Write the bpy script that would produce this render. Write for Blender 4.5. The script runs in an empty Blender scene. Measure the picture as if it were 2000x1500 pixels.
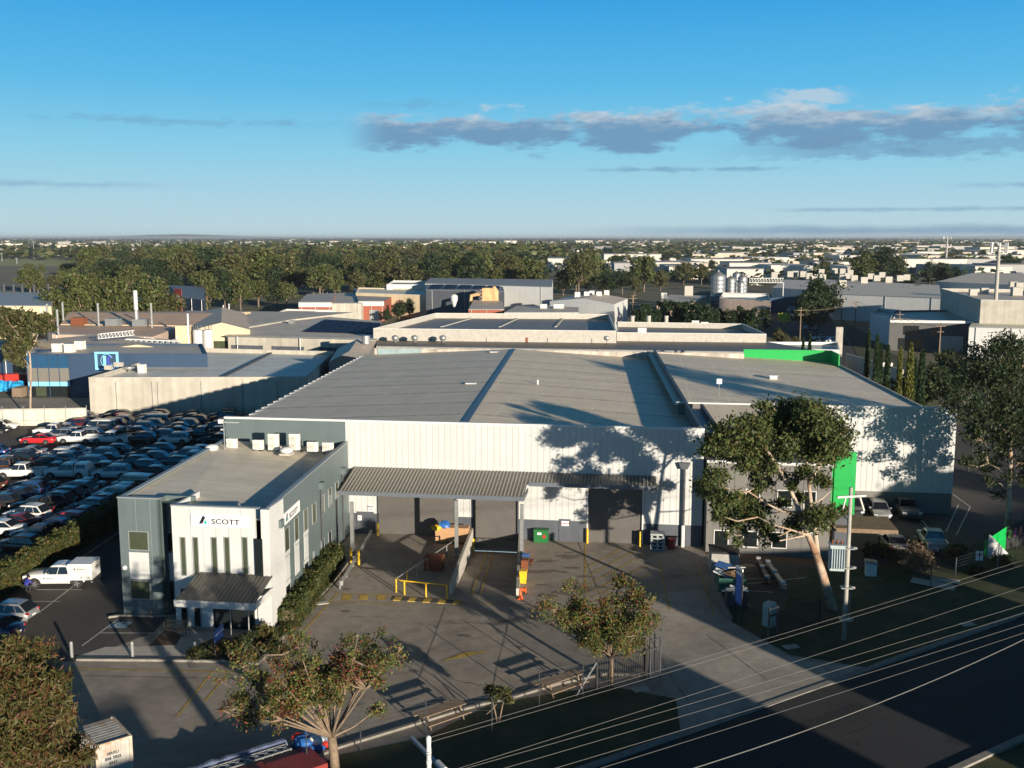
import bpy, bmesh, math, random
import numpy as np
from mathutils import Vector, Matrix
SC=bpy.context.scene; COL=SC.collection
R=math.radians
# ------------------------------------------------------------------ survey of the photograph (camera model)
F=2000.;CH=27.;YH=464.
PIT=math.atan((750-YH)/F);cp,sp=math.cos(PIT),math.sin(PIT)
def ray(u,v):
    a=(u-1000)/F;b=(750-v)/F
    return (a,cp+b*sp,-sp+b*cp)
def G(u,v,z=0.):
    d=ray(u,v);t=(z-CH)/d[2];return Vector((d[0]*t,d[1]*t,z))
def DY(u,v,y):
    d=ray(u,v);t=y/d[1];return Vector((d[0]*t,y,CH+d[2]*t))
def proj(p):
    x,y,z=p;f=y*cp-(z-CH)*sp;b=y*sp+(z-CH)*cp
    return (1000+F*x/f,750-F*b/f) if f>0.1 else (-9999,-9999)
def zat(p,v):
    k=(750-v)/F;return CH+p[1]*(k*cp-sp)/(cp+k*sp)
def hit(u,v,p,d):
    """ray against the vertical plane through p along horizontal d -> (distance along d, z)"""
    r=ray(u,v)
    k=(p[0]*d[1]-p[1]*d[0])/(r[0]*d[1]-r[1]*d[0])
    x,y=r[0]*k,r[1]*k
    t=((x-p[0])*d[0]+(y-p[1])*d[1])
    return t,CH+r[2]*k
# ------------------------------------------------------------------ mesh helpers
class MB:
    def __init__(s): s.v=[];s.f=[];s.m=[];s.np=[]
    def poly(s,pts,m=0):
        n=len(s.v);s.v+=[tuple(p) for p in pts];s.f.append(tuple(range(n,n+len(pts))));s.m.append(m)
    def hexa(s,b,t,m=0):
        """bottom ring b, top ring t (same count, counterclockwise from above)"""
        n=len(s.v);k=len(b);s.v+=[tuple(p) for p in b]+[tuple(p) for p in t]
        s.f.append(tuple(range(n+k-1,n-1,-1)));s.f.append(tuple(range(n+k,n+2*k)))
        for i in range(k):
            j=(i+1)%k;s.f.append((n+i,n+j,n+k+j,n+k+i))
        s.m+=[m]*(k+2)
    def box(s,c,sz,rz=0,m=0,ry=0):
        hx,hy,hz=sz[0]/2,sz[1]/2,sz[2]/2
        M_=Matrix.Rotation(rz,3,'Z')@Matrix.Rotation(ry,3,'Y')
        P=[Vector(c)+M_@Vector((x*hx,y*hy,z*hz)) for z in(-1,1) for x,y in((-1,-1),(1,-1),(1,1),(-1,1))]
        s.hexa(P[:4],P[4:],m)
    def slab(s,p,q,th,z0,z1,m=0,side=0):
        """wall from p to q (plan), thickness th; side 0 centred, 1 to the left of p->q, -1 to the right"""
        p=Vector((p[0],p[1],0));q=Vector((q[0],q[1],0));d=(q-p).normalized();n=Vector((-d.y,d.x,0))
        a,b={0:(-th/2,th/2),1:(0,th),-1:(-th,0)}[side]
        B=[p+n*a,q+n*a,q+n*b,p+n*b]
        s.hexa([v+Vector((0,0,z0)) for v in B],[v+Vector((0,0,z1)) for v in B],m)
    def prism(s,pts,z0,z1,m=0):
        a=sum(pts[i][0]*pts[(i+1)%len(pts)][1]-pts[(i+1)%len(pts)][0]*pts[i][1] for i in range(len(pts)))
        if a<0: pts=pts[::-1]
        s.hexa([(p[0],p[1],z0) for p in pts],[(p[0],p[1],z1) for p in pts],m)
    def tube(s,p,q,r0,r1=None,n=8,m=0,caps=True):
        p=Vector(p);q=Vector(q);r1=r0 if r1 is None else r1
        d=(q-p)
        if d.length<1e-6:return
        d.normalize();a=d.orthogonal().normalized();b=d.cross(a);k=len(s.v)
        for c,r in((p,r0),(q,r1)):
            for i in range(n):
                t=2*math.pi*i/n;s.v.append(tuple(c+(a*math.cos(t)+b*math.sin(t))*r))
        for i in range(n):
            j=(i+1)%n;s.f.append((k+i,k+j,k+n+j,k+n+i));s.m.append(m)
        if caps:
            s.f.append(tuple(range(k+n-1,k-1,-1)));s.f.append(tuple(range(k+n,k+2*n)));s.m+=[m,m]
    def path(s,pts,rs,n=8,m=0):
        """swept tube through points"""
        pts=[Vector(p) for p in pts];k0=len(s.v);a=None
        for i,p in enumerate(pts):
            d=(pts[min(i+1,len(pts)-1)]-pts[max(i-1,0)]).normalized()
            if a is None: a=d.orthogonal().normalized()
            a=(a-d*a.dot(d)).normalized();b=d.cross(a);r=rs[i] if hasattr(rs,'__len__') else rs
            for j in range(n):
                t=2*math.pi*j/n;s.v.append(tuple(p+(a*math.cos(t)+b*math.sin(t))*r))
        for i in range(len(pts)-1):
            for j in range(n):
                jj=(j+1)%n;o=k0+i*n;s.f.append((o+j,o+jj,o+n+jj,o+n+j));s.m.append(m)
        s.f.append(tuple(range(k0+n-1,k0-1,-1)));e=k0+(len(pts)-1)*n;s.f.append(tuple(range(e,e+n)));s.m+=[m,m]
    def lathe(s,c,prof,n=16,m=0):
        k=len(s.v);c=Vector(c)
        for r,z in prof:
            for i in range(n):
                t=2*math.pi*i/n;s.v.append((c.x+r*math.cos(t),c.y+r*math.sin(t),c.z+z))
        for i in range(len(prof)-1):
            for j in range(n):
                jj=(j+1)%n;o=k+i*n;s.f.append((o+j,o+jj,o+n+jj,o+n+j));s.m.append(m)
        s.f.append(tuple(range(k+n-1,k-1,-1)));e=k+(len(prof)-1)*n;s.f.append(tuple(range(e,e+n)));s.m+=[m,m]
    def quads(s,V,mi):
        s.np.append((V,mi))
    def mesh(s,name,mats,smooth=False):
        me=bpy.data.meshes.new(name)
        if s.np:
            V=np.concatenate([np.array(s.v,dtype=np.float32).reshape(-1,3)]+[a for a,_ in s.np])
            nf=[len(f) for f in s.f];li=[i for f in s.f for i in f]
            off=len(s.v);L=[np.array(li,dtype=np.int32)];NF=[np.array(nf,dtype=np.int32)];MI=[np.array(s.m,dtype=np.int32)]
            for a,mi in s.np:
                L.append(np.arange(off,off+len(a),dtype=np.int32));NF.append(np.full(len(a)//4,4,dtype=np.int32));MI.append(np.asarray(mi,dtype=np.int32));off+=len(a)
            L=np.concatenate(L);NF=np.concatenate(NF);MI=np.concatenate(MI)
            me.vertices.add(len(V));me.vertices.foreach_set('co',V.ravel())
            me.loops.add(len(L));me.loops.foreach_set('vertex_index',L)
            me.polygons.add(len(NF));st=np.concatenate([[0],np.cumsum(NF)[:-1]]).astype(np.int32)
            me.polygons.foreach_set('loop_start',st);me.polygons.foreach_set('loop_total',NF)
            me.polygons.foreach_set('material_index',MI);me.update(calc_edges=True)
        else:
            me.from_pydata(s.v,[],s.f)
            me.polygons.foreach_set('material_index',s.m)
        for m in (mats if isinstance(mats,(list,tuple)) else [mats]): me.materials.append(m)
        if smooth: me.polygons.foreach_set('use_smooth',[True]*len(me.polygons))
        me.update();return me
    def build(s,name,mats,parent=None,smooth=False,bevel=0):
        o=bpy.data.objects.new(name,s.mesh(name,mats,smooth));COL.objects.link(o)
        if parent is not None: attach(o,parent)
        if bevel:
            b=o.modifiers.new('bevel','BEVEL');b.width=bevel;b.segments=2;b.limit_method='ANGLE'
        return o
def attach(o,parent):
    o.parent=parent
    # parts are modelled in site coordinates; only the thing's own empty is offset
    L=Vector(parent.get('_w',(0,0,0)))
    o.matrix_parent_inverse=Matrix.Translation(-L)
    o['_w']=(0.,0.,0.)
def tag(o,label=None,cat=None,group=None,kind=None):
    if label:o['label']=label
    if cat:o['category']=cat
    if group:o['group']=group
    if kind:o['kind']=kind
    return o
def thing(name,label,cat,loc=(0,0,0),group=None):
    o=bpy.data.objects.new(name,None);COL.objects.link(o);o.location=loc;o['_w']=tuple(loc);o.empty_display_size=.3
    return tag(o,label,cat,group)
def dup(root,loc,rz,label,group=None,paint=None,scale=None):
    r=root.copy();COL.objects.link(r);r.location=loc;r.rotation_euler=(0,0,rz)
    if scale: r.scale=scale
    tag(r,label,None,group)
    for ch in root.children:
        c=ch.copy();COL.objects.link(c);c.parent=r
        if paint is not None and ch.get('_paint'):
            c.material_slots[0].link='OBJECT';c.material_slots[0].material=paint
        for g in ch.children:
            d=g.copy();COL.objects.link(d);d.parent=c
            if paint is not None and g.get('_paint'):
                d.material_slots[0].link='OBJECT';d.material_slots[0].material=paint
    return r
def struct(o): o['kind']='structure';return o
def text(txt,size,mat,origin,xdir,updir,parent,name='lettering',sx=1.0,ext=.012,align='CENTER'):
    cu=bpy.data.curves.new(name,'FONT');cu.body=txt;cu.size=size;cu.extrude=ext;cu.offset=size*.022;cu.align_x=align;cu.align_y='CENTER';cu.resolution_u=3
    o=bpy.data.objects.new('tmp',cu);COL.objects.link(o)
    dg=bpy.context.evaluated_depsgraph_get();me=bpy.data.meshes.new_from_object(o.evaluated_get(dg))
    bpy.data.objects.remove(o);me.name=name
    x=Vector(xdir).normalized();y=Vector(updir).normalized();z=x.cross(y)
    M_=Matrix(((x.x*sx,y.x,z.x,origin[0]),(x.y*sx,y.y,z.y,origin[1]),(x.z*sx,y.z,z.z,origin[2]),(0,0,0,1)))
    me.transform(M_);me.materials.clear();me.materials.append(mat)
    ob=bpy.data.objects.new(name,me);COL.objects.link(ob)
    if parent is not None: attach(ob,parent)
    return ob
# ------------------------------------------------------------------ materials
def _bsdf(name):
    m=bpy.data.materials.new(name);m.use_nodes=True;nt=m.node_tree;return m,nt,nt.nodes['Principled BSDF']
def N(nt,t,**kw):
    n=nt.nodes.new(t)
    for k,v in kw.items(): setattr(n,k,v)
    return n
def mat(name,c,rough=.7,metal=0.,var=.15,vs=1.5,bump=0.,bs=30.,coat=0.,var2=0.,vs2=.2,spec=.5,streak=0.,tint=None):
    """procedural paint/concrete: two scales of noise vary the colour, optional streaks and bump"""
    m,nt,b=_bsdf(name);L=nt.links
    b.inputs['Roughness'].default_value=rough;b.inputs['Metallic'].default_value=metal
    b.inputs['Specular IOR Level'].default_value=spec;b.inputs['Coat Weight'].default_value=coat
    tc=N(nt,'ShaderNodeTexCoord');co=tc.outputs['Object']
    n1=N(nt,'ShaderNodeTexNoise');n1.inputs['Scale'].default_value=vs;n1.inputs['Detail'].default_value=6;n1.inputs['Roughness'].default_value=.65
    L.new(co,n1.inputs['Vector'])
    mr=N(nt,'ShaderNodeMapRange');mr.inputs['From Min'].default_value=.3;mr.inputs['From Max'].default_value=.7
    mr.inputs['To Min'].default_value=1-var;mr.inputs['To Max'].default_value=1+var
    L.new(n1.outputs['Fac'],mr.inputs['Value']);fac=mr.outputs['Result']
    def mul(x,scale,amt,stretch=None):
        n=N(nt,'ShaderNodeTexNoise');n.inputs['Scale'].default_value=scale;n.inputs['Detail'].default_value=4
        if stretch:
            mp=N(nt,'ShaderNodeMapping');mp.inputs['Scale'].default_value=stretch;L.new(co,mp.inputs['Vector']);L.new(mp.outputs['Vector'],n.inputs['Vector'])
        else: L.new(co,n.inputs['Vector'])
        r=N(nt,'ShaderNodeMapRange');r.inputs['From Min'].default_value=.3;r.inputs['From Max'].default_value=.7
        r.inputs['To Min'].default_value=1-amt;r.inputs['To Max'].default_value=1+amt*.6;L.new(n.outputs['Fac'],r.inputs['Value'])
        mm=N(nt,'ShaderNodeMath',operation='MULTIPLY');L.new(x,mm.inputs[0]);L.new(r.outputs['Result'],mm.inputs[1]);return mm.outputs[0]
    if var2: fac=mul(fac,vs2,var2)
    if streak: fac=mul(fac,1.,streak,(1.2,1.2,.08))
    mx=N(nt,'ShaderNodeVectorMath',operation='SCALE');mx.inputs[0].default_value=c[:3];L.new(fac,mx.inputs['Scale'])
    out=mx.outputs['Vector']
    if tint:
        n=N(nt,'ShaderNodeTexNoise');n.inputs['Scale'].default_value=vs2;n.inputs['Detail'].default_value=5;L.new(co,n.inputs['Vector'])
        r=N(nt,'ShaderNodeMapRange');r.inputs['From Min'].default_value=.5;r.inputs['From Max'].default_value=.68;L.new(n.outputs['Fac'],r.inputs['Value'])
        mi=N(nt,'ShaderNodeMix',data_type='RGBA');L.new(r.outputs['Result'],mi.inputs['Factor']);L.new(out,mi.inputs['A']);mi.inputs['B'].default_value=(*tint,1);out=mi.outputs['Result']
    L.new(out,b.inputs['Base Color'])
    if bump:
        n=N(nt,'ShaderNodeTexNoise');n.inputs['Scale'].default_value=bs;n.inputs['Detail'].default_value=4;L.new(co,n.inputs['Vector'])
        bp=N(nt,'ShaderNodeBump');bp.inputs['Strength'].default_value=bump;bp.inputs['Distance'].default_value=.05
        L.new(n.outputs['Fac'],bp.inputs['Height']);L.new(bp.outputs['Normal'],b.inputs['Normal'])
    return m
def ribbed(name,c,ang,period=.75,bump=.6,var=.08,lap=0.,lapc=(.2,.16,.12),rough=.5,metal=0.,lap_w=.06,across=0.,patch=None):
    """profiled metal sheet: ribs every `period` along direction ang, lap bands every `lap`"""
    m,nt,b=_bsdf(name);L=nt.links;b.inputs['Roughness'].default_value=rough;b.inputs['Metallic'].default_value=metal;b.inputs['Specular IOR Level'].default_value=.35
    tc=N(nt,'ShaderNodeTexCoord');mp=N(nt,'ShaderNodeMapping');mp.inputs['Rotation'].default_value=(0,0,-ang);L.new(tc.outputs['Object'],mp.inputs['Vector'])
    sx=N(nt,'ShaderNodeSeparateXYZ');L.new(mp.outputs['Vector'],sx.inputs[0])
    def stripes(out,per,w):
        a=N(nt,'ShaderNodeMath',operation='DIVIDE');L.new(out,a.inputs[0]);a.inputs[1].default_value=per
        f=N(nt,'ShaderNodeMath',operation='FRACT');L.new(a.outputs[0],f.inputs[0])
        g=N(nt,'ShaderNodeMath',operation='LESS_THAN');L.new(f.outputs[0],g.inputs[0]);g.inputs[1].default_value=w
        return g.outputs[0],a.outputs[0],f.outputs[0]
    rib,cell,fr=stripes(sx.outputs['X'],period,.28)
    n1=N(nt,'ShaderNodeTexNoise');n1.inputs['Scale'].default_value=.35;n1.inputs['Detail'].default_value=7;n1.inputs['Roughness'].default_value=.7;L.new(mp.outputs['Vector'],n1.inputs['Vector'])
    mr=N(nt,'ShaderNodeMapRange');mr.inputs['From Min'].default_value=.3;mr.inputs['From Max'].default_value=.7;mr.inputs['To Min'].default_value=1-var*1.6;mr.inputs['To Max'].default_value=1+var;L.new(n1.outputs['Fac'],mr.inputs['Value'])
    fl=N(nt,'ShaderNodeMath',operation='FLOOR');L.new(cell,fl.inputs[0])
    wn=N(nt,'ShaderNodeTexWhiteNoise',noise_dimensions='1D');L.new(fl.outputs[0],wn.inputs['W'])
    mr2=N(nt,'ShaderNodeMapRange');mr2.inputs['To Min'].default_value=1-var*.7;mr2.inputs['To Max'].default_value=1+var*.5;L.new(wn.outputs['Value'],mr2.inputs['Value'])
    mm=N(nt,'ShaderNodeMath',operation='MULTIPLY');L.new(mr.outputs[0],mm.inputs[0]);L.new(mr2.outputs[0],mm.inputs[1])
    sc=N(nt,'ShaderNodeVectorMath',operation='SCALE');sc.inputs[0].default_value=c[:3];L.new(mm.outputs[0],sc.inputs['Scale']);out=sc.outputs['Vector']
    if lap:
        s2,_,_=stripes(sx.outputs['X'],lap,lap_w)
        n2=N(nt,'ShaderNodeTexNoise');n2.inputs['Scale'].default_value=1.1;n2.inputs['Detail'].default_value=5;L.new(mp.outputs['Vector'],n2.inputs['Vector'])
        r2=N(nt,'ShaderNodeMapRange');r2.inputs['From Min'].default_value=.35;r2.inputs['From Max'].default_value=.62;r2.inputs['To Min'].default_value=.25;r2.inputs['To Max'].default_value=.85;L.new(n2.outputs['Fac'],r2.inputs['Value'])
        q=N(nt,'ShaderNodeMath',operation='MULTIPLY');L.new(s2,q.inputs[0]);L.new(r2.outputs[0],q.inputs[1])
        mi=N(nt,'ShaderNodeMix',data_type='RGBA');L.new(q.outputs[0],mi.inputs['Factor']);L.new(out,mi.inputs['A']);mi.inputs['B'].default_value=(*lapc,1);out=mi.outputs['Result']
    if across:
        s3,_,_=stripes(sx.outputs['Y'],across,.025)
        q=N(nt,'ShaderNodeMath',operation='MULTIPLY');L.new(s3,q.inputs[0]);q.inputs[1].default_value=.3
        mi=N(nt,'ShaderNodeMix',data_type='RGBA');L.new(q.outputs[0],mi.inputs['Factor']);L.new(out,mi.inputs['A']);mi.inputs['B'].default_value=(min(1,c[0]*1.6),min(1,c[1]*1.6),min(1,c[2]*1.6),1);out=mi.outputs['Result']
    L.new(out,b.inputs['Base Color'])
    bp=N(nt,'ShaderNodeBump');bp.inputs['Strength'].default_value=bump;bp.inputs['Distance'].default_value=.006
    mrb=N(nt,'ShaderNodeMath',operation='PINGPONG');L.new(cell,mrb.inputs[0]);mrb.inputs[1].default_value=.5
    L.new(mrb.outputs[0],bp.inputs['Height']);L.new(bp.outputs['Normal'],b.inputs['Normal'])
    return m
def leafmat(name,c,trans=.25,rough=.55):
    m,nt,b=_bsdf(name);L=nt.links;b.inputs['Roughness'].default_value=rough;b.inputs['Specular IOR Level'].default_value=.25
    g=N(nt,'ShaderNodeTexCoord');n=N(nt,'ShaderNodeTexNoise');n.inputs['Scale'].default_value=.9;n.inputs['Detail'].default_value=3;L.new(g.outputs['Object'],n.inputs['Vector'])
    r=N(nt,'ShaderNodeMapRange');r.inputs['From Min'].default_value=.3;r.inputs['From Max'].default_value=.7;r.inputs['To Min'].default_value=.7;r.inputs['To Max'].default_value=1.3;L.new(n.outputs['Fac'],r.inputs['Value'])
    s=N(nt,'ShaderNodeVectorMath',operation='SCALE');s.inputs[0].default_value=c[:3];L.new(r.outputs[0],s.inputs['Scale']);L.new(s.outputs['Vector'],b.inputs['Base Color'])
    t=N(nt,'ShaderNodeBsdfTranslucent');t.inputs['Color'].default_value=(c[0]*1.2,c[1]*1.2,c[2]*.9,1)
    mx=N(nt,'ShaderNodeMixShader');mx.inputs[0].default_value=trans
    L.new(b.outputs[0],mx.inputs[1]);L.new(t.outputs[0],mx.inputs[2]);L.new(mx.outputs[0],nt.nodes['Material Output'].inputs['Surface'])
    return m
# ------------------------------------------------------------------ camera, sky, sun
cam=bpy.data.cameras.new('camera');co_=bpy.data.objects.new('camera',cam);COL.objects.link(co_)
cam.sensor_width=36;cam.lens=36;cam.clip_start=.5;cam.clip_end=120000
co_.location=(0,0,CH);co_.rotation_euler=(math.pi/2-PIT,0,0);SC.camera=co_
SUN_EL,SUN_AZ=8.2,148.0      # azimuth clockwise from +Y (view direction); the sun is behind the viewer's right shoulder
SDIR=Vector((math.sin(R(SUN_AZ))*math.cos(R(SUN_EL)),math.cos(R(SUN_AZ))*math.cos(R(SUN_EL)),math.sin(R(SUN_EL))))
sl=bpy.data.lights.new('sun','SUN');sl.energy=5.0;sl.angle=R(.53);sl.color=(1,.875,.70)
so=bpy.data.objects.new('sun',sl);COL.objects.link(so);so.rotation_euler=(-SDIR).to_track_quat('-Z','Y').to_euler()
W_=bpy.data.worlds.new('World');SC.world=W_;W_.use_nodes=True
def build_world():
    nt=W_.node_tree;L=nt.links;bg=nt.nodes['Background']
    sky=N(nt,'ShaderNodeTexSky',sky_type='NISHITA');sky.sun_disc=False
    sky.sun_elevation=R(SUN_EL);sky.sun_rotation=R(SUN_AZ);sky.air_density=1.0;sky.dust_density=.3;sky.ozone_density=2.2;sky.altitude=50
    tc=N(nt,'ShaderNodeTexCoord');sx=N(nt,'ShaderNodeSeparateXYZ');L.new(tc.outputs['Generated'],sx.inputs[0])
    def mth(op,a,b=None,c=None):
        n=N(nt,'ShaderNodeMath',operation=op)
        for i,x in enumerate((a,b,c)):
            if x is None: continue
            if isinstance(x,(int,float)): n.inputs[i].default_value=x
            else: L.new(x,n.inputs[i])
        return n.outputs[0]
    az=mth('MULTIPLY',mth('ARCTAN2',sx.outputs['X'],sx.outputs['Y']),57.2958)
    el=mth('MULTIPLY',mth('ARCSINE',sx.outputs['Z']),57.2958)
    cv=N(nt,'ShaderNodeCombineXYZ');L.new(az,cv.inputs[0]);L.new(mth('MULTIPLY',el,3.0),cv.inputs[1])
    def noise(s,d,r=.6,off=0.):
        n=N(nt,'ShaderNodeTexNoise');n.inputs['Scale'].default_value=s;n.inputs['Detail'].default_value=d;n.inputs['Roughness'].default_value=r
        mp=N(nt,'ShaderNodeMapping');mp.inputs['Location'].default_value=(off,off*.7,off*1.3);L.new(cv.outputs[0],mp.inputs['Vector']);L.new(mp.outputs[0],n.inputs['Vector']);return n.outputs['Fac']
    n_big=noise(.22,8,.62);n_fine=noise(.8,6,.6,7.3)
    def sm(x,a,b,lo=0.,hi=1.):
        r=N(nt,'ShaderNodeMapRange',interpolation_type='SMOOTHSTEP');L.new(x,r.inputs['Value'])
        for k,v in(('From Min',a),('From Max',b),('To Min',lo),('To Max',hi)): r.inputs[k].default_value=v
        return r.outputs['Result']
    def band(a0,a1,h0,th,edge=2.5,slope=0.,n=n_big,amp=2.4,lo=.25,hi=.75):
        """a cloud bank between azimuths a0..a1 centred on elevation h0 (deg), half thickness th"""
        hc=mth('ADD',h0,mth('MULTIPLY',mth('SUBTRACT',az,a0),slope))
        dh=mth('SUBTRACT',el,hc)
        d=mth('SUBTRACT',1.,mth('DIVIDE',mth('ABSOLUTE',dh),th))
        d=mth('ADD',d,mth('MULTIPLY',mth('SUBTRACT',n,.5),amp))
        m=sm(d,lo,hi)
        m=mth('MULTIPLY',m,mth('MULTIPLY',sm(az,a0,a0+edge),sm(az,a1-edge,a1,1.,0.)))
        return m,dh
    main,dh=band(-9.5,60,5.8,1.4,edge=3.0,slope=-.004,amp=3.6,lo=.2,hi=.72)
    right,_=band(9,60,4.6,.9,edge=9,slope=0.,n=n_fine,amp=2.2)
    tuft,_=band(13,18.5,7.3,.55,edge=2.,n=n_fine,amp=2.6)
    tuft2,_=band(-8.8,-2,7.1,.5,edge=2.2,n=n_fine,amp=2.0,lo=.4,hi=1.2)
    w1,_=band(-26,-8,5.95,.34,edge=4,n=n_fine,amp=3.0,lo=.25,hi=1.2)
    w2,_=band(-60,-16,2.65,.35,edge=8,n=n_fine,amp=1.6,lo=.3,hi=1.2)
    w3,_=band(3,16,3.65,.26,edge=3,n=n_fine,amp=2.2,lo=.3,hi=1.1)
    w4,_=band(13,60,1.45,.25,edge=4,n=n_fine,amp=1.4,lo=.3,hi=1.1)
    w5,_=band(22,60,2.6,.3,edge=3,n=n_fine,amp=1.6,lo=.3,hi=1.1)
    w6,_=band(1,60,.35,.55,edge=14,n=n_big,amp=1.3,lo=.2,hi=1.)
    lower=[mth('MULTIPLY',w,k) for w,k in((w1,.5),(w2,.55),(w3,.75),(w4,.6),(w5,.6),(w6,.95),(tuft2,.5),(right,.75))]
    low=lower[0]
    for w in lower[1:]: low=mth('MAXIMUM',low,w)
    # clear morning air: the sky texture carries the sun side, a ramp over elevation sets the deep blue
    grad=N(nt,'ShaderNodeValToRGB');L.new(sm(el,-1.,89.,0.,1.),grad.inputs['Fac']);grad.color_ramp.interpolation='LINEAR'
    lin=N(nt,'ShaderNodeMapRange');L.new(el,lin.inputs['Value']);lin.inputs['From Min'].default_value=0;lin.inputs['From Max'].default_value=90
    L.new(lin.outputs['Result'],grad.inputs['Fac'])
    e=grad.color_ramp.elements
    for _ in range(len(SKY)-2): e.new(.5)
    for el_,(deg,c) in zip(e,SKY): el_.position=deg/90.;el_.color=(c[0],c[1],c[2],1)
    gm=N(nt,'ShaderNodeVectorMath',operation='SCALE');L.new(grad.outputs['Color'],gm.inputs[0]);gm.inputs['Scale'].default_value=SKYK
    mx=N(nt,'ShaderNodeMix',data_type='RGBA');mx.inputs['Factor'].default_value=.97;L.new(sky.outputs['Color'],mx.inputs['A']);L.new(gm.outputs['Vector'],mx.inputs['B']);skyc=mx.outputs['Result']
    def over(a,colr,f):
        mi=N(nt,'ShaderNodeMix',data_type='RGBA');L.new(f,mi.inputs['Factor']);L.new(a,mi.inputs['A'])
        if isinstance(colr,tuple): mi.inputs['B'].default_value=(*colr,1)
        else: L.new(colr,mi.inputs['B'])
        return mi.outputs['Result']
    skyc=over(skyc,CLOUD_DARK,mth('MULTIPLY',low,.8))
    # the main bank: flat blue-grey base, pale puffs on its upper edge
    puff=mth('ADD',dh,mth('MULTIPLY',mth('SUBTRACT',n_fine,.5),2.2))
    cr=over_col=N(nt,'ShaderNodeMix',data_type='RGBA');L.new(sm(puff,-.1,1.35),cr.inputs['Factor'])
    cr.inputs['A'].default_value=(*CLOUD_DARK,1);cr.inputs['B'].default_value=(*CLOUD_LIGHT,1)
    skyc=over(skyc,cr.outputs['Result'],mth('MULTIPLY',mth('MAXIMUM',main,mth('MULTIPLY',tuft,.7)),.92))
    L.new(skyc,bg.inputs['Color']);bg.inputs['Strength'].default_value=SKY_STR
SKY_STR=.1
EXPO=.8
def lin(r,g,b):
    f=lambda c:((c/255.+.055)/1.055)**2.4 if c>10 else c/3294.6
    return (f(r),f(g),f(b))
SKY=[(0,lin(190,218,226)),(1.5,lin(176,213,228)),(4.5,lin(138,205,232)),(8,lin(90,185,232)),(13,lin(44,158,226)),(20,lin(20,132,210)),(26,lin(26,88,126)),(34,lin(34,47,58)),(90,lin(27,33,40))]
SKYK=1/SKY_STR/2**EXPO
CLOUD_DARK=tuple(c*SKYK for c in lin(112,152,186));CLOUD_LIGHT=tuple(c*SKYK for c in lin(200,210,218))
build_world()
vs=SC.view_settings;vs.view_transform='Standard';vs.look='None';vs.exposure=EXPO;vs.gamma=1
SC.cycles.use_denoising=True;SC.cycles.max_bounces=6;SC.cycles.transparent_max_bounces=6;SC.cycles.volume_bounces=0
# ------------------------------------------------------------------ shared materials
K={}
K['white_paint']=mat('white_paint',(.54,.545,.54),.5,var=.04,vs=.7,streak=.05)
K['white_trim']=mat('white_trim',(.62,.61,.59),.45,var=.04)
K['clad']=mat('white_cladding',(.51,.52,.52),.45,var=.05,vs=.5,streak=.06)
K['sage']=mat('grey_green_panel',(.105,.14,.145),.55,var=.06,vs=.6,streak=.06)
K['slate']=mat('slate_concrete',(.075,.085,.105),.7,var=.14,vs=.8,streak=.1)
K['grey_panel']=mat('grey_precast',(.155,.15,.142),.7,var=.07,vs=.7,streak=.07)
K['conc']=mat('raw_concrete',(.44,.41,.35),.85,var=.12,vs=.5,var2=.12,vs2=.12,streak=.16,bump=.1,bs=8)
K['conc_dirty']=mat('stained_concrete',(.46,.42,.37),.85,var=.16,vs=.6,var2=.2,vs2=.3,streak=.3)
K['conc_light']=mat('pale_concrete',(.42,.395,.355),.85,var=.14,vs=1.5,bump=.1)
K['glass']=mat('dark_glass',(.012,.016,.018),.06,var=.05,spec=.6)
K['glass_green']=mat('tinted_glass',(.055,.068,.042),.12,var=.12,vs=.8,spec=.6)
K['black']=mat('black_rubber',(.018,.018,.019),.8,var=.2,vs=8)
K['dark_metal']=mat('dark_metal',(.05,.055,.065),.5,var=.15,metal=.2)
K['galv']=mat('galvanised',(.34,.35,.35),.45,metal=.55,var=.18,vs=3)
K['alu']=mat('window_frame_metal',(.32,.34,.35),.45,metal=.3,var=.05)
K['pole_conc']=mat('pole_concrete',(.36,.345,.31),.8,var=.12,vs=2,streak=.1)
K['yellow']=mat('safety_yellow',(.70,.44,.02),.5,var=.12,vs=4)
K['line_yellow']=mat('worn_yellow_line',(.46,.31,.06),.85,var=.35,vs=2.5,var2=.3,vs2=.6)
K['line_white']=mat('worn_white_line',(.5,.5,.47),.85,var=.3,vs=2.5)
K['green']=mat('bright_green',(.0,.34,.06),.5,var=.06,vs=1)
K['dkgreen']=mat('cabinet_green',(.015,.14,.035),.45,var=.1)
K['red']=mat('red_paint',(.42,.03,.02),.5,var=.15)
K['rust']=mat('rust',(.18,.055,.022),.9,var=.4,vs=5,bump=.2,bs=40)
K['orange']=mat('orange_plastic',(.85,.13,.03),.5,var=.06)
K['wood']=mat('timber',(.22,.16,.11),.8,var=.25,vs=5)
K['board']=mat('cardboard',(.42,.25,.13),.85,var=.15,vs=3)
K['blue']=mat('blue_paint',(.02,.11,.36),.45,var=.12)
K['signblue']=mat('sign_blue',(.03,.14,.50),.4,var=.05)
K['ac']=mat('air_conditioner_white',(.66,.63,.58),.5,var=.06)
K['ink']=mat('sign_navy',(.015,.018,.035),.45,var=.02)
K['teal']=mat('sign_teal',(.0,.40,.38),.45,var=.02)
K['brick']=mat('red_brick',(.30,.085,.05),.85,var=.2,vs=4)
K['cream']=mat('cream_wall',(.60,.50,.34),.8,var=.08,vs=.5,streak=.1)
K['pink']=mat('pinkish_render',(.55,.42,.34),.8,var=.08,vs=.5,streak=.08)
K['navy']=mat('navy_cladding',(.03,.06,.115),.5,var=.08,vs=.5)
K['skyblue']=mat('pale_blue_trim',(.22,.58,.86),.5,var=.04)
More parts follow.
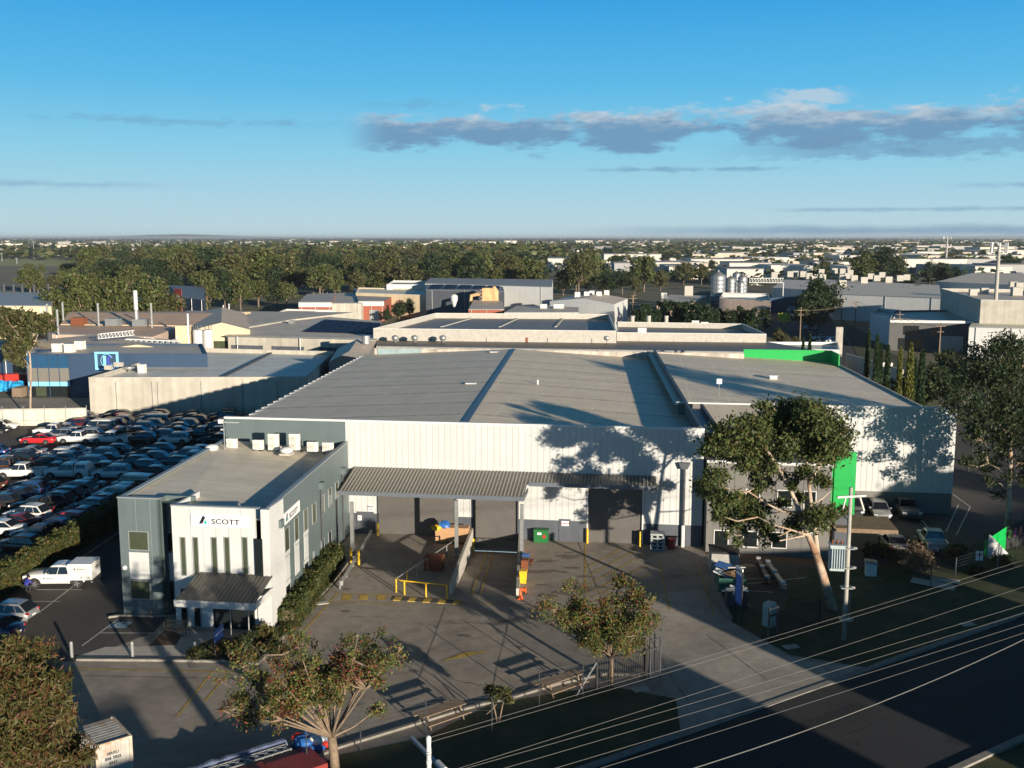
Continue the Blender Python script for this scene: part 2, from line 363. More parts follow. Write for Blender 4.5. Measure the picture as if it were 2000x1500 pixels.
K['bark']=mat('pale_bark',(.42,.33,.25),.85,var=.35,vs=2.2,bump=.2,bs=12,tint=(.26,.15,.09),vs2=1.2)
K['bark_brown']=mat('brown_bark',(.20,.145,.10),.9,var=.3,vs=4,bump=.25,bs=20)
K['bark_dark']=mat('grey_bark',(.15,.115,.085),.9,var=.3,vs=4)
K['asphalt']=mat('worn_asphalt',(.325,.285,.24),.92,var=.2,vs=1.1,var2=.34,vs2=.16,bump=.2,bs=30,tint=(.25,.21,.17))
K['asphalt_dark']=mat('dark_asphalt',(.07,.063,.056),.92,var=.16,vs=2.5,var2=.2,vs2=.15,bump=.15,bs=30)
K['road']=mat('road_asphalt',(.030,.030,.032),.9,var=.15,vs=3,var2=.15,vs2=.1,bump=.15,bs=40)
K['drive']=mat('concrete_driveway',(.37,.335,.29),.9,var=.18,vs=1.3,var2=.3,vs2=.2,bump=.1,bs=25)
K['grass']=mat('mown_grass',(.040,.056,.016),.95,var=.45,vs=5,var2=.35,vs2=.35,bump=.8,bs=14,tint=(.085,.066,.028))
K['bark_mulch']=mat('garden_mulch',(.12,.07,.04),.95,var=.3,vs=5,bump=.4)
K['far_ground']=mat('far_ground',(.13,.125,.07),.95,var=.35,vs=.02,var2=.45,vs2=.004,tint=(.15,.125,.085))
K['shutter']=mat('shutter_slats',(.12,.113,.107),.55,var=.08,vs=1,metal=.2)
K['tailred']=mat('tail_light',(.30,.008,.008),.25,var=.1)
K['lamp']=mat('head_light',(.62,.64,.66),.12,var=.05)
K['alloy']=mat('alloy_wheel',(.36,.36,.36),.35,metal=.6,var=.1)
K['plate']=mat('number_plate',(.7,.7,.68),.5,var=.05)
K['wire']=mat('bare_wire',(.20,.195,.185),.5,var=.1,metal=.2)
K['solar']=mat('solar_panel',(.008,.012,.045),.6,var=.2,vs=.7,spec=.12)
# ------------------------------------------------------------------ site axes (from the building's own lines)
A0=G(676,1040);B0=G(1375,1068)
E=(B0-A0).normalized()                         # along the front of the warehouse
DV=Vector((.07226,1,0)).normalized()           # into its depth
def s_of_u(u,z,p=A0,d=E):
    """distance along a horizontal line p+d*s at height z that shows at column u"""
    # proj x: (px+dx s)/( (py+dy s)cp-(z-CH)sp ) = (u-1000)/F
    k=(u-1000)/F;return (k*(p[1]*cp-(z-CH)*sp)-p[0])/(d[0]-k*d[1]*cp)
O=A0+E*s_of_u(439,10.5)
WL=(A0-O).dot(E)+s_of_u(1376,10.5)             # length of the front
def Wp(s,t,z=0.): return O+E*s+DV*t+Vector((0,0,z))
def sF(u,v): 
    s,z=hit(u,v,O,E);return s,z
ANG=math.atan2(E.y,E.x)
print('front length',WL,'angle',math.degrees(ANG))
# ------------------------------------------------------------------ ground with the sunken dock
dkL=G(883,1163);dkR=G(1008,1163)
sDL,_=sF(925,1052);sDR,_=sF(1013,1052)
dockF=[Vector((dkL.x,dkL.y,0)),Vector((dkR.x,dkR.y,0))];dockB=[Wp(sDL,0),Wp(sDR,0)]
DZ=-1.25;UPZ=Vector((0,0,1))
def holed(bld,x0,x1,y0,y1,z,m=0):
    a,b=dockF;d,c=dockB
    o=[(x0,y0),(x1,y0),(x1,y1),(x0,y1)];i=[a,b,c,d]
    for k in range(4):
        j=(k+1)%4;bld.poly([(*o[k],z),(*o[j],z),(i[j].x,i[j].y,z),(i[k].x,i[k].y,z)],m)
g=MB();holed(g,-60000,60000,-400,60000,-.04);struct(g.build('ground',K['far_ground']))
g=MB();holed(g,-150,36,20,172,.004);struct(g.build('yard',K['asphalt']))
g=MB();g.poly([dockF[0],dockF[1],dockB[1]+Vector((0,0,DZ)),dockB[0]+Vector((0,0,DZ))]);struct(g.build('dock_ramp',K['asphalt']))
def sheet(name,pts,z,m,kind='structure'):
    b=MB();b.poly([(p[0],p[1],z) for p in pts]);o=b.build(name,K[m]);o['kind']=kind;return o
def px(*uv): return [G(u,v) for u,v in uv]
# office car lane left of the office and the sales lot
LANE=px((-330,1290),(165,1290),(240,1215),(455,1045),(420,1015))
sheet('car_lane',[G(-400,1292),G(150,1292),G(300,1235),G(330,1203),G(238,1205)]+[Wp(1,-1),Wp(-1.2,-.5),Wp(-4.5,-.5),G(-400,1130)],.008,'asphalt_dark')
sheet('car_park',[G(-500,1120),Wp(-4.5,-2),Wp(-4.5,66),G(-400,812)],.008,'asphalt_dark')
# right-hand car park
sheet('side_car_park',[G(1390,1092),G(1530,1260)]+[G(1560,1120),G(1700,1110),G(1900,1085),G(2300,1010),G(2300,830),G(1868,830),G(1857,1000),G(1650,985),G(1600,1070)],.008,'asphalt_dark')
# public road parallel to the power line
rd=(G(2000,1200)-G(1330,1435));rd.normalize();rn=Vector((-rd.y,rd.x,0))
r0=G(1330,1435)
def Rd(s,t): return r0+rd*s+rn*t
sheet('road',[Rd(-120,-.25),Rd(260,-.25),Rd(260,-10.3),Rd(-120,-10.3)],.012,'road')
sheet('nature_strip',[Rd(-120,-10.75),Rd(260,-10.75),Rd(260,-22),Rd(-120,-22)],.010,'grass')
K['kerb']=mat('kerb_concrete',(.24,.225,.20),.9,var=.22,vs=2,streak=0,bump=.1)
def kerb(name,a,b,w=.3,h=.13,m='kerb'):
    k=MB();k.slab(a,b,w,0,h);return struct(k.build(name,K[m]))
DRa,DRb=G(1330,1440),G(1700,1303)
sA=(DRa-r0).dot(rd);sB=(DRb-r0).dot(rd)
kerb('kerb',Rd(-120,0),Rd(sA-.3,0));kerb('kerb',Rd(sB+.3,0),Rd(260,0))
kerb('kerb',Rd(sA-.3,-.02),Rd(sB+.3,-.02),.45,.05)
kerb('kerb',Rd(-120,-10.5),Rd(260,-10.5),.4)
# verge lawns
sheet('front_lawn',[G(1330,1435),G(1320,1365),G(1190,1340),G(1100,1352),G(960,1375),G(830,1440),G(660,1475),G(500,1560),Rd(-60,.15),Rd(sA-.4,.15)],.012,'grass')
sheet('side_lawn',[G(1700,1305)]+[G(1545,1280),G(1430,1215),G(1402,1150)]+[G(1500,1205),G(1530,1190),G(1560,1110),G(1700,1108),G(1790,1100),G(1880,1080),G(1930,1040),G(2300,980)]+[Rd(120,14),Rd(120,.15),Rd(sB+.4,.15)],.013,'grass')
sheet('driveway',[G(1330,1440),G(1320,1365),G(1295,1345),G(1290,1285),G(1180,1215),G(1010,1195),G(1370,1150),G(1420,1210),G(1540,1282),G(1620,1298),G(1700,1305)]+[Rd(sB,.1),Rd(sA,.1)],.010,'drive')
# kerb along the yard's front edge
def kerbpath(pts,w=.22,h=.14,m='kerb'):
    k=MB()
    for a,b in zip(pts[:-1],pts[1:]): k.slab(a,b,w,0,h)
    return struct(k.build('kerb',K[m]))
kerbpath(px((520,1520),(660,1462),(830,1410),(900,1388),(960,1372),(1000,1364),(1090,1337),(1180,1318),(1250,1320))
)
kerbpath([G(1378,1090),G(1400,1145),G(1428,1210)])
# footpath and garden bed at the office entrance
sheet('footpath',px((145,1284),(205,1264),(300,1262),(350,1232),(420,1235),(418,1275),(380,1285)),.012,'conc_light')
kerbpath(px((150,1290),(300,1291),(430,1293),(500,1298)),.2,.14)
sheet('garden_bed',px((290,1262),(325,1228),(355,1240),(345,1260)),.016,'bark_mulch')
sheet('garden_bed',px((360,1287),(375,1265),(420,1245),(530,1250),(600,1200),(690,1080),(700,1090),(560,1235),(500,1300)),.016,'bark_mulch')
kerbpath(px((502,1299),(560,1238),(640,1150),(692,1085)),.18,.14)
sheet('side_garden',px((1378,1082),(1640,1112),(1640,1100),(1380,1072)),.02,'bark_mulch')
kerbpath(px((212,1207),(245,1203),(300,1205),(345,1203)),.2,.14)
# painted markings
mk=MB()
def line(b,a,c,w,z=.018,m=0):
    a=Vector((a[0],a[1],0));c=Vector((c[0],c[1],0));d=(c-a).normalized();n=Vector((-d.y,d.x,0))*w/2
    b.poly([(*(a-n).xy,z),(*(c-n).xy,z),(*(c+n).xy,z),(*(a+n).xy,z)],m)
for a,c in [((1143,1062),(1143,1145)),((1143,1145),(1290,1195)),((1287,1100),(1308,1192)),((1364,1102),(1394,1200)),((1143,1145),(1255,1085)),((1143,1128),(1235,1078)),((1143,1110),(1212,1072)),((1143,1160),(1262,1105)),((1155,1166),(1270,1122)),((1185,1168),(1278,1140)),((1225,1180),(1285,1158)),
            ((660,1158),(570,1260)),((660,1160),(770,1163)),((650,1176),(770,1180)),((100,1305),(500,1314)),((415,1312),(345,1400)),((440,1322),(400,1370)),((900,1178),(1005,1181))]:
    line(mk,G(*a),G(*c),.12)
ar=[G(860,1292),G(905,1275),G(958,1270),G(908,1284)];mk.poly([(p.x,p.y,.018) for p in ar])
for u in(667,700,735):
    mk.poly([(p.x,p.y,.019) for p in (G(u,1172),G(u+18,1172.6),G(u+20,1162),G(u+3,1161.5))])
for f in(.30,.44):
    a=dockF[0]*(1-f*1.0)+dockF[1]*f;c=(dockB[0]*(1-f)+dockB[1]*f)+UPZ*DZ
    w=Vector((.06,0,0));mk.poly([a-w+UPZ*.02,a+w+UPZ*.02,c+w+UPZ*.02,c-w+UPZ*.02])
struct(mk.build('yard_markings',K['line_yellow']))
mk=MB()
for a,c in [((70,1152),(160,1152)),((60,1175),(117,1175)),((70,1199),(80,1199)),((20,1240),(197,1104)),((150,1095),(240,1035)),((160,1262),(230,1210)),((195,1236.5),(310,1237)),((1000,1177),(1080,1178)),((1575,1128),(1420,1145)),((1440,1130),(1500,1131)),((1450,1153),(1510,1157)),
            ((1800,1016),(1820,1038)),((1820,1038),(1848,1038)),((1848,1038),(1872,986)),((1868,1045),(1895,990)),((1895,990),(1860,965))]:
    line(mk,G(*a),G(*c),.10)
struct(mk.build('bay_markings',K['line_white']))
mk=MB();mk.poly([(p.x,p.y,.018) for p in px((210,1227),(245,1227),(259,1215),(229,1215))])
dp=struct(mk.build('accessible_bay_marking',mat('pale_blue_marking',(.16,.30,.40),.85,var=.25,vs=3)))
mk=MB();c_=G(237,1221);q=[Vector((math.cos(t),math.sin(t)*1.0,0)) for t in [i*.35 for i in range(1,17)]]
for a,b in zip(q[:-1],q[1:]): line(mk,c_+a*.42,c_+b*.42,.1,.022)
line(mk,c_+Vector((-.1,.0,0)),c_+Vector((-.1,.75,0)),.12,.022);line(mk,c_+Vector((-.1,.1,0)),c_+Vector((.5,.1,0)),.12,.022)
struct(mk.build('wheelchair_marking',K['line_white']))
# speed hump with yellow and black blocks
hump=thing('speed_hump','low speed hump with yellow and black blocks across the loading yard','speed hump',G(840,1170))
b=MB();ks=[];p0,p1=G(770,1170),G(900,1178);L_=(p1-p0).length;n=9
for i in range(n):
    a=p0+(p1-p0)*(i/n);c=p0+(p1-p0)*((i+1)/n-.004);b.slab(a,c,.75,.01,.07,m=i%2)
b.build('rubber_blocks',[K['line_yellow'],K['asphalt_dark']],hump)
HAZE=.00006

# paving joints, cracks and stains
mk=MB();rng=random.Random(12)
def crack(a,c,w,wob=.0,n=8):
    pts=[a+(c-a)*(i/n)+Vector((rng.uniform(-wob,wob),rng.uniform(-wob,wob),0)) for i in range(n+1)]
    for p,q in zip(pts[:-1],pts[1:]): line(mk,p,q,w*rng.uniform(.6,1.3),.021)
for a,c in (((1000,1190),(962,1345)),((870,1185),(812,1345)),((1245,1200),(1300,1300)),((1290,1290),(1345,1372)),((1380,1240),(1500,1330)),((1440,1218),(1640,1320)),((130,1320),(640,1330)),((1130,1060),(1180,1180))): crack(G(*a),G(*c),.05,.03,12)
for i in range(16):
    a=G(rng.uniform(300,1250),rng.uniform(1190,1400));crack(a,a+Vector((rng.uniform(-3,3),rng.uniform(-2,2),0)),.05,.18,9)
crack(G(420,1420),G(470,1360),.14,.12,9)
struct(mk.build('pavement_cracks',mat('crack_filler',(.15,.13,.11),.9)))
mk=MB()
for i in range(46):
    u,v=rng.uniform(560,1380),rng.uniform(1070,1330)
    if i<22: u,v=rng.uniform(1040,1260),rng.uniform(1080,1190)
    c=G(u,v);r=rng.uniform(.1,.5)*(1.3 if i<22 else .7);pts=[]
    for k in range(11):
        t=k*.571;q=r*rng.uniform(.45,1.15);pts.append((c.x+q*1.9*math.cos(t),c.y+q*.8*math.sin(t),.0225+.0004*i))
    mk.poly(pts)
struct(mk.build('oil_stains',mat('oil_stain',(.17,.14,.11),.8,var=.35,vs=5)))

# road wear: patched strips, seams and a worn edge line
mk=MB();rng=random.Random(19)
for s_,t_,l,w in((8,-3.2,7,1.1),(20,-6.5,11,.9),(-6,-7.2,9,1.4),(33,-2.2,6,.8),(14,-8.6,5,1.2),(44,-5,8,1.0)):
    pts=[];n=14
    for k in range(n):
        a=2*math.pi*k/n;pts.append(Rd(s_+l/2*math.copysign(abs(math.cos(a))**.4,math.cos(a))+rng.uniform(-.1,.1),t_+w/2*math.copysign(abs(math.sin(a))**.4,math.sin(a))+rng.uniform(-.06,.06)))
    mk.poly([(p.x,p.y,.0165) for p in pts])
struct(mk.build('road_patches',mat('tar_patch',(.018,.018,.019),.85,var=.25,vs=3)))
mk=MB()
for t_ in(-5.1,-5.0): 
    for i in range(24): line(mk,Rd(-30+i*6,t_+rng.uniform(-.03,.03)),Rd(-30+i*6+5.6,t_+rng.uniform(-.03,.03)),.05,.0172)
for i in range(30):
    a=Rd(rng.uniform(-20,60),rng.uniform(-9.5,-.6));crack(a,a+rd*rng.uniform(-4,4)+rn*rng.uniform(-.8,.8),.04,.15,8)
struct(mk.build('road_seams',mat('road_seam',(.055,.054,.053),.9)))
# ------------------------------------------------------------------ the warehouse
UP=Vector((0,0,1));nF=-DV   # outward side of the front
def qd(b,p,d,t0,t1,z0,z1,out,m=0,th=.06):
    """panel on a vertical plane: p+d*t, z0..z1, standing `out` proud of the plane toward n"""
    n=Vector((d.y,-d.x,0))
    a=p+d*t0;c=p+d*t1
    B=[a+n*out,c+n*out,c+n*(out-th),a+n*(out-th)]
    if t1<t0: B=[c+n*out,a+n*out,a+n*(out-th),c+n*(out-th)]
    b.hexa([(q.x,q.y,z0) for q in B],[(q.x,q.y,z1) for q in B],m)
WH=10.55;DEP=62.
bk,_=sF(676,900);sJ=bk
D1=(sF(740,1045)[0],sF(890,1045)[0]);D2=(sF(926.5,1060)[0],sF(1010,1060)[0]);D3=(sF(1148,1060)[0],sF(1253,1060)[0])
zD1=5.0;zD2=zat(Wp(D2[0],0),973);zD3=zat(Wp(D3[0],0),952)
wh=thing('warehouse','big white metal clad warehouse with grey ridged roof and dark roller doors','warehouse',tuple(O))
def ribs(b,p,d,t0,t1,z0,z1,out,step,w=.05,h=.03,m=0,skip=()):
    t=t0+step/2
    while t<t1:
        if not any(a<t<c and z0<e for a,c,e in skip): qd(b,p,d,t-w/2,t+w/2,z0,z1,out+h,m,h+.01)
        t+=step
doors=[(D1,0.,zD1),(D2,DZ,zD2),(D3,0.,zD3)]
BZ=1.9
# front wall: the cladding is split round the doors
b=MB();edges=[sJ,*D1,*D2,*D3,WL]
segs=[(sJ,D1[0],BZ),(D1[0],D1[1],zD1),(D1[1],D2[0],BZ),(D2[0],D2[1],zD2),(D2[1],D3[0],BZ),(D3[0],D3[1],zD3),(D3[1],WL,BZ)]
for a,c,z in segs: qd(b,O,E,a,c,z,WH-.12,0,th=.25)
b2=MB()
t=sJ+.28
while t<WL-.1:
    z0=next(z for a,c,z in segs if a<=t<=c);qd(b2,O,E,t-.03,t+.03,z0+.05,WH-.14,.02,0,.03);t+=.56
b.build('front_wall',K['clad'],wh);b2.build('cladding_ribs',mat('cladding_rib_grey',(.46,.45,.43),.5,var=.05),wh)
for a,c,z in segs:
    if z==BZ: b=MB();qd(b,O,E,a,c,-.02,BZ,-.003,th=.25);b.build('base_wall',K['slate'],wh)
b=MB();qd(b,O,E,0,sJ,6.5,WH-.12,.0,th=.25);b.build('upper_wall',K['sage'],wh)
b=MB();qd(b,O,E,-.05,WL+.02,WH-.12,WH+.06,.08,th=.42);b.build('parapet_cap',K['white_trim'],wh)
# side and back walls
b=MB();b.slab(Wp(0,.26),Wp(0,DEP),.25,-.05,9.2,side=-1);b.build('side_wall',K['conc'],wh)
# roof: ridge along the depth
zE,zR=9.3,10.52;mid=s_of_u(907,zR,O)
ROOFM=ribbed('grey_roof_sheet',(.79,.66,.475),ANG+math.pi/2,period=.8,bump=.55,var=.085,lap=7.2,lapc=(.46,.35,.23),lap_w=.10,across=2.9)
b=MB()
b.poly([Wp(-.25,.25,zE),Wp(mid,.25,zR),Wp(mid,DEP,zR),Wp(-.25,DEP,zE)])
b.poly([Wp(mid,.25,zR),Wp(WL-.3,.25,zE+.05),Wp(WL-.3,DEP,zE+.05),Wp(mid,DEP,zR)])
b.build('roof',ROOFM,wh)
b=MB();b.hexa([Wp(mid-.32,.3,zR-.04),Wp(mid+.32,.3,zR-.04),Wp(mid+.32,DEP,zR-.04),Wp(mid-.32,DEP,zR-.04)],[Wp(mid-.28,.3,zR+.05),Wp(mid+.28,.3,zR+.05),Wp(mid+.28,DEP,zR+.05),Wp(mid-.28,DEP,zR+.05)]);b.build('ridge_cap',mat('ridge_flashing',(.09,.095,.115),.4,metal=.4,var=.1),wh)
b=MB()
b.slab(Wp(-.30,.3),Wp(-.30,DEP),.12,zE-.10,zE-.03)
for i in range(30):
    t=1+i*2.03;b.box(Wp(-.36,t,zE-.03),(.5,1.0,.12),ANG,0)
b.build('eave_gutter',K['white_trim'],wh)
# back parapet of stained concrete with a bluish patch on the left
b=MB();b.slab(Wp(1.2,DEP+.1),Wp(s_of_u(1453,9.6,Wp(0,DEP+.1),E),DEP+.1),.25,-.05,10.35,side=0);b.build('back_parapet',K['conc_dirty'],wh)
b=MB();b.slab(Wp(1.7,DEP-.1),Wp(8.5,DEP-.1),.1,9.4,10.33,side=0);b.build('parapet_patch',mat('bluish_panel',(.27,.36,.38),.7,var=.1,streak=.15),wh)
# roof ventilators
for u,v in((965,693),(920,756)):
    p=G(u,v,10.0)
    b=MB();b.box(p+Vector((0,0,.2)),(.9,.7,.45),ANG);b.box(p+Vector((0,0,.47)),(1.2,.95,.08),ANG)
    b.build('roof_vent',K['white_trim'],wh)
p=G(1050,751,10.2);b=MB();b.tube(p,p+UP*.55,.1);b.build('vent_pipe',K['white_trim'],wh)
# roller doors
for k,((a,c),z0,z1) in enumerate(doors):
    b=MB();n=int((z1-z0)/.115)
    for i in range(n):
        za=z0+(z1-z0)*i/n;zb=za+(z1-z0)/n
        qd(b,O,E,a,c,za,zb-.02,-.14,0,.1);qd(b,O,E,a,c,zb-.021,zb,-.165,0,.08)
    d=b.build('roller_door',K['shutter'],wh)
    b=MB();qd(b,O,E,a-.12,a,z0,z1+.02,.05,0,.2);qd(b,O,E,c,c+.12,z0,z1+.02,.05,0,.2);qd(b,O,E,a-.12,c+.12,z1+.02,z1+.16,.06,0,.2)
    b.build('frame',K['dark_metal'] if k!=2 else K['white_trim'],d)
# person doors and wall signs
for (u0,u1,v0,v1) in((697,730,1003,1044),(1092,1115,1020,1057)):
    s0,z0=sF(u0,v0);s1,_=sF(u1,v0)
    b=MB();qd(b,O,E,s0,s1,0,max(2.05,z0),.05);d=b.build('door',K['slate'],wh)
    b=MB();b.tube(O+E*(s0+.1)-DV*.12+UP*1.0,O+E*(s0+.22)-DV*.12+UP*1.0,.02,n=6);b.build('handle',K['galv'],d)
def wallsign(name,u0,v0,u1,v1,m,lines,par,col,size,p=None,d=None,frame=None):
    p=O if p is None else p;d=E if d is None else d
    t0,z0=hit(u0,v0,p,d);t1,z1=hit(u1,v1,p,d);n=Vector((d.y,-d.x,0))
    b=MB();qd(b,p,d,t0,t1,z1,z0,.08,0,.04);o=b.build(name,m,par)
    for i,l in enumerate(lines):
        zz=z0-(z0-z1)*(i+.6)/(len(lines)+.2)
        text(l,size,col,p+d*(t0+t1)/2+n*.085+UP*zz,d,UP,o,'lettering',1.1)
    return o
K['white_sign']=mat('white_sign_board',(.8,.8,.78),.4,var=.03)
wallsign('warning_sign',1097,1017,1111,1027,K['white_sign'],['DANGER'],wh,K['red'],.16)
wallsign('notice_sign',719,986,731,998,K['white_sign'],['SPEED','10'],wh,K['ink'],.2)
wallsign('bay_sign',1191,942,1208,952,K['signblue'],['BAY 3'],wh,K['white_sign'],.3)
wallsign('door_sign',699,1006,707,1016,K['white_sign'],['EXIT'],wh,K['ink'],.12)
# downpipe with rainhead near the right end
s0,_=sF(1334,1000);b=MB();q=O+E*s0-DV*.22;b.tube(q+UP*1.9,q+UP*zat(q,912),.14,n=8);dp=b.build('downpipe',K['dark_metal'],wh)
b=MB();b.tube(q+UP*.0,q+UP*1.95,.17,n=8);b.build('pipe_guard',K['white_trim'],dp)
zz=zat(q,908);b=MB();b.hexa([q+E*x*.28+DV*y*.2+UP*(zz-.35) for x,y in((-1,-1),(1,-1),(1,1),(-1,1))],[q+E*x*.5+DV*y*.22+UP*(zz+.2) for x,y in((-1,-1),(1,-1),(1,1),(-1,1))]);b.build('rainhead',K['slate'],dp)
# raised parapet and box gutter between the two roofs
b=MB();b.slab(Wp(WL-.3,.26),Wp(WL-.3,DEP),.3,8.8,10.75,side=0);b.build('dividing_parapet',K['dark_metal'],wh)
b=MB();b.slab(Wp(WL+1.15,.05),Wp(WL+1.15,13),.25,-.05,10.7,side=0);b.build('corner_wall',K['slate'],wh)
b=MB();b.poly([Wp(WL-.15,.1,10.2),Wp(WL+1.1,.1,10.2),Wp(WL+1.1,13,10.2),Wp(WL-.15,13,10.2)]);b.build('box_gutter',ribbed('gutter_sheet',(.2,.2,.2),ANG+math.pi/2,period=.6,metal=.3),wh)
# ------------------------------------------------------------------ loading canopy (two widths)
cz1,cz0=zat(Wp(sF(720,910)[0],0),912),5.2
C0=G(660,960,cz0);C1=G(1023,970,cz0)
dep=(O-C0).dot(DV)-0.0
dep=abs((C0-O).dot(Vector((-E.y,E.x,0))))
sc0=(C0-O).dot(E);sc1=(C1-O).dot(E);dep1=abs((C1-O).dot(Vector((-E.y,E.x,0))));dp_=(dep+dep1)/2
s3=s_of_u(1282,5.7,O);czm=cz1-(cz1-cz0)*.42
nE=Vector((E.y,-E.x,0))
CANM=ribbed('canopy_sheet',(.20,.19,.165),ANG,period=.31,bump=1.,var=.12,rough=.45,metal=.15)
can=thing('loading_canopy','dark ribbed steel canopy over the loading doors on galvanised posts','canopy',tuple(O+E*sc0+nE*dp_))
def cp_(s,t,z): return O+E*s+nE*t+UP*z
b=MB()
def canopy_sheet(b,s0,s1,d,za,zb):
    n=int((s1-s0)/.31)
    b.hexa([cp_(s0,.1,za-.05),cp_(s0,d,zb-.05),cp_(s1,d,zb-.05),cp_(s1,.1,za-.05)][::-1],[cp_(s0,.1,za),cp_(s0,d,zb),cp_(s1,d,zb),cp_(s1,.1,za)][::-1])
    for i in range(n):
        a=s0+(i+.5)*(s1-s0)/n
        b.hexa([cp_(a-.045,.1,za),cp_(a-.045,d,zb),cp_(a+.045,d,zb),cp_(a+.045,.1,za)][::-1],[cp_(a-.03,.1,za+.05),cp_(a-.03,d,zb+.05),cp_(a+.03,d,zb+.05),cp_(a+.03,.1,za+.05)][::-1],1)
canopy_sheet(b,sc0,sc1,dp_,cz1,cz0)
sb=dp_*.42;canopy_sheet(b,sc1+.01,s3,sb,cz1,czm)
b.build('roof',[K['canopy']if'canopy' in K else mat('canopy_pan',(.15,.145,.13),.5,metal=.2,var=.1),mat('canopy_rib',(.30,.285,.25),.45,metal=.15,var=.1)],can)
b=MB();
for a,c,d,z in((sc0-.05,sc1+.05,dp_+.06,cz0),(sc1+.1,s3+.05,sb+.06,czm)):
    b.slab(cp_(a,d,0),cp_(c,d,0),.14,z-.32,z+.03)
b.slab(cp_(sc1+.03,dp_,0),cp_(sc1+.03,sb+.15,0),.12,cz0-.25,cz0+.1)
b.build('gutter',mat('gutter_grey',(.13,.15,.18),.45,var=.08,metal=.2),can)
for u,v in((689,1090),(892,1086),(1019,1096)):
    p=G(u,v);b=MB();b.box((p.x,p.y,(cz0-.3)/2),(.28,.28,cz0-.3),ANG);b.box((p.x,p.y,.05),(.5,.5,.1),ANG);b.build('post',K['galv'],can)
for u in(684,780,890,955,1018):
    s=s_of_u(u,5.3,O);b=MB();b.tube(cp_(s,.0,cz1-.25),cp_(s,dp_,cz0-.2),.09,n=6);b.build('rafter',K['dark_metal'],can)
# ------------------------------------------------------------------ the right-hand unit with the green fin wall
RB=G(1857,1005);RZ=10.6
rw=thing('side_warehouse','white metal clad warehouse with low grey roof and green entrance fin','warehouse',tuple(RB))
RO=RB-E*((RB-G(1360,992)).dot(E)+2.0)
RLn=(RB-RO).dot(E)
def Rp(s,t,z=0): return RO+E*s+DV*t+UP*z
sG0=hit(1597,900,RO,E)[0]
b=MB();qd(b,RO,E,sG0,RLn,2.1,RZ-.1,.0,th=.25);b.build('front_wall',K['clad'],rw)
b2=MB();t=sG0+.3
while t<RLn: qd(b2,RO,E,t-.03,t+.03,2.15,RZ-.12,.02,0,.03);t+=.56
b2.build('cladding_ribs',bpy.data.materials['cladding_rib_grey'],rw)
b=MB();qd(b,RO,E,sG0,RLn,-.03,2.1,-.15,th=.25);b.build('base_wall',K['grey_panel'],rw)
b=MB();qd(b,RO,E,0,sG0,5.5,RZ-.1,.0,th=.25);b.build('upper_wall',K['grey_panel'],rw)
b=MB();qd(b,RO,E,-.2,RLn+.05,RZ-.1,RZ+.05,.06,th=.4);b.build('parapet_cap',K['white_trim'],rw)
b=MB();b.slab(Rp(RLn-.25,.26),Rp(RLn-.25,DEP-9),.25,-.05,9.2,side=-1);b.build('side_wall',K['conc'],rw)
t1=DEP+.0-((RO-O).dot(DV))
b=MB();rz0,rz1=10.3,9.0
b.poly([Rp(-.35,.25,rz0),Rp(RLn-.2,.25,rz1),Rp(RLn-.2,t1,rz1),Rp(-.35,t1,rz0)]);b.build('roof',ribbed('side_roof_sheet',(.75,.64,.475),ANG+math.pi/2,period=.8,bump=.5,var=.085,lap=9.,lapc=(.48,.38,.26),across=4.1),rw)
b=MB();gs=s_of_u(1452,9.6,Rp(0,t1-.4),E);ge=s_of_u(1622,9.4,Rp(0,t1-.4),E)
b.slab(Rp(gs,t1-.4),Rp(ge,t1-.4),.15,9.0,10.75);b.slab(Rp(ge,t1-.4),Rp(ge,t1-5.5),.15,9.0,10.75);b.build('green_parapet',K['green'],rw)
p=G(1404,776,9.9);b=MB();b.tube(p,p+UP*1.7,.04,n=6);po=b.build('sign_post',K['galv'],rw)
b=MB();b.box(p+UP*1.75-DV*.05,(.55,.06,.55),ANG);sg=b.build('roof_sign',K['white_sign'],po)
p=G(1510,740,9.6);b=MB();b.box(p+UP*.2,(.9,.9,.4),ANG);b.box(p+UP*.45,(1.15,1.15,.06),ANG);b.build('roof_vent',K['white_trim'],rw)
# lower front office of the unit
GL=G(1378,1078);gE=(G(1620,1090)-GL).normalized();GLn=(G(1618,1090)-GL).length
gz=zat(GL,901)
b=MB();dpt=(RO-GL).dot(DV)-.02
b.prism([GL,GL+gE*GLn,GL+gE*GLn+DV*dpt,GL+DV*dpt],-.03,gz-.1);ofw=b.build('office_wall',K['grey_panel'],rw)
b=MB();b.prism([GL-gE*.08-DV*.08,GL+gE*(GLn+.08)-DV*.08,GL+gE*(GLn+.08)+DV*.2,GL-gE*.08+DV*.2],gz-.1,gz+.12);b.build('office_parapet',K['white_trim'],rw)
b=MB()
for i in range(1,9): qd(b,GL,gE,GLn*i/9-.012,GLn*i/9+.012,0,gz-.12,.012,0,.012)
b.build('panel_joints',K['dark_metal'],rw)
for (u0,v0,u1,v1) in((1396,1036,1421,1065),(1453,1038,1478,1068),(1509,1040,1535,1070),(1458,956,1482,988),(1520,958,1545,990),(1398,954,1422,984),(1572,960,1590,1040)):
    t0,z0=hit(u0,v0,GL,gE);t1_,z1=hit(u1,v1,GL,gE)
    b=MB();qd(b,GL,gE,t0,t1_,z1,z0,.03,0,.04);w=b.build('window',K['glass'],rw)
    b=MB()
    for a,c,e,f in((t0-.08,t0,z1-.08,z0+.08),(t1_,t1_+.08,z1-.08,z0+.08),(t0,t1_,z0,z0+.08),(t0,t1_,z1-.08,z1)): qd(b,GL,gE,a,c,e,f,.06,0,.07)
    b.build('frame',K['white_trim'],w)
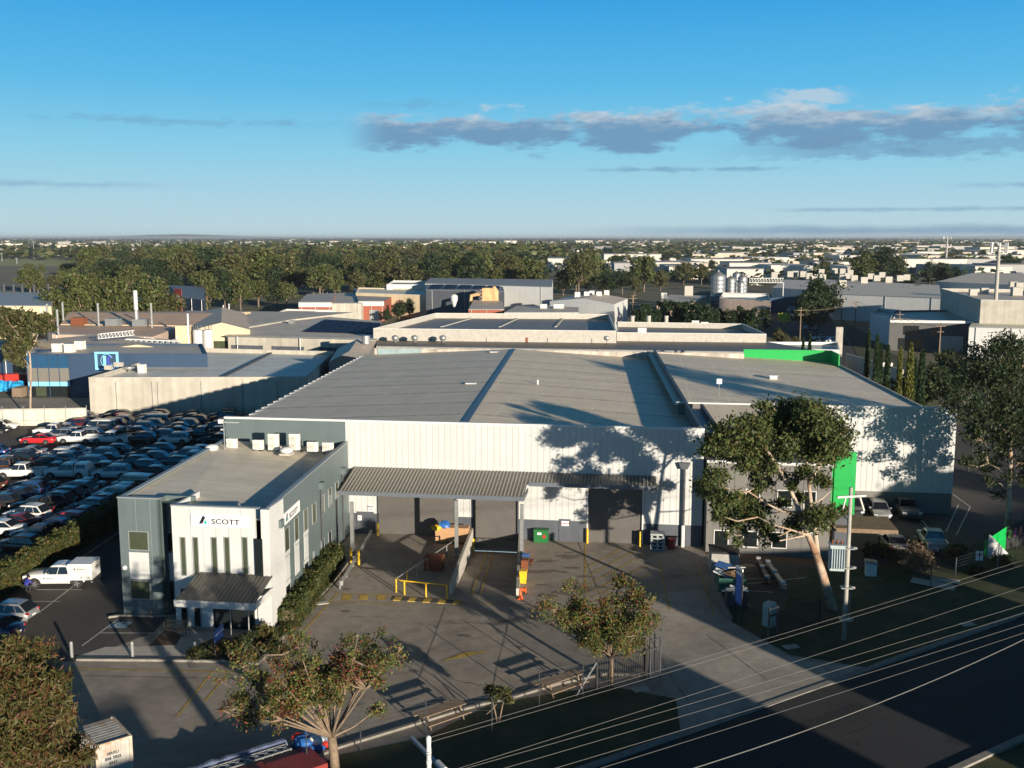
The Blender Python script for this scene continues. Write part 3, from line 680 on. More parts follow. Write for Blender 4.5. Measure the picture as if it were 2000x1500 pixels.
# green fin wall and the dark entry with its small canopy
f0=G(1622,1087);f1=DY(1654,1000,RO.y+1);ft=zat(f0,882)
fd=(Vector((f1.x,f1.y,0))-f0);fd.normalize()
fb_=zat(f0,1003);b=MB();b.slab(f0,f0+E*1.75,.25,fb_,ft);b.slab(f0,f0+DV*9.5,.25,fb_-.4,ft,side=1);b.build('green_fin',K['green'],rw);b=MB();b.slab(f0+E*.3+DV*.3,f0+E*1.6+DV*.3,.2,-.03,fb_);b.slab(f0+E*.3+DV*.3,f0+E*.3+DV*9,.2,-.03,fb_);b.build('entry_wall',K['slate'],rw)
b=MB();q=G(1660,1035,0);q=G(1672,1018,2.6);b.box((q.x+.2,q.y-1,2.6),(5.0,4.2,.35),ANG);b.build('entry_canopy',mat('entry_canopy_roof',(.2,.14,.09),.9,var=.3,vs=2),rw)
# ------------------------------------------------------------------ office block at the front
ofc=thing('office_building','two storey grey green office with white entrance bay and company sign','office',tuple(G(345,1222)))
F0=G(242,1200);OZ=8.66
nD=Vector((DV.y,-DV.x,0))          # outward normal of a right-hand side wall = +x side
SP=G(527,1204);                     # right wall line
t_=hit(527,993,SP,DV)
# the right wall plane passes through the top corner seen at (527,993)
tc_=G(527,993,8.55);SP=Vector((tc_.x,tc_.y,0))
sR=(SP-O).dot(E)                    # along the front axis
def al(p): q=p-O;nn=Vector((-E.y,E.x,0));return q.dot(E),q.dot(nn)
ss0,tt0=al(F0)
def Op(s,t,z=0): return O+E*s+Vector((-E.y,E.x,0))*t+UP*z
sg1=s_of_u(316,4,F0,E)+ss0          # right end of the grey front
Wh0=G(345,1222);sw0,tw0=al(Wh0);sw0=sg1+1.05 if False else sw0
Bl=G(504,1232);sb0,tb0=al(Bl)
sideT=al(SP)[1]
# shell
pts=[Op(ss0,tt0),Op(sg1,tt0),Op(sg1,tt0+1.0),Op(sw0+.1,tt0+1.0),Op(sw0+.1,tw0+.25),Op(sb0,tw0+.25)]
RW0=SP
endT=((A0-SP).dot(DV))
def Sp(t,z=0): return SP+DV*t+UP*z
b=MB()
b.slab(Op(ss0,tt0),Op(sg1,tt0),.25,-.03,OZ,side=1);b.slab(Op(sg1,tt0),Op(sg1,tt0+1.1),.2,-.03,OZ,side=1)
b.slab(Op(sg1-.2,tt0+1.1),Op(sw0+.5,tt0+1.1),.2,-.03,OZ,side=1)
b.build('front_wall',K['sage'],ofc)
back_t=-.05
LB=Wp(.15,-.1)
b=MB();b.slab(Op(ss0,tt0),LB,.25,-.03,OZ-.05,side=-1);b.build('side_wall',K['sage'],ofc)
b=MB();b.slab(Sp(.0),Sp(endT-.1),.25,-.03,8.55,side=1);b.build('side_wall',K['sage'],ofc)
# white entrance bay and blade wall
b=MB();b.slab(Op(sw0,tw0),Op(sb0,tw0),.25,-.03,OZ+.0,side=1);b.slab(Op(sw0,tw0+.25),Op(sw0,tt0+1.0),.2,-.03,OZ+.0,side=-1)
b.slab(Op(sw0,tt0+1.0),Op(sw0,tt0+2.6),.2,OZ-.8,OZ,side=-1);b.build('white_bay_wall',K['white_paint'],ofc)
sb1=al(SP)[0]
bs=s_of_u(530,3,Bl,E)+sb0
b=MB();b.slab(Op(sb0+.05,tb0),Op(bs,tb0),.3,-.03,zat(Bl,1115),side=1)
sU=s_of_u(511,6,Op(0,tb0),E);b.slab(Op(sU,tb0),Op(bs,tb0),.3,zat(Bl,1115),OZ-.0,side=1);b.slab(Op(bs-.25,tb0+.3),Op(bs-.25,tw0+3.0),.25,-.03,OZ,side=0)
b.build('blade_wall',K['white_paint'],ofc)
b=MB();b.slab(Op(sw0-.04,tw0-.05),Op(sb0+.3,tw0-.05),.36,OZ,OZ+.08,side=1);b.slab(Op(ss0-.04,tt0-.05),Op(sg1+.04,tt0-.05),.36,OZ,OZ+.08,side=1)
b.slab(Sp(-.2)+E*.06,Sp(endT-.1)+E*.06,.36,8.55,8.63,side=1);b.slab(Op(ss0,tt0+.3)-E*.05,LB-E*.05,.36,OZ-.05,OZ+.03,side=-1);b.build('parapet_cap',K['alu'],ofc)
# roof
rl,rr=8.45,7.75
b=MB();fr=Op(ss0+.25,tt0+.25);b.poly([fr+UP*rl,Op(sw0,tt0+.25)+UP*(rl-.15),Op(sw0+.1,tw0+.26)+UP*(rl-.15),Op(sb1-.2,tw0+.26)+UP*rr,Sp(endT-.15)-E*.2+UP*rr,LB+E*.2+UP*rl])
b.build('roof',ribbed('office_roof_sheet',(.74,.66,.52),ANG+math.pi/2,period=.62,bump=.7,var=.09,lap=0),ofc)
b=MB();b.box((LB+Sp(endT-.15))/2+UP*(rl-.2)-DV*1.4,(9.2,.4,.12),ANG);b.build('roof_flashing',K['conc_light'],ofc)
# joints on the grey and white fronts
b=MB()
for u in(270,298): s=s_of_u(u,4,F0,E)+ss0;qd(b,Op(0,tt0),E,s-.012,s+.012,0,OZ,.012,0,.014)
for u in(376,400,425,450,474): s=s_of_u(u,4,Wh0,E)+sw0;qd(b,Op(0,tw0),E,s-.01,s+.01,3.5,OZ,.010,0,.014)
b.build('panel_joints',K['alu'],ofc)
def window(par,p,d,u0,v0,u1,v1,glass='glass_green',fr='alu',fw=.06,name='window'):
    t0,z0=hit(u0,v0,p,d);t1,z1=hit(u1,v1,p,d)
    if t1<t0:t0,t1=t1,t0
    if z0<z1:z0,z1=z1,z0
    b=MB();qd(b,p,d,t0,t1,z1,z0,.02,0,.03);w=b.build(name,K[glass],par)
    b=MB()
    for a,c,e,f in((t0-fw,t0,z1-fw,z0+fw),(t1,t1+fw,z1-fw,z0+fw),(t0,t1,z0,z0+fw),(t0,t1,z1-fw,z1)): qd(b,p,d,a,c,e,f,.05,0,.06)
    b.build('frame',K[fr],w);return w
def spandrel(par,p,d,u0,v0,u1,v1,m='white_paint'):
    t0,z0=hit(u0,v0,p,d);t1,z1=hit(u1,v1,p,d);b=MB();qd(b,p,d,min(t0,t1),max(t0,t1),min(z0,z1),max(z0,z1),.03,0,.04);return b.build('spandrel_panel',K[m],par)
pf=Op(0,tt0);pw=Op(0,tw0);pr=Op(0,tt0+1.1)
window(ofc,pf,E,252,1038,290,1074);window(ofc,pf,E,255,1134,294,1170);spandrel(ofc,pf,E,252,1078,293,1132)
window(ofc,pr,E,320,1040,339,1077,'glass');window(ofc,pr,E,322,1135,341,1172,'glass');spandrel(ofc,pr,E,321,1080,341,1133)
for a,c in((353,364.5),(377.5,389),(413.5,425.5),(438.5,450),(473.5,485)):
    w=window(ofc,pw,E,a,1050,c,1123)
for a,c in((355,367),(380,393)): window(ofc,pw,E,a,1187,c,1223,'glass')
window(ofc,pw,E,354,1150,366,1158,'glass')
window(ofc,pw,E,418,1188,498,1243,'glass','dark_metal',.05,'glass_entrance')
qb=Op(0,tw0+.12);b=MB();qd(b,pw,E,sb0-.0,sb0+.55,3.4,6.6,.2,0,.1);b.build('recess_window',K['glass'],ofc)
# side wall windows (columns seen in the photograph; the wall runs into the depth)
S4=lambda x:200+x/4.;V4=lambda y:920+y/4.
for u0,u1,v0,v1,v2,v3 in((1421,1461,505,640,460,595),(1498,1533,420,550,385,515),(1571,1605,350,480,318,445)):
    window(ofc,SP,DV,S4(u0),V4((v0+v2)/2-22),S4(u1),V4((v1+v3)/2+18),'glass_green')
for u0,u1,v0,v1 in((1637,1669,275,385),(1703,1734,215,320),(1764,1791,155,255),(1819,1841,105,200)):
    window(ofc,SP,DV,S4(u0),V4(v0-8),S4(u1),V4(v1),'glass_green')
for u0,u1,v0,v1 in((1424,1468,640,868),(1499,1541,560,778),(1572,1611,482,695)): spandrel(ofc,SP,DV,S4(u0),V4(v0),S4(u1),V4(v1))
for u0,u1,v0,v1 in((1425,1468,875,960),(1575,1610,705,795),(1325,1338,590,745),(1378,1386,535,690),(1646,1654,635,715),(1708,1733,550,650),(1765,1789,485,570),(1828,1840,430,510)):
    window(ofc,SP,DV,S4(u0),V4(v0),S4(u1),V4(v1),'glass')
for u,vt,vb in((1368,425,1080),(1697,125,690),(1866,10,520)):
    t,z=hit(S4(u),V4(vt),SP,DV);q=SP+DV*t+nD*.1
    b=MB();b.tube(q,q+UP*z,.06,n=8);d=b.build('downpipe',K['dark_metal'],ofc)
    b=MB();b.box(q+UP*(z+.15)+nD*.1,(.4,.62,.55),ANG);b.build('rainhead',K['sage'],d)
# signs with the company mark
def company_sign(par,p,d,u0,v0,u1,v1,name='company_sign'):
    t0,z0=hit(u0,v0,p,d);t1,z1=hit(u1,v1,p,d);n=Vector((d.y,-d.x,0));w=t1-t0;h=w/4.9;zc=(z0+z1)/2
    b=MB();qd(b,p,d,t0,t1,zc-h/2,zc+h/2,.10,0,.08);o=b.build(name,K['white_sign'],par)
    logo(o,p+d*(t0+t1)/2+n*.106+UP*zc,d,w)
    return o
def logo(par,c,d,w,m1=None,m2=None):
    """slanted dark bar, small teal triangle and the word SCOTT, w = board width"""
    m1=m1 or K['ink'];m2=m2 or K['teal'];k=w/4.56
    P=lambda x,y:c+d*(x*k)+UP*(y*k)
    b=MB();n=Vector((d.y,-d.x,0))*.006
    def pl(pts,bb): bb.poly([P(*q)+n for q in pts])
    pl([(-1.66,-.28),(-1.35,.33),(-1.20,.33),(-1.13,.19),(-1.37,-.28)],b);b.build('mark',m1,par)
    b=MB();pl([(-1.28,-.28),(-1.12,.07),(-.98,-.28)],b);b.build('mark',m2,par)
    text('SCOTT',.56*k,m1,P(.47,-.09),d,UP,par,'lettering',1.27,.006)
company_sign(ofc,pw,E,374,1005,486,1028)
company_sign(ofc,SP,DV,550.5,1014,583.2,990)
b=MB();q=pf+E*(s_of_u(246,2.5,F0,E)+ss0)-Vector((-E.y,E.x,0))*.06;q=Vector((q.x,q.y,zat(q,1109)));b.lathe(q,[(.02,-.18),(.14,-.12),(.18,0),(.14,.12),(.02,.18)],10);b.build('alarm_box',K['white_trim'],ofc)
# entrance canopy
ec=MB();e0=G(342,1172,3.15);e1=G(497,1180,3.15);h0,t0_=al(e0);h1,t1_=al(e1);tf=(t0_+t1_)/2
zc=3.15
ec.hexa([Op(h0,tf,zc-.02),Op(h1,tf,zc-.02),Op(h1,tw0-.01,zc+.75),Op(h0+.3,tw0-.01,zc+.75)],[Op(h0,tf,zc+.05),Op(h1,tf,zc+.05),Op(h1,tw0-.01,zc+.85),Op(h0+.3,tw0-.01,zc+.85)])
eo=ec.build('entrance_canopy',mat('entrance_roof_sheet',(.10,.096,.085),.55,var=.15,vs=3),ofc)
ec=MB();n=18
for i in range(n):
    a=h0+.15+(h1-h0-.2)*i/n;ec.hexa([Op(a,tf,zc+.05),Op(a+.05,tf,zc+.05),Op(a+.05+.0,tw0-.02,zc+.85),Op(a,tw0-.02,zc+.85)],[Op(a,tf,zc+.09),Op(a+.05,tf,zc+.09),Op(a+.05,tw0-.02,zc+.89),Op(a,tw0-.02,zc+.89)])
ec.build('ribs',mat('entrance_rib',(.12,.115,.1),.5,var=.15),eo)
ec=MB();ec.slab(Op(h0-.05,tf-.04),Op(h1+.05,tf-.04),.1,zc-.42,zc+.04);ec.slab(Op(h0,tf),Op(h0,tw0),.08,zc-.42,zc+.02);ec.slab(Op(h1,tf),Op(h1,tw0),.08,zc-.42,zc+.02);ec.build('fascia',K['white_paint'],eo)
for u in(451,486):
    s=s_of_u(u,1.5,Op(0,tf+.3),E);q=Op(s,tf+.3);ec=MB();ec.tube(q,q+UP*(zc-.1),.045,n=8);ec.build('post',K['galv'],eo)
# roof-top air conditioners in a row along the back of the office roof
def ac_unit(name,p,fans,label,w=.95,h=None,group='outdoor air conditioner units on the office roof'):
    h=h or (.85 if fans==1 else 1.45)
    t=thing(name,label,'air conditioner',tuple(p),group)
    b=MB();b.box(p+UP*(h/2+.12),(w,.36,h),ANG);b.build('casing',K['ac'],t,bevel=.02)
    for i in range(fans):
        z=.12+h*(.5 if fans==1 else (.27,.73)[i]);c=p+UP*z-DV*.185-E*.13*w
        b=MB()
        for r in(.30,.22,.13):
            ps=[c+E*(r*math.cos(a))+UP*(r*math.sin(a))-DV*.01 for a in np.linspace(0,2*math.pi,19)];b.path(ps,.014,4)
        b.box(c-DV*.0,(.12,.03,.12),ANG);b.build('fan_grille',mat('fan_grey',(.30,.28,.25),.6) if 'fan_grey' not in bpy.data.materials else bpy.data.materials['fan_grey'],t)
    b=MB()
    for x in(-.35,.35): b.box(p+E*x*w+UP*.06,(.08,.6,.12),ANG)
    b.build('feet',K['dark_metal'],t);return t
acd=[(453.5,877,1,'small white air conditioner at the left end beside the mast'),(505,880,1,'low white air conditioner left of the first tall pair'),(535,881,2,'tall twin fan air conditioner, the left one of two'),(576,881,2,'tall twin fan air conditioner, the right one of two'),(611,884,1,'single fan air conditioner just right of the tall ones'),(641,885,1,'single fan air conditioner at the right end by the parapet')]
for u,v,f,l in acd: ac_unit('air_conditioner',G(u,v,8.2),f,l)
am=thing('antenna_mast','thin mast with yagi antenna at the back corner of the office roof','antenna',tuple(G(439,878,8.4)))
p=G(439,878,8.4);b=MB();b.tube(p,p+UP*2.6,.05,n=6);b.build('mast',K['galv'],am)
b=MB();q=p+UP*2.45;b.tube(q-E*.4,q+E*1.4,.02,n=5)
for i in range(7): b.tube(q+E*(i*.22)-DV*.3,q+E*(i*.22)+DV*.3,.012,n=4)
b.box(q+UP*.1-E*.25,(.4,.4,.35));b.build('aerial',K['white_trim'],am)
for u,v,lb in((414,883,'round white roof fan at the back left corner of the office roof'),(560,888,'small white roof fan below the tall air conditioners')):
    p=G(u,v,8.2);t=thing('roof_fan',lb,'roof fan',tuple(p),'fans on the office roof')
    b=MB();b.lathe(p,[(.3,0),(.3,.2),(.55,.25),(.6,.45),(.45,.62),(.1,.7)],14);b.build('cowl',K['white_trim'],t,smooth=True);b=MB();b.box(p+UP*.08,(1.0,1.0,.16),ANG);b.build('base',K['conc_light'],t)
# ------------------------------------------------------------------ things standing in the yard
def one(name,label,cat,b,mats,loc=(0,0,0),group=None,**k):
    o=b.build(name,mats,None,**k);tag(o,label,cat,group);return o
# dock retaining walls
b=MB();b.slab(dockF[0],dockB[0],.22,DZ-.1,.95,side=1);one('retaining_wall','concrete retaining wall on the left of the sunken dock','wall',b,K['conc_light'])  # same pale concrete over the full height
b=MB();b.slab(dockF[1],dockB[1],.22,DZ-.1,.55,side=-1);one('retaining_wall','low concrete retaining wall on the right of the sunken dock','wall',b,K['conc_light'])
# yellow bollards
bol=[(738,1046,1.15,'yellow bollard at the left jamb of the widest roller door'),(686,1100,1.3,'yellow bollard on the left side of the canopy post by the hedge'),(701,1105,1.3,'yellow bollard on the right side of the canopy post by the hedge'),(1147,1061,1.3,'yellow bollard at the left jamb of the bay 3 door'),(1250,1067,1.3,'yellow bollard at the right jamb of the bay 3 door')]
for u,v,h,l in bol:
    b=MB();p=G(u,v);b.tube(p,p+UP*h,.1,n=10);b.tube(p+UP*h,p+UP*(h+.05),.1,.05,n=10);one('bollard',l,'bollard',b,K['yellow'],group='yellow bollards at the loading doors')
p=G(924.5,1067,-.6);p.z=DZ;b=MB();b.tube(p,p+UP*1.35,.1,n=10);one('bollard','yellow bollard down in the sunken dock beside its door','bollard',b,K['yellow'],group='yellow bollards at the loading doors')
for u,v,l in((140.5,1284,'pale pipe bollard, leftmost on the entrance kerb'),(259,1284,'pale pipe bollard in the middle of the entrance kerb'),(381,1284,'pale pipe bollard next to the blue entrance sign')):
    b=MB();p=G(u,v);b.lathe(p,[(.11,0),(.11,.98),(.09,1.06),(.02,1.1)],12);b.lathe(p,[(.112,.8),(.112,.9)],12);one('bollard',l,'bollard',b,K['galv'],group='pipe bollards on the entrance kerb')
# hand rail of yellow and grey pipes
hr=thing('hand_rail','yellow and grey pipe hand rail round the sunken dock ramp','railing',tuple(G(775,1158)))
a0,a1=G(774,1157),G(890,1078);c1=G(873,1170)
b=MB()
n=6
for i in range(n+1):
    p=a0+(a1-a0)*(i/n)
    bb=MB();bb.tube(p,p+UP*1.1,.055,n=6);bb.build('post',K['yellow'] if i<2 else K['galv'],hr)
for i in(0.08,.55,1.): 
    p=G(783,1161)+(c1-G(783,1161))*i;bb=MB();bb.tube(p,p+UP*1.1,.06,n=6);bb.build('post',K['yellow'],hr)
b.tube(a0+UP*1.1,a1+UP*1.1,.05,n=6);b.build('top_rail',K['galv'],hr);b=MB();b.tube(G(783,1161)+UP*1.1,c1+UP*1.1,.05,n=6);b.tube(a0+UP*1.1,G(783,1161)+UP*1.1,.05,n=6);b.build('front_rail',K['yellow'],hr)
# guard rail along the hedge
gr=thing('guard_rail','grey W-beam guard rail between hedge and loading yard','guard rail',tuple(G(665,1150)))
g0,g1=G(666,1152),G(726,1050)
d=(g1-g0).normalized();n_=Vector((d.y,-d.x,0));b=MB()
for off,z in((0,.72),(.05,.64),(0,.56),(.05,.48),(0,.40)): b.slab(g0+n_*off,g1+n_*off,.05,z-.05,z+.05)
b.build('beam',K['galv'],gr)
for i in range(6):
    p=g0+(g1-g0)*((i+.1)/5.2)-n_*.12;b=MB();b.box(p+UP*.36,(.12,.15,.72));b.build('post',K['galv'],gr)
b=MB();b.lathe(g0+UP*.36,[(.18,0),(.2,.1),(.2,.4),(.16,.42)],10);b.build('end_cap',K['galv'],gr)
# timber crates, rusty bin, blue and yellow sacks near the second post
def crate(u,v,sx,sy,h,l,m='board',name='crate',rz=0.):
    p=G(u,v);b=MB();b.box(p+UP*(.12+h/2),(sx,sy,h),ANG+rz)
    for x in(-.4,0,.4): b.box(p+UP*.05+E*x*sx,(.12,sy,.1),ANG+rz)
    for i in range(3): b.box(p+UP*(.12+h*(i+.5)/3)-DV*(sy/2+.01),(sx*.98,.03,h*.22),ANG+rz)
    return one(name,l,'crate',b,K[m])
crate(862,1058,1.0,1.0,1.25,'brown cardboard carton on a pallet with blue sheet on top')
crate(893,1058,2.1,1.1,1.3,'large timber crate behind the canopy post')
b=MB();p=G(862,1058)+UP*1.4-DV*.2;rng=random.Random(3)
def lump(b,c,r,rng,n=10,m=0):
    k=len(b.v);rows=6
    for i in range(rows+1):
        ph=math.pi*i/rows
        for j in range(n):
            t=2*math.pi*j/n;q=.75+.5*rng.random();b.v.append((c[0]+r[0]*q*math.sin(ph)*math.cos(t),c[1]+r[1]*q*math.sin(ph)*math.sin(t),c[2]+r[2]*q*math.cos(ph)))
    for i in range(rows):
        for j in range(n):
            jj=(j+1)%n;o=k+i*n;b.f.append((o+j,o+n+j,o+n+jj,o+jj));b.m.append(m)
lump(b,p+UP*.25+E*.3,(.5,.4,.35),rng);one('plastic_sheet','crumpled blue plastic sheet on top of the carton','sheet',b,K['blue'])
b=MB();lump(b,p+UP*.02-E*.35-DV*.3,(.45,.35,.25),rng);one('sack','yellow sack lying on the front edge of the carton','sack',b,K['yellow'])
b=MB();p=G(848,1112);b.box(p+UP*.6,(1.5,1.0,1.2),ANG);
for i in range(4): b.box(p+UP*(.15+.3*i),(1.54,1.04,.06),ANG)
one('steel_bin','rusty red steel bin beside the hand rail','bin',b,K['rust'])
# wheelie bins, cones, trolley, gas cabinet, drums
def wheelie(u,v,m,l,lid=None):
    p=G(u,v);t=thing('wheelie_bin',l,'wheelie bin',tuple(p),'wheelie bins along the dock wall')
    b=MB();b.hexa([p+E*x*.24+DV*y*.26+UP*.06 for x,y in((-1,-1),(1,-1),(1,1),(-1,1))],[p+E*x*.29+DV*y*.36+UP*.96 for x,y in((-1,-1),(1,-1),(1,1),(-1,1))]);b.build('body',K[m],t)
    b=MB();b.hexa([p+E*x*.31+DV*y*.39+UP*.965 for x,y in((-1,-1),(1,-1),(1,1),(-1,1))],[p+E*x*.27+DV*y*.33+UP*1.07 for x,y in((-1,-1),(1,-1),(1,1),(-1,1))]);b.build('lid',K[lid or m],t)
    for s in(-1,1):
        b=MB();q=p+DV*.28+E*s*.26+UP*.1;b.tube(q-E*.03,q+E*.03,.1,n=10);b.build('wheel',K['black'],t)
wheelie(1022,1139,'yellow','bright yellow wheelie bin, nearest of the row by the dock wall')
wheelie(1025,1117,'rust','dark maroon wheelie bin behind the yellow one','rust');wheelie(1027,1106,'dark_metal','grey wheelie bin with blue lid behind the red one','blue')
def cone(u,v,l,lay=False):
    p=G(u,v);t=thing('traffic_cone',l,'traffic cone',tuple(p),'orange cones by the dock wall')
    b=MB();ax=UP if not lay else (-E*.95+UP*.05).normalized();q=p+UP*(.03 if not lay else .2)
    b.tube(q,q+ax*.7,.18,.03,n=12);b.build('cone',K['orange'],t)
    b=MB();(b.box(p+UP*.02,(.4,.4,.04),ANG) if not lay else b.box(q,(.04,.4,.4),ANG));b.build('base',K['orange'],t)
cone(1016.5,1170,'upright orange traffic cone in front of the dock wall');cone(1027,1157,'orange traffic cone lying on its side by the dock wall',True)
p=G(1033,1100);b=MB();b.box(p+UP*.2,(.7,1.1,.06),ANG)
for s in(-1,1): b.tube(p+E*.3*s+DV*.5+UP*.2,p+E*.3*s+DV*.5+UP*1.1,.025,n=6);b.tube(p+E*.3*s-DV*.4+UP*.1-E*.03,p+E*.3*s-DV*.4+UP*.1+E*.03,.1,n=8)
b.tube(p-E*.3+DV*.5+UP*1.1,p+E*.3+DV*.5+UP*1.1,.025,n=6);one('hand_trolley','small steel hand trolley behind the wheelie bins','trolley',b,K['rust'])
gc=thing('gas_cabinet','green gas bottle cabinet with red diamond sign against the wall','cabinet',tuple(G(1057,1057)))
p=G(1057,1058);b=MB();b.box(p+UP*.58,(1.25,.8,1.1),ANG);b.box(p+UP*1.15,(1.32,.88,.06),ANG);b.build('body',K['dkgreen'],gc)
b=MB();c=p-DV*.415+UP*.6+E*.28;b.poly([c-E*.2,c-UP*.2,c+E*.2,c+UP*.2]);b.build('hazard_diamond',K['red'],gc)
b=MB();c=p-DV*.41+UP*.85-E*.15;b.poly([c-E*.18-UP*.1,c+E*.18-UP*.1,c+E*.18+UP*.1,c-E*.18+UP*.1]);b.build('label_plate',K['white_sign'],gc)
p=G(1284,1072);b=MB()
for i in range(4):
    b.box(p+UP*(.08+i*.33),(1.25,1.1,.10),ANG)
    for x in(-.5,0,.5): b.box(p+UP*(.22+i*.33)+E*x,(.18,1.1,.2),ANG)
b.box(p+UP*1.42,(1.25,1.1,.16),ANG);one('pallet_stack','pale grey stack of plastic pallets by the downpipe','pallets',b,mat('grey_plastic',(.33,.36,.36),.6))
p=G(1311,1071);b=MB();b.lathe(p,[(.3,0),(.31,.02),(.3,.3),(.315,.31),(.3,.6),(.33,.85),(.34,.9),(.3,.9)],16);one('drum','red plastic drum beside the pallet stack','drum',b,K['red'],smooth=False)
# waste skips and the blue sign board
def skip(pa,w,l,h,m,name,label,lid=None,slope=.25):
    p=Vector((pa.x,pa.y,0));t=thing(name,label,'waste skip',tuple(p));d1,d2=E,DV
    b=MB();th=.06
    def c(x,y,z): return p+d1*x+d2*y+UP*z
    B=[c(-w/2,-l/2+slope,.12),c(w/2,-l/2+slope,.12),c(w/2,l/2-slope,.12),c(-w/2,l/2-slope,.12)];T=[c(-w/2,-l/2,h),c(w/2,-l/2,h),c(w/2,l/2,h),c(-w/2,l/2,h)]
    for i in range(4):
        j=(i+1)%4;m_=(B[0]+B[2])/2;s=lambda q:q+(Vector((m_.x,m_.y,q.z))-q).normalized()*th
        b.hexa([B[i],B[j],s(B[j]),s(B[i])],[T[i],T[j],s(T[j]),s(T[i])])
    b.hexa([q for q in B],[q+UP*.05 for q in B])
    for x in(-w/2+.1,w/2-.1): b.box(c(x,0,.06),(.15,l*.7,.12),ANG)
    b.build('body',K[m],t)
    return t,c
K['skip_white']=mat('chipped_white_paint',(.34,.33,.31),.7,var=.2,vs=4)
t,c=skip(G(1413,1116),2.2,2.0,1.75,'skip_white','front_lift_bin','white front lift rubbish bin with black lid, behind the open green skip',slope=.35)
b=MB();b.hexa([c(-1.15,-1.0,1.76),c(1.15,-1.0,1.76),c(1.15,1.05,1.82),c(-1.15,1.05,1.82)],[c(-1.15,-.9,1.9),c(1.15,-.9,1.9),c(1.15,1.05,1.95),c(-1.15,1.05,1.95)]);b.build('lid',K['black'],t)
K['skip_green']=mat('faded_green_paint',(.03,.12,.09),.7,var=.2,vs=3)
t,c=skip(G(1424,1148),2.0,3.4,1.3,'skip_green','open_skip','long green open skip full of flattened cartons and sheets',slope=.3)
rng=random.Random(5)
for i in range(8):
    b=MB();b.box(c(rng.uniform(-.6,.6),rng.uniform(-1.3,1.3),1.15+.05*i),(rng.uniform(.6,1.3),rng.uniform(.5,1.4),.03),rng.random()*3,0,rng.uniform(-.4,.4))
    tag(b.build('waste_sheet',K[('board','white_sign','blue','board')[i%4]]),['torn brown carton','white foam sheet','blue plastic sheet','flattened brown carton','large brown carton flap','pale packing board','bright blue film','folded brown carton'][i]+' lying on the rubbish in the green skip','rubbish')
t,c=skip(G(1437,1185),1.5,1.3,1.25,'dark_metal','waste_bin','dark bin heaped with white boards behind the blue sign',slope=.1)
for i in range(5):
    b=MB();b.box(c(rng.uniform(-.4,.4),rng.uniform(-.3,.3),1.2+.06*i),(1.3,.3,.03),rng.random()*.8-.4,0,rng.uniform(-.3,.3));tag(b.build('waste_board',K['white_sign']),['long','short','tilted','split','thin'][i]+' white board on the heap in the dark bin','rubbish')
sb_=thing('sign_board','tall blue and white company sign board on two dark posts','sign',tuple(G(1440,1215)))
q0,q1=G(1435,1212),G(1447.5,1222);d=(q1-q0).normalized()
for q in(q0,q1): b=MB();b.tube(q,q+UP*3.9,.05,n=6);b.build('post',K['black'],sb_)
b=MB();b.slab(q0,q1,.06,1.45,3.55);b.build('panel',K['signblue'],sb_);b=MB();b.slab(q0,q1,.07,3.55,4.1);hp=b.build('header',K['white_sign'],sb_)
n_=Vector((d.y,-d.x,0));text('SCOTT',.2,K['ink'],(q0+q1)/2+n_*.04+UP*3.82,d,UP,hp,'lettering',1.2)
# long steel beams lying in the bay, white end plates
def beam(p,q,l,m):
    t=thing('steel_beam',l,'steel beam',tuple(p),'steel beams stored by the skips');d=(q-p).normalized();n_=Vector((-d.y,d.x,0))
    b=MB();b.slab(p,q,.35,.16,.2);b.slab(p,q,.35,.46,.5);b.slab(p,q,.06,.2,.46);b.build('girder',K[m],t)
    for f in(.1,.55,.95):
        c=p+(q-p)*f;b=MB();b.box(c+UP*.56,(.4,.35,.12),math.atan2(d.y,d.x));b.build('end_plate',K['white_trim'],t)
        b=MB();b.box(c+UP*.08,(.2,.7,.16),math.atan2(d.y,d.x));b.build('bearer',K['wood'],t)
beam(G(1500,1143),G(1480,1100),'dark steel beam with three white plates, left of the pair','dark_metal');beam(G(1532,1155),G(1498,1106),'longer grey steel beam with one square plate, right of the pair','galv')
p=G(1462,1112);b=MB();b.hexa([p+E*x+DV*y for x,y in((-.6,-.8),(.9,-.6),(.9,.6),(-.6,.6))],[p+E*x*.6+DV*y*.6+UP*.35 for x,y in((-.6,-.8),(.9,-.6),(.9,.6),(-.6,.6))]);one('timber_offcut','pale timber offcut lying left of the steel beams','timber',b,K['wood'])
p=G(1502,1222);b=MB();b.lathe(p,[(.5,0),(.5,1.55),(.46,1.7),(.42,1.72)],4);one('kiosk','tall pale teal electrical kiosk beside the sliding gate','kiosk',b,mat('kiosk_teal',(.30,.40,.38),.5))
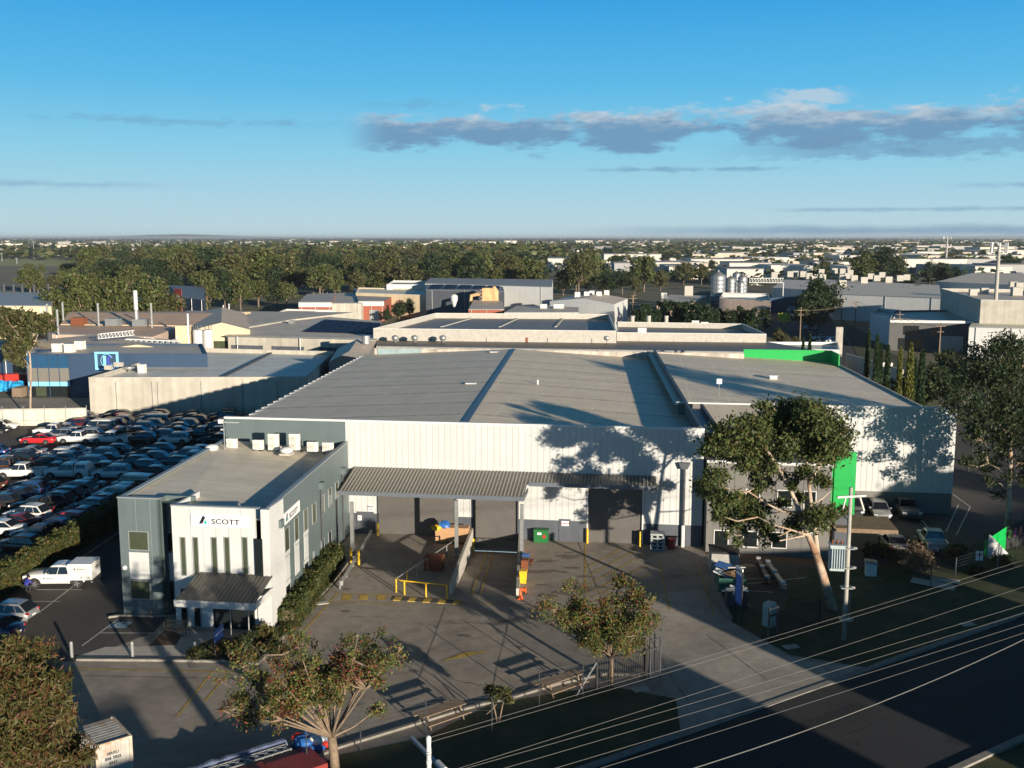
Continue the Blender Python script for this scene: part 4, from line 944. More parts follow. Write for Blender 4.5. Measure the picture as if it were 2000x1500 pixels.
# entrance sign, benches
es=thing('entrance_sign','small blue sign on two legs in the entrance garden','sign',tuple(G(421,1278)));q0,q1=G(420.5,1279),G(437,1262);d=(q1-q0).normalized()
for q in(q0,q1): b=MB();b.tube(q,q+UP*.9,.035,n=6);b.build('leg',K['galv'],es)
b=MB();b.slab(q0,q1,.05,.75,1.6);b.build('panel',K['signblue'],es);n_=Vector((d.y,-d.x,0))
b=MB();b.slab(q0+n_*.03,q1+n_*.03,.01,1.2,1.3);b.build('lettering_band',K['white_sign'],es)
bn=thing('bench','slatted timber bench in front of the white entrance bay','bench',tuple(G(341,1240)))
def bench(t,p,w=1.7):
    b=MB()
    for i in range(4): b.box(p+UP*.45-DV*(.2-i*.12),(w,.1,.04),ANG)
    b.build('seat',K['wood'],t);b=MB()
    for i in range(4): b.box(p+UP*(.55+i*.12)+DV*(.28+.03*i),(w,.03,.09),ANG)
    b.build('backrest',K['wood'],t)
    for s in(-1,1):
        b=MB();b.box(p+E*s*(w/2-.15)+UP*.22-DV*.18,(.06,.06,.44),ANG);b.box(p+E*s*(w/2-.15)+UP*.5+DV*.25,(.06,.06,1.0),ANG);b.box(p+E*s*(w/2-.15)+UP*.42,(.06,.5,.05),ANG);b.build('leg',K['dark_metal'],t)
bench(bn,G(341,1241));bn=thing('bench','dark bench against the grey wall left of the white bay','bench',tuple(G(310,1203)));bench(bn,G(311,1203))
# ------------------------------------------------------------------ picnic tables on the front lawn
def picnic(p,rz,L_,label):
    t=thing('picnic_table',label,'picnic table',tuple(p),'picnic tables on the front lawn');c,s=math.cos(rz),math.sin(rz);X=Vector((c,s,0));Y=Vector((-s,c,0))
    b=MB()
    for i in range(5): b.box(p+Y*(-.32+.16*i)+UP*.75,(L_,.145,.045),rz)
    b.build('top',K['wood'],t)
    for k in(-1,1):
        b=MB()
        for i in(-.08,.08): b.box(p+Y*(k*.78+i)+UP*.45,(L_,.15,.045),rz)
        b.build('seat',K['wood'],t)
        b=MB();q=p+X*k*(L_/2-.35);b.box(q+UP*.40,(.06,1.7,.09),rz);b.box(q+UP*.69,(.06,.75,.09),rz)
        for m_ in(-1,1): b.tube(q+Y*m_*.65,q+Y*m_*.25+UP*.72,.05,n=5)
        b.build('leg',K['wood'],t)
a=math.atan2((G(888,1395)-G(815,1420)).y,(G(888,1395)-G(815,1420)).x)
picnic(G(862,1408),a,2.9,'timber picnic table with attached benches, left of the two by the kerb')
picnic(G(1095,1347),a,2.9,'timber picnic table with attached benches, right of the two near the gate')
# ------------------------------------------------------------------ gates and fences
def palisade(name,label,p,q,h,npal,m='dark_metal',tower=None,rails=(.25,.95)):
    t=thing(name,label,'gate',tuple(p));d=(q-p);L_=d.length;d.normalize();b=MB()
    for f in rails: b.slab(p+UP*0,q,.05,h*f-.03,h*f+.03)
    b.build('rails',K[m],t)
    b=MB()
    for i in range(npal): b.box(p+d*(L_*(i+.5)/npal)+UP*h*.52,(.035,.03,h*.96),math.atan2(d.y,d.x))
    b.build('pickets',K[m],t)
    for f in(0,1): b=MB();b.box(p+d*L_*f+UP*h/2,(.09,.09,h),math.atan2(d.y,d.x));b.build('post',K[m],t)
    return t
p,q=G(1165,1349),G(1262,1326)
pg=palisade('sliding_gate','open steel picket sliding gate with tall tower frame beside the small tree',p,q,1.9,22,'black')
d=(q-p).normalized();q2=G(1269,1328);q3=G(1289,1322)
for k,c in enumerate((q2,q3,q2+Vector((-d.y,d.x,0))*.6,q3+Vector((-d.y,d.x,0))*.6)): b=MB();b.box(c+UP*1.3,(.08,.08,2.6),math.atan2(d.y,d.x));b.build('tower_post',K['dark_metal'],pg)
b=MB()
for z in(.3,1.95,2.55): b.slab(q2,q3,.06,z-.03,z+.03)
for i in range(7): b.box(q2+(q3-q2)*((i+.5)/7)+UP*1.1,(.03,.03,1.7),math.atan2(d.y,d.x))
b.build('tower_frame',K['dark_metal'],pg)
b=MB();b.tube(p,p+UP*0+Vector((0,0,1.9)),.03);b.tube(G(1125,1360),p+UP*1.8,.045,n=6);b.build('brace',K['galv'],pg)
p,q=G(1500,1258),G(1600,1222)
pg=palisade('sliding_gate','black steel picket gate on the far side of the driveway',p,q,2.0,26,'black')
b=MB();d=(q-p).normalized()
for z in(.4,2.0,2.4): b.slab(p-d*.05,p+d*.9,.06,z-.03,z+.03)
for s in(0,.9): b.box(p+d*s+UP*1.25,(.1,.1,2.5),math.atan2(d.y,d.x))
b.build('tower_frame',K['dark_metal'],pg)
def chain_fence(label,pts,h=2.1,step=3.2,wires=4):
    t=thing('wire_fence',label,'fence',tuple(pts[0]));b=MB()
    for a,c in zip(pts[:-1],pts[1:]):
        L_=(c-a).length;n=max(1,int(round(L_/step)))
        for i in range(n): bb=MB();q=a+(c-a)*(i/n);bb.tube(q,q+UP*h,.035,n=6);bb.build('post',K['galv'] if i%2 else K['dark_metal'],t)
        for k in range(wires): b.tube(a+UP*(h*(1-k*.12)),c+UP*(h*(1-k*.12)),.008,n=4,caps=False)
    b.build('wires',K['dark_metal'],t);return t
chain_fence('thin post and wire fence along the kerb by the picnic tables',px((600,1500),(705,1467),(832,1436),(961,1432),(1053,1378),(1138,1361),(1165,1349)))
chain_fence('post and wire fence crossing the side lawn toward the banner',[G(1604,1226),G(1710,1198),G(1771,1182),G(1817,1155),G(1911,1125),G(2050,1065)])
# boundary fence of pale panels behind the sales lot
pf_=thing('panel_fence','long pale corrugated boundary fence with posts behind the sales lot','fence',tuple(G(-150,838)))
f0,f1=G(-160,836),G(171,831);b=MB();b.slab(f0,f1,.06,.1,2.6);b.build('panel',mat('cream_fence',(.55,.52,.44),.7,var=.1,vs=2,streak=.15),pf_)
n_=8;d=(f1-f0).normalized();nn=Vector((d.y,-d.x,0))
for i in range(n_+1):
    q=f0+(f1-f0)*i/n_+nn*.08;b=MB();b.tube(q,q+UP*3.0,.05,n=6);b.build('post',K['galv'],pf_)
b=MB()
for z in(.9,2.5): b.slab(f0+nn*.08,f1+nn*.08,.04,z-.03,z+.03)
b.build('rail',K['galv'],pf_)
# ------------------------------------------------------------------ power poles and lines
def pole(u,v,h,r,label):
    p=G(u,v);t=thing('power_pole',label,'power pole',tuple(p));b=MB();b.path([p,p+UP*h*.5,p+UP*h],[r,r*.87,r*.72],10);b.build('pole',K['pole_conc'],t,smooth=True);return p,t
p,t=pole(1648,1250,10.6,.165,'pale concrete power pole with transformer on the side lawn')
zt=zat(p,968)
b=MB();b.box(p+UP*zt-DV*.2,(2.1,.12,.14),R(12));b.build('crossarm',K['galv'],t)
b=MB();zb,zq=zat(p,1112),zat(p,1064);c=p-E*.75-DV*.1;b.box(c+UP*(zb+zq)/2,(.95,.75,zq-zb),ANG);b.box(c+UP*(zq+.03),(1.05,.85,.07),ANG)
tr=b.build('transformer',mat('transformer_grey',(.36,.42,.44),.5,var=.08),t)
b=MB()
for i in range(6): b.box(c-DV*.42+E*(-.4+.16*i)+UP*(zb+zq)/2,(.03,.12,(zq-zb)*.8),ANG)
b.build('cooling_fins',bpy.data.materials['transformer_grey'],tr)
for x in(-.3,0,.3): b=MB();q=c+E*x+UP*(zq+.05);b.lathe(q,[(.05,0),(.09,.08),(.05,.12),(.09,.2),(.04,.3)],8);b.build('bushing',K['rust'],tr)
for v_ in(1070,1108,1147,1210):
    z=zat(p,v_);b=MB();b.box(p+UP*z,(.75,.62,.07),ANG);b.box(p+UP*z+E*.45,(.25,.12,.14),ANG);b.build('bracket',K['galv'],t)
b=MB();b.tube(p+UP*(zt-.1)+E*.6,p+UP*(zt-1.0)+E*.9,.06,n=6);b.tube(p+UP*(zt-.1)-E*.3,p+UP*(zt-.9)-E*.45,.05,n=6);b.build('drop_fuse',K['ac'],t)
# near pole whose top shows at the bottom edge
q=G(837,1436,10.6);pp=Vector((q.x,q.y,0));t=thing('power_pole','near concrete pole with diagonal steel crossarm at the bottom edge','power pole',tuple(pp))
b=MB();b.path([pp,pp+UP*9.0],[.15,.11],10);b.build('pole',K['pole_conc'],t);b=MB();b.lathe(pp+UP*9.0,[(.07,0),(.095,.1),(.075,.2),(.095,.35),(.075,.5),(.095,.65),(.075,.8),(.095,1.0),(.075,1.2),(.09,1.5),(.05,1.58)],12);b.build('insulator',K['white_trim'],t)
c0=G(806,1438,10.15);c1=G(885,1530,8.9);c1.z=8.9;c0.z=9.0
c0=G(803,1440,8.95);c1=G(905,1545,8.95)
b=MB();dd=(c1-c0).normalized();ctr=(c0+c1)/2;b.box(ctr,((c1-c0).length,.12,.12),math.atan2(dd.y,dd.x));b.build('crossarm',K['galv'],t)
ze=G(861,1495,9.05);b=MB();b.tube(ze-dd*.25,ze+dd*.35,.1,n=10);b.build('strain_insulator',K['white_trim'],t)
pr_=Rd(75,-13);t2=thing('power_pole','concrete power pole up the road, outside the right edge','power pole',tuple(pr_));b=MB();b.path([pr_,pr_+UP*11],[.24,.17],10);b.build('pole',K['pole_conc'],t2)
b=MB();b.box(pr_+UP*10.4,(3,.15,.15),math.atan2(rn.y,rn.x));b.build('crossarm',K['galv'],t2)
WZ=10.3
wl=[((1000,1394),(1900,1125),'uppermost thin power line, ending on the near pole'),((1000,1403),(1930,1125),'second thin power line, running close under the uppermost'),((1000,1468),(2000,1146),'third power line from the top'),((1000,1475),(2000,1181),'fourth power line from the top'),((1000,1496),(2000,1197),'fifth power line, above the road kerb'),((1086,1500),(2000,1219),'sixth power line, just above the lower pair'),((1175,1500),(2000,1236),'seventh thin power line, next above the thick cable'),((1357,1500),(2000,1249),'thick sagging cable, the lowest line over the road')]
for i,(a,c,l) in enumerate(wl):
    A=G(*a,WZ);C=G(*c,WZ);thick=.016 if i==7 else .0065
    d=C-A;pts=[]
    s0=-.55 if i>1 else -(A.x-pp.x)/d.x
    s1=2.2
    for k in range(25):
        s=s0+(s1-s0)*k/24;q=A+d*s
        sag=(4*(s-.5)**2-1)*(.10 if i<7 else .55)*.5
        q.z=WZ+sag;pts.append(q)
    b=MB();b.path(pts,thick,6);one('power_line',l,'power line',b,K['wire'],group='power lines along the road')
# lamp standards out of the way of the picture: service pole across the road throws a long shadow over the yard
sp_=Vector((4.5,20.,0));t=thing('power_pole','pole across the road behind the viewpoint, outside the frame','power pole',tuple(sp_));b=MB();b.path([sp_,sp_+UP*10.5],[.36,.26],10);b.build('pole',K['pole_conc'],t);b=MB();b.box(sp_+UP*9.6,(2.4,.15,.18),R(30));b.build('crossarm',K['galv'],t)
# ------------------------------------------------------------------ side lawn bits
b=MB();p=G(1822,1143);b.box(p+UP*.12,(3.2,1.2,.08),-.55,0,.03);b.box(p+E*1.2+DV*.9+UP*.16,(2.2,.9,.06),-.4);one('concrete_slab','pale broken slabs lying on the side lawn','slab',b,K['conc_light'])
p=G(1700,1125);t=thing('meter_box','small white meter box on a stand by the side fence','meter box',tuple(p));b=MB();b.box(p+UP*.55,(.85,.5,1.0),ANG);b.build('cabinet',K['ac'],t);b=MB();b.box(p+UP*1.15+DV*.1,(.95,.7,.25),ANG,0,.1);b.build('hood',K['galv'],t)
p=G(1911,1113);t=thing('warning_sign','small white sign board on the lawn in front of the banner','sign',tuple(p));b=MB();b.tube(p,p+UP*.8,.03,n=6);b.build('post',K['dark_metal'],t);b=MB();b.box(p+UP*1.2,(.55,.04,.8),ANG);sg_=b.build('panel',K['white_sign'],t)
b=MB();b.box(p+UP*1.2-DV*.03,(.4,.01,.06),ANG);b.box(p+UP*1.35-DV*.03,(.4,.01,.1),ANG);b.build('lettering_band',K['red'],sg_)
# green banner with leaf pattern on the fence, white sail in front
q0,q1=G(1922,1092),G(2060,1040);bnr=thing('banner','green and black banner with coloured spots stretched on the side fence','banner',tuple(q0))
b=MB();b.hexa([q0+UP*.15,q0+(q1-q0)*.28+UP*.1,q0+(q1-q0)*.28+UP*.1+DV*.03,q0+UP*.15+DV*.03],[q0+UP*1.6,q0+(q1-q0)*.28+UP*2.2,q0+(q1-q0)*.28+UP*2.2+DV*.03,q0+UP*1.6+DV*.03]);b.build('green_panel',K['green'],bnr)
a_=q0+(q1-q0)*.283;b=MB();b.hexa([a_+UP*.1,q1+UP*.1,q1+UP*.1+DV*.03,a_+UP*.1+DV*.03],[a_+UP*2.2,q1+UP*2.6,q1+UP*2.6+DV*.03,a_+UP*2.2+DV*.03]);b.build('black_panel',K['black'],bnr)
dn=(q1-q0).normalized();nn=Vector((dn.y,-dn.x,0))
for i,cc in enumerate(((.25,.5,.1),(.35,.08,.2),(.4,.12,.1),(.08,.25,.5))):
    c=a_+dn*(.6+.95*i)+UP*1.45+nn*.02;b=MB();b.poly([c+dn*(.3*math.cos(x))+UP*(.42*math.sin(x)) for x in np.linspace(0,6.283,17)[:-1]]);b.build('spot',mat('banner_spot',cc,.6),bnr)
q=q0+dn*.35;b=MB();b.hexa([q-nn*-.1+UP*.05,q+dn*2.6+UP*.05+nn*.6,q+dn*2.6+nn*.55+UP*.05,q+nn*.05+UP*.05],[q+nn*.12+UP*2.1,q+nn*.15+dn*.12+UP*2.1,q+nn*.1+dn*.12+UP*2.1,q+nn*.08+UP*2.1]);one('sail_flag','white triangular flag leaning against the green banner','flag',b,K['white_paint'])
# pit lids
for u,v,l in((1282-30,1347,'flat pale pit lid on the front lawn by the gate'),(1545,1264,'flat pale pit lid on the side lawn by the driveway'),(1890,1220,'concrete pit lid at the road kerb on the right'),(628,1178,'square metal pit lid beside the hedge kerb')):
    p=G(u,v);b=MB();b.box(p+UP*.03,(1.0,.6,.06),.3);one('pit_lid',l,'pit lid',b,K['conc_light'],group='pit lids')
# ------------------------------------------------------------------ vehicles
def paintmat(name,c,metal=0.,rough=.32):
    m,nt,b=_bsdf(name);b.inputs['Base Color'].default_value=(*c,1);b.inputs['Roughness'].default_value=rough;b.inputs['Metallic'].default_value=metal
    b.inputs['Coat Weight'].default_value=.5;b.inputs['Coat Roughness'].default_value=.08
    tc=N(nt,'ShaderNodeTexCoord');n=N(nt,'ShaderNodeTexNoise');n.inputs['Scale'].default_value=2.2;n.inputs['Detail'].default_value=5;nt.links.new(tc.outputs['Object'],n.inputs['Vector'])
    r=N(nt,'ShaderNodeMapRange');r.inputs['To Min'].default_value=rough*.75;r.inputs['To Max'].default_value=rough*1.5;nt.links.new(n.outputs['Fac'],r.inputs['Value']);nt.links.new(r.outputs[0],b.inputs['Roughness'])
    return m
PAINT={'white':paintmat('paint_white',(.66,.66,.65)),'silver':paintmat('paint_silver',(.36,.37,.38),.5),'grey':paintmat('paint_grey',(.13,.135,.14),.4),'black':paintmat('paint_black',(.010,.011,.013)),
 'dark blue':paintmat('paint_dark_blue',(.012,.025,.075),.2),'blue':paintmat('paint_blue',(.02,.08,.25),.2),'dark red':paintmat('paint_dark_red',(.16,.012,.014),.1),'bright red':paintmat('paint_red',(.55,.02,.03)),
 'bronze':paintmat('paint_bronze',(.12,.05,.022),.3),'charcoal':paintmat('paint_charcoal',(.035,.036,.04),.3),'champagne':paintmat('paint_champagne',(.30,.27,.22),.4)}
K['car_glass']=mat('car_glass',(.010,.013,.018),.05,var=.02,spec=.7)
K['trim_black']=mat('plastic_trim',(.02,.02,.021),.6,var=.1)
# side outlines: front at -x.  cabin = (base front, roof front, roof rear, base rear), heights
SPEC={
 'suv':dict(L=4.62,W=1.86,H=1.66,belt=1.0,hood=.98,nose=.78,cab=(-1.08,-.22,1.55,2.2),deck=None,wb=(-1.42,1.28),r=.36),
 'wagon':dict(L=4.75,W=1.82,H=1.55,belt=.95,hood=.92,nose=.74,cab=(-1.05,-.05,1.55,2.28),deck=None,wb=(-1.45,1.32),r=.33),
 'sedan':dict(L=4.78,W=1.82,H=1.45,belt=.93,hood=.90,nose=.72,cab=(-1.0,-.08,.92,1.85),deck=.99,wb=(-1.45,1.32),r=.33),
 'hatch':dict(L=4.2,W=1.78,H=1.50,belt=.95,hood=.93,nose=.74,cab=(-1.05,-.12,1.25,1.98),deck=None,wb=(-1.32,1.25),r=.32),
 'ute':dict(L=5.35,W=1.90,H=1.82,belt=1.12,hood=1.13,nose=.98,cab=(-1.05,-.42,.78,.98),deck='tray',wb=(-1.65,1.57),r=.40),
 'canopy':dict(L=5.35,W=1.90,H=1.84,belt=1.12,hood=1.13,nose=.98,cab=(-1.05,-.42,.78,.98),deck='canopy',wb=(-1.65,1.57),r=.40),
 'van':dict(L=4.9,W=1.85,H=1.92,belt=1.1,hood=1.08,nose=.9,cab=(-1.75,-1.0,2.25,2.42),deck=None,wb=(-1.5,1.45),r=.34)}
def loft(b,rings,m=0,closed=True):
    k=len(b.v);n=len(rings[0])
    for r in rings: b.v+=[tuple(p) for p in r]
    for i in range(len(rings)-1):
        for j in range(n-1): o=k+i*n;b.f.append((o+j,o+j+1,o+n+j+1,o+n+j));b.m.append(m)
    b.f.append(tuple(range(k+n-1,k-1,-1)));e=k+(len(rings)-1)*n;b.f.append(tuple(range(e,e+n)));b.m+=[m,m]
def make_car(kind,label,colour,group=None):
    S=SPEC[kind];L_,W,H_=S['L'],S['W'],S['H'];x0,x1=-L_/2,L_/2;w=W/2;bt=S['belt'];c0,c1,c2,c3=S['cab'];dk=S['deck']
    t=thing({'suv':'suv','wagon':'station_wagon','sedan':'sedan','hatch':'hatchback','ute':'pickup_truck','canopy':'pickup_truck','van':'van'}[kind],label,'car' if kind in('suv','wagon','sedan','hatch') else ('van' if kind=='van' else 'pickup truck'),(0,0,0),group)
    P_=PAINT[colour];zb=.24 if kind not in('ute','canopy') else .36
    def ring(x,top,ww,zl=None):
        zl=zb if zl is None else zl
        crown=top+.025
        return [(x,-ww*.86,zl),(x,-ww*.97,zl+.12),(x,-ww,zl+(top-zl)*.55),(x,-ww*.96,top-.06),(x,-ww*.88,top),(x,0,crown),(x,ww*.88,top),(x,ww*.96,top-.06),(x,ww,zl+(top-zl)*.55),(x,ww*.97,zl+.12),(x,ww*.86,zl),(x,-ww*.86,zl)]
    hd,ns=S['hood'],S['nose'];rear=bt-.02 if dk is None else (dk if isinstance(dk,float) else bt)
    R_=[ring(x0,ns-.12,w*.70,zb+.1),ring(x0+.08,ns,w*.86,zb+.03),ring(x0+.35,ns+(hd-ns)*.55,w*.96),ring(x0+.8,hd-.01,w*.995),ring(c0,hd+.02,w),ring(c0+.5,bt,w),ring(0.2,bt,w),ring(c2,bt,w)]
    if isinstance(dk,float): R_+=[ring(c3-.1,dk,w*.99),ring(x1-.3,dk-.02,w*.94),ring(x1-.06,dk-.08,w*.84,zb+.05),ring(x1,dk-.25,w*.74,zb+.12)]
    elif dk is None: R_+=[ring(x1-.45,bt,w*.98),ring(x1-.1,bt-.05,w*.90,zb+.04),ring(x1,bt-.22,w*.80,zb+.1)]
    else: R_+=[ring(c3+.02,bt,w)]
    b=MB();loft(b,R_)
    body=b.build('body',P_,t,smooth=False);body['_paint']=1
    for p in body.data.polygons: p.use_smooth=len(p.vertices)==4
    # cabin
    wi,wt=w*.955,w*(.76 if kind in('suv','van','ute','canopy') else .72);zc=bt-.03 if dk!='x' else bt
    rf=H_
    cz=[(c0,zc,wi),(c3,zc,wi)]
    def cr(x,z,ww): return (x,-ww,z),(x,ww,z)
    b=MB()
    A,B_=cr(c0,zc,wi);C_,D_=cr(c1,rf-.05,wt);Ex,Fx=cr((c1+c2)/2-.0,rf,wt);G_,H2=cr(c2,rf-.06,wt*.98);I_,J_=cr(c3,zc,wi*.96)
    k=[A,B_,C_,D_,Ex,Fx,G_,H2,I_,J_]
    n0=len(b.v);b.v+=k
    for f in((0,1,3,2),(2,3,5,4),(4,5,7,6),(6,7,9,8),(0,2,4,6,8),(9,7,5,3,1),(8,9,1,0)): b.f.append(tuple(n0+i for i in f));b.m.append(0)
    cb=b.build('cabin',P_,t,bevel=.10);cb['_paint']=1
    # glass, standing just proud of the cabin skin
    def lerp(p,q,f): return Vector(p)+(Vector(q)-Vector(p))*f
    b=MB();o=.013
    def gl(a,c,d,e,ins=.08,nrm=None):
        """a,c bottom  d,e top"""
        a,c,d,e=[Vector(q) for q in(a,c,d,e)];cen=(a+c+d+e)/4
        n=(c-a).cross(e-a).normalized()
        if n.dot(cen-Vector((cen.x*.6,0,bt*.6)))<0:n=-n
        q=[]
        for v in(a,c,d,e): q.append(v+(cen-v).normalized()*ins+n*o)
        b.poly(q)
    gl(A,B_,D_,C_,.10)
    ws=b.build('windscreen',K['car_glass'],t);b=MB()
    gl(I_,J_,H2,G_,.10 if dk is None or isinstance(dk,float) else .09);b.build('rear_window',K['car_glass'],t)
    for s,(a,c,d,g_) in((-1,(A,I_,G_,C_)),(1,(B_,J_,H2,D_))):
        b=MB();a,c,d,g_=[Vector(q) for q in(a,c,d,g_)]
        nn=Vector((0,s,.22)).normalized()*.02
        cuts={'suv':(.0,.40,.74,1.),'wagon':(0,.42,.76,1.),'sedan':(0,.52,1.),'hatch':(0,.5,1.),'ute':(0,.55,1.),'canopy':(0,.55,1.),'van':(0,.36,1.)}[kind]
        for f0,f1 in zip(cuts[:-1],cuts[1:]):
            def pt(f,h):
                lo=a+(c-a)*f;hi=g_+(d-g_)*f;return lo+(hi-lo)*h+nn
            e0=.075/max(.3,(c-a).length)
            b.poly([pt(f0+e0*(1.1 if f0==0 else .35),.06),pt(f1-e0*(.8 if f1==1 else .35),.06),pt(f1-e0*(1.1 if f1==1 else .35),.86),pt(f0+e0*(1.2 if f0==0 else .35),.86)])
        b.build('side_window',K['car_glass'],t)
    if dk in('tray','canopy'):
        b=MB();x=c3+.06;tz=bt+.02
        for s in(-1,1): b.box(((x+x1)/2,s*(w-.06),.36+(tz-.36)/2),(x1-x,.1,tz-.36))
        b.box((x1-.04,0,.50+(tz-.5)/2),(.08,W-.18,tz-.5));b.box(((x+x1)/2,0,.55),(x1-x,W-.2,.06),m=1)
        b.box((x+.03,0,.45+(tz-.45)/2),(.05,W-.2,tz-.45))
        o_=b.build('tray',[P_,K['trim_black']],t);o_['_paint']=1
        if dk=='tray' and kind=='ute':
            b=MB()
            for s in(-1,1): b.tube((x+.25,s*(w-.15),tz),(x+.12,s*(w-.35),H_-.05),.035,n=6)
            b.tube((x+.12,-(w-.35),H_-.05),(x+.12,w-.35,H_-.05),.035,n=6);b.build('sports_bar',K['trim_black'],t)
        if dk=='canopy':
            b=MB();b.hexa([(x,-w*.93,tz),(x1-.05,-w*.93,tz),(x1-.05,w*.93,tz),(x,w*.93,tz)],[(x+.02,-w*.76,H_-.02),(x1-.30,-w*.76,H_),(x1-.30,w*.76,H_),(x+.02,w*.76,H_-.02)])
            o_=b.build('canopy_shell',P_,t,bevel=.05);o_['_paint']=1
            b=MB()
            for s in(-1,1): 
                f=lambda xx,h:(xx-(.25*h if xx>1 else 0)*.6,s*(w*.93-(w*.17)*h+.012),tz+(H_-tz)*h)
                b.poly([f(x+.2,.2),f(x1-.3,.2),f(x1-.32,.8),f(x+.2,.8)])
            g_=lambda y,h:(x1-.05-.25*h+.012,y,tz+(H_-tz)*h)
            b.poly([g_(-w*.72,.15),g_(w*.72,.15),g_(w*.62,.82),g_(-w*.62,.82)]);b.build('canopy_window',K['car_glass'],t)
    # wheels, arches, lights, mirrors, plates
    rr=S['r']
    for xw in S['wb']:
        for s in(-1,1):
            b=MB();y=s*(w-.11);b.tube((xw,y-.11,rr),(xw,y+.11,rr),rr,n=18);wl_=b.build('wheel',K['black'],t)
            b=MB();b.tube((xw,y+s*.105,rr),(xw,y+s*.118,rr),rr*.66,rr*.62,n=14,m=0)
            for q in range(5):
                an=q*2*math.pi/5;b.tube((xw+rr*.1*math.cos(an),y+s*.12,rr+rr*.1*math.sin(an)),(xw+rr*.6*math.cos(an),y+s*.122,rr+rr*.6*math.sin(an)),.045,n=4,m=1)
            b.build('rim',[K['trim_black'],K['alloy']],wl_)
    b=MB()
    for xw in S['wb']:
        for s in(-1,1):
            y=s*(w+.006);q=[(xw+(rr+.08)*math.cos(a),y,max(zb,rr+(rr+.08)*math.sin(a))) for a in np.linspace(-.25,math.pi+.25,13)]
            b.poly(q if s<0 else q[::-1]);
    b.build('wheel_arches',K['trim_black'],t)
    for s in(-1,1):
        b=MB();b.box((x0+.16,s*w*.74,ns-.06),(.22,.36,.15),s*-.35);b.build('headlight',K['lamp'],t)
        b=MB();tz_=bt-.12 if dk is None or isinstance(dk,float) else bt-.22;b.box((x1-.07,s*w*.80,tz_),(.14,.24,.15 if dk is None or isinstance(dk,float) else .34),s*.25);b.build('tail_light',K['tailred'],t)
        b=MB();b.box((c0+.35,s*(w+.1),bt+.1),(.12,.2,.15));o_=b.build('mirror',P_,t);o_['_paint']=1
    b=MB();b.box((x0+.02,0,ns-.26),(.06,W*.5,.2),m=0);b.box((x0+.01,0,ns-.42),(.1,W*.78,.14),m=0);b.build('grille',K['trim_black'],t)
    b=MB();b.box((x1+.005,0,bt-.36 if dk is None or isinstance(dk,float) else .62),(.03,.40,.12));b.build('number_plate',K['plate'],t)
    b=MB();b.box((x1-.02,0,zb+.12),(.10,W*.82,.16));b.build('bumper',K['trim_black'] if kind not in('ute',) else K['galv'],t)
    if kind in('suv','wagon'):
        b=MB()
        for s in(-1,1): b=MB();b.tube((c1+.15,s*wt*.9,rf+.03),(c2-.1,s*wt*.9,rf+.01),.02,n=5);b.build('roof_rail',K['trim_black'],t)
    return t
KN={'suv':'SUV','wagon':'station wagon','sedan':'sedan','hatch':'hatchback','ute':'dual cab ute','canopy':'ute with canopy','van':'van'}
PROTO={}
def place(kind,colour,p,rz,label,group=None):
    p=Vector((p[0],p[1],.01))
    if kind not in PROTO:
        t=make_car(kind,label,colour,group);PROTO[kind]=t;t.location=p;t.rotation_euler=(0,0,rz);return t
    k_=.965+.035*math.sin(p[0]*7.3+p[1]*3.1);t=dup(PROTO[kind],p,rz,label,group,PAINT[colour],(k_*(1+.03*math.sin(p[0]*3)),k_,k_*(1+.04*math.sin(p[1]*5))))
    if not group and 'group' in t: del t['group']
    return t
ORD=['','first','second','third','fourth','fifth','sixth','seventh','eighth','ninth','tenth','eleventh','twelfth','thirteenth','fourteenth']
# the sales lot: blocks of tightly parked rows, noses to the left
rng=random.Random(11)
GRP='cars packed in rows in the sales lot'
blocks=[('middle block','the wide aisle',G(100,934).y,6,2.42),('back block','the far aisle',G(100,866).y,8,2.55)]
fixed={(0,0):[('ute','white',42),('canopy','white',134),('suv','white',221),('hatch','dark red',296)],
       (1,0):[('sedan','bright red',77),('ute','white',152),('ute','white',217),('suv','black',275),('suv','white',342)],
       (1,1):[('suv','silver',120),('suv','silver',170),('ute','bronze',232)]}
colpool=['white']*10+['bright red']+['black']*8+['charcoal']*7+['grey']*3+['silver']*2+['dark blue']*4+['blue']+['dark red']*4+['bronze']+['champagne']
kindpool=['suv']*10+['wagon']*2+['sedan']*4+['hatch']*5+['ute']*2+['canopy']+['van']
def lotwallx(y):       # where the warehouse's left wall stands at this depth
    q=O+DV*((y-O.y)/DV.y);return q.x-.8
ncar=0
for bi,(bn_,an_,y0,nr,pit) in enumerate(blocks):
    for r in range(nr):
        y=y0+pit*r
        row=[]
        if (bi,r) in fixed:
            for k,c,u in fixed[(bi,r)]: row.append((k,c,G(u,proj((0,y,0))[1]).x+ (0)))
            x=row[-1][2]+5.6 if bi!=0 else row[-1][2]+5.2
            start=row[0][2]
        else:
            x=G(-25,proj((0,y,0))[1]).x+rng.uniform(0,4)
            if bi==1: x=max(x,G(60+22*r if r<6 else 160,proj((0,y,0))[1]).x)
        xm=min(G(447,proj((0,y,0))[1]).x,lotwallx(y)-2.6)
        while x<xm:
            k=rng.choice(kindpool);c=rng.choice(colpool)
            if bi==1 and r>2 and rng.random()<.35: c=rng.choice(['black','charcoal','dark red','grey'])
            if k in('van','canopy') and c not in('white','silver'): c='white'
            row.append((k,c,x));x+=SPEC[k]['L']+rng.uniform(.25,.9)
        for i,(k,c,xx) in enumerate(row):
            lab=f"{c} {KN[k]}, {ORD[i+1]} from left in {ORD[r+1]} row of the {bn_}"
            place(k,c,(xx,y+rng.uniform(-.12,.12)),R(rng.uniform(-2.5,2.5)),lab,GRP);ncar+=1
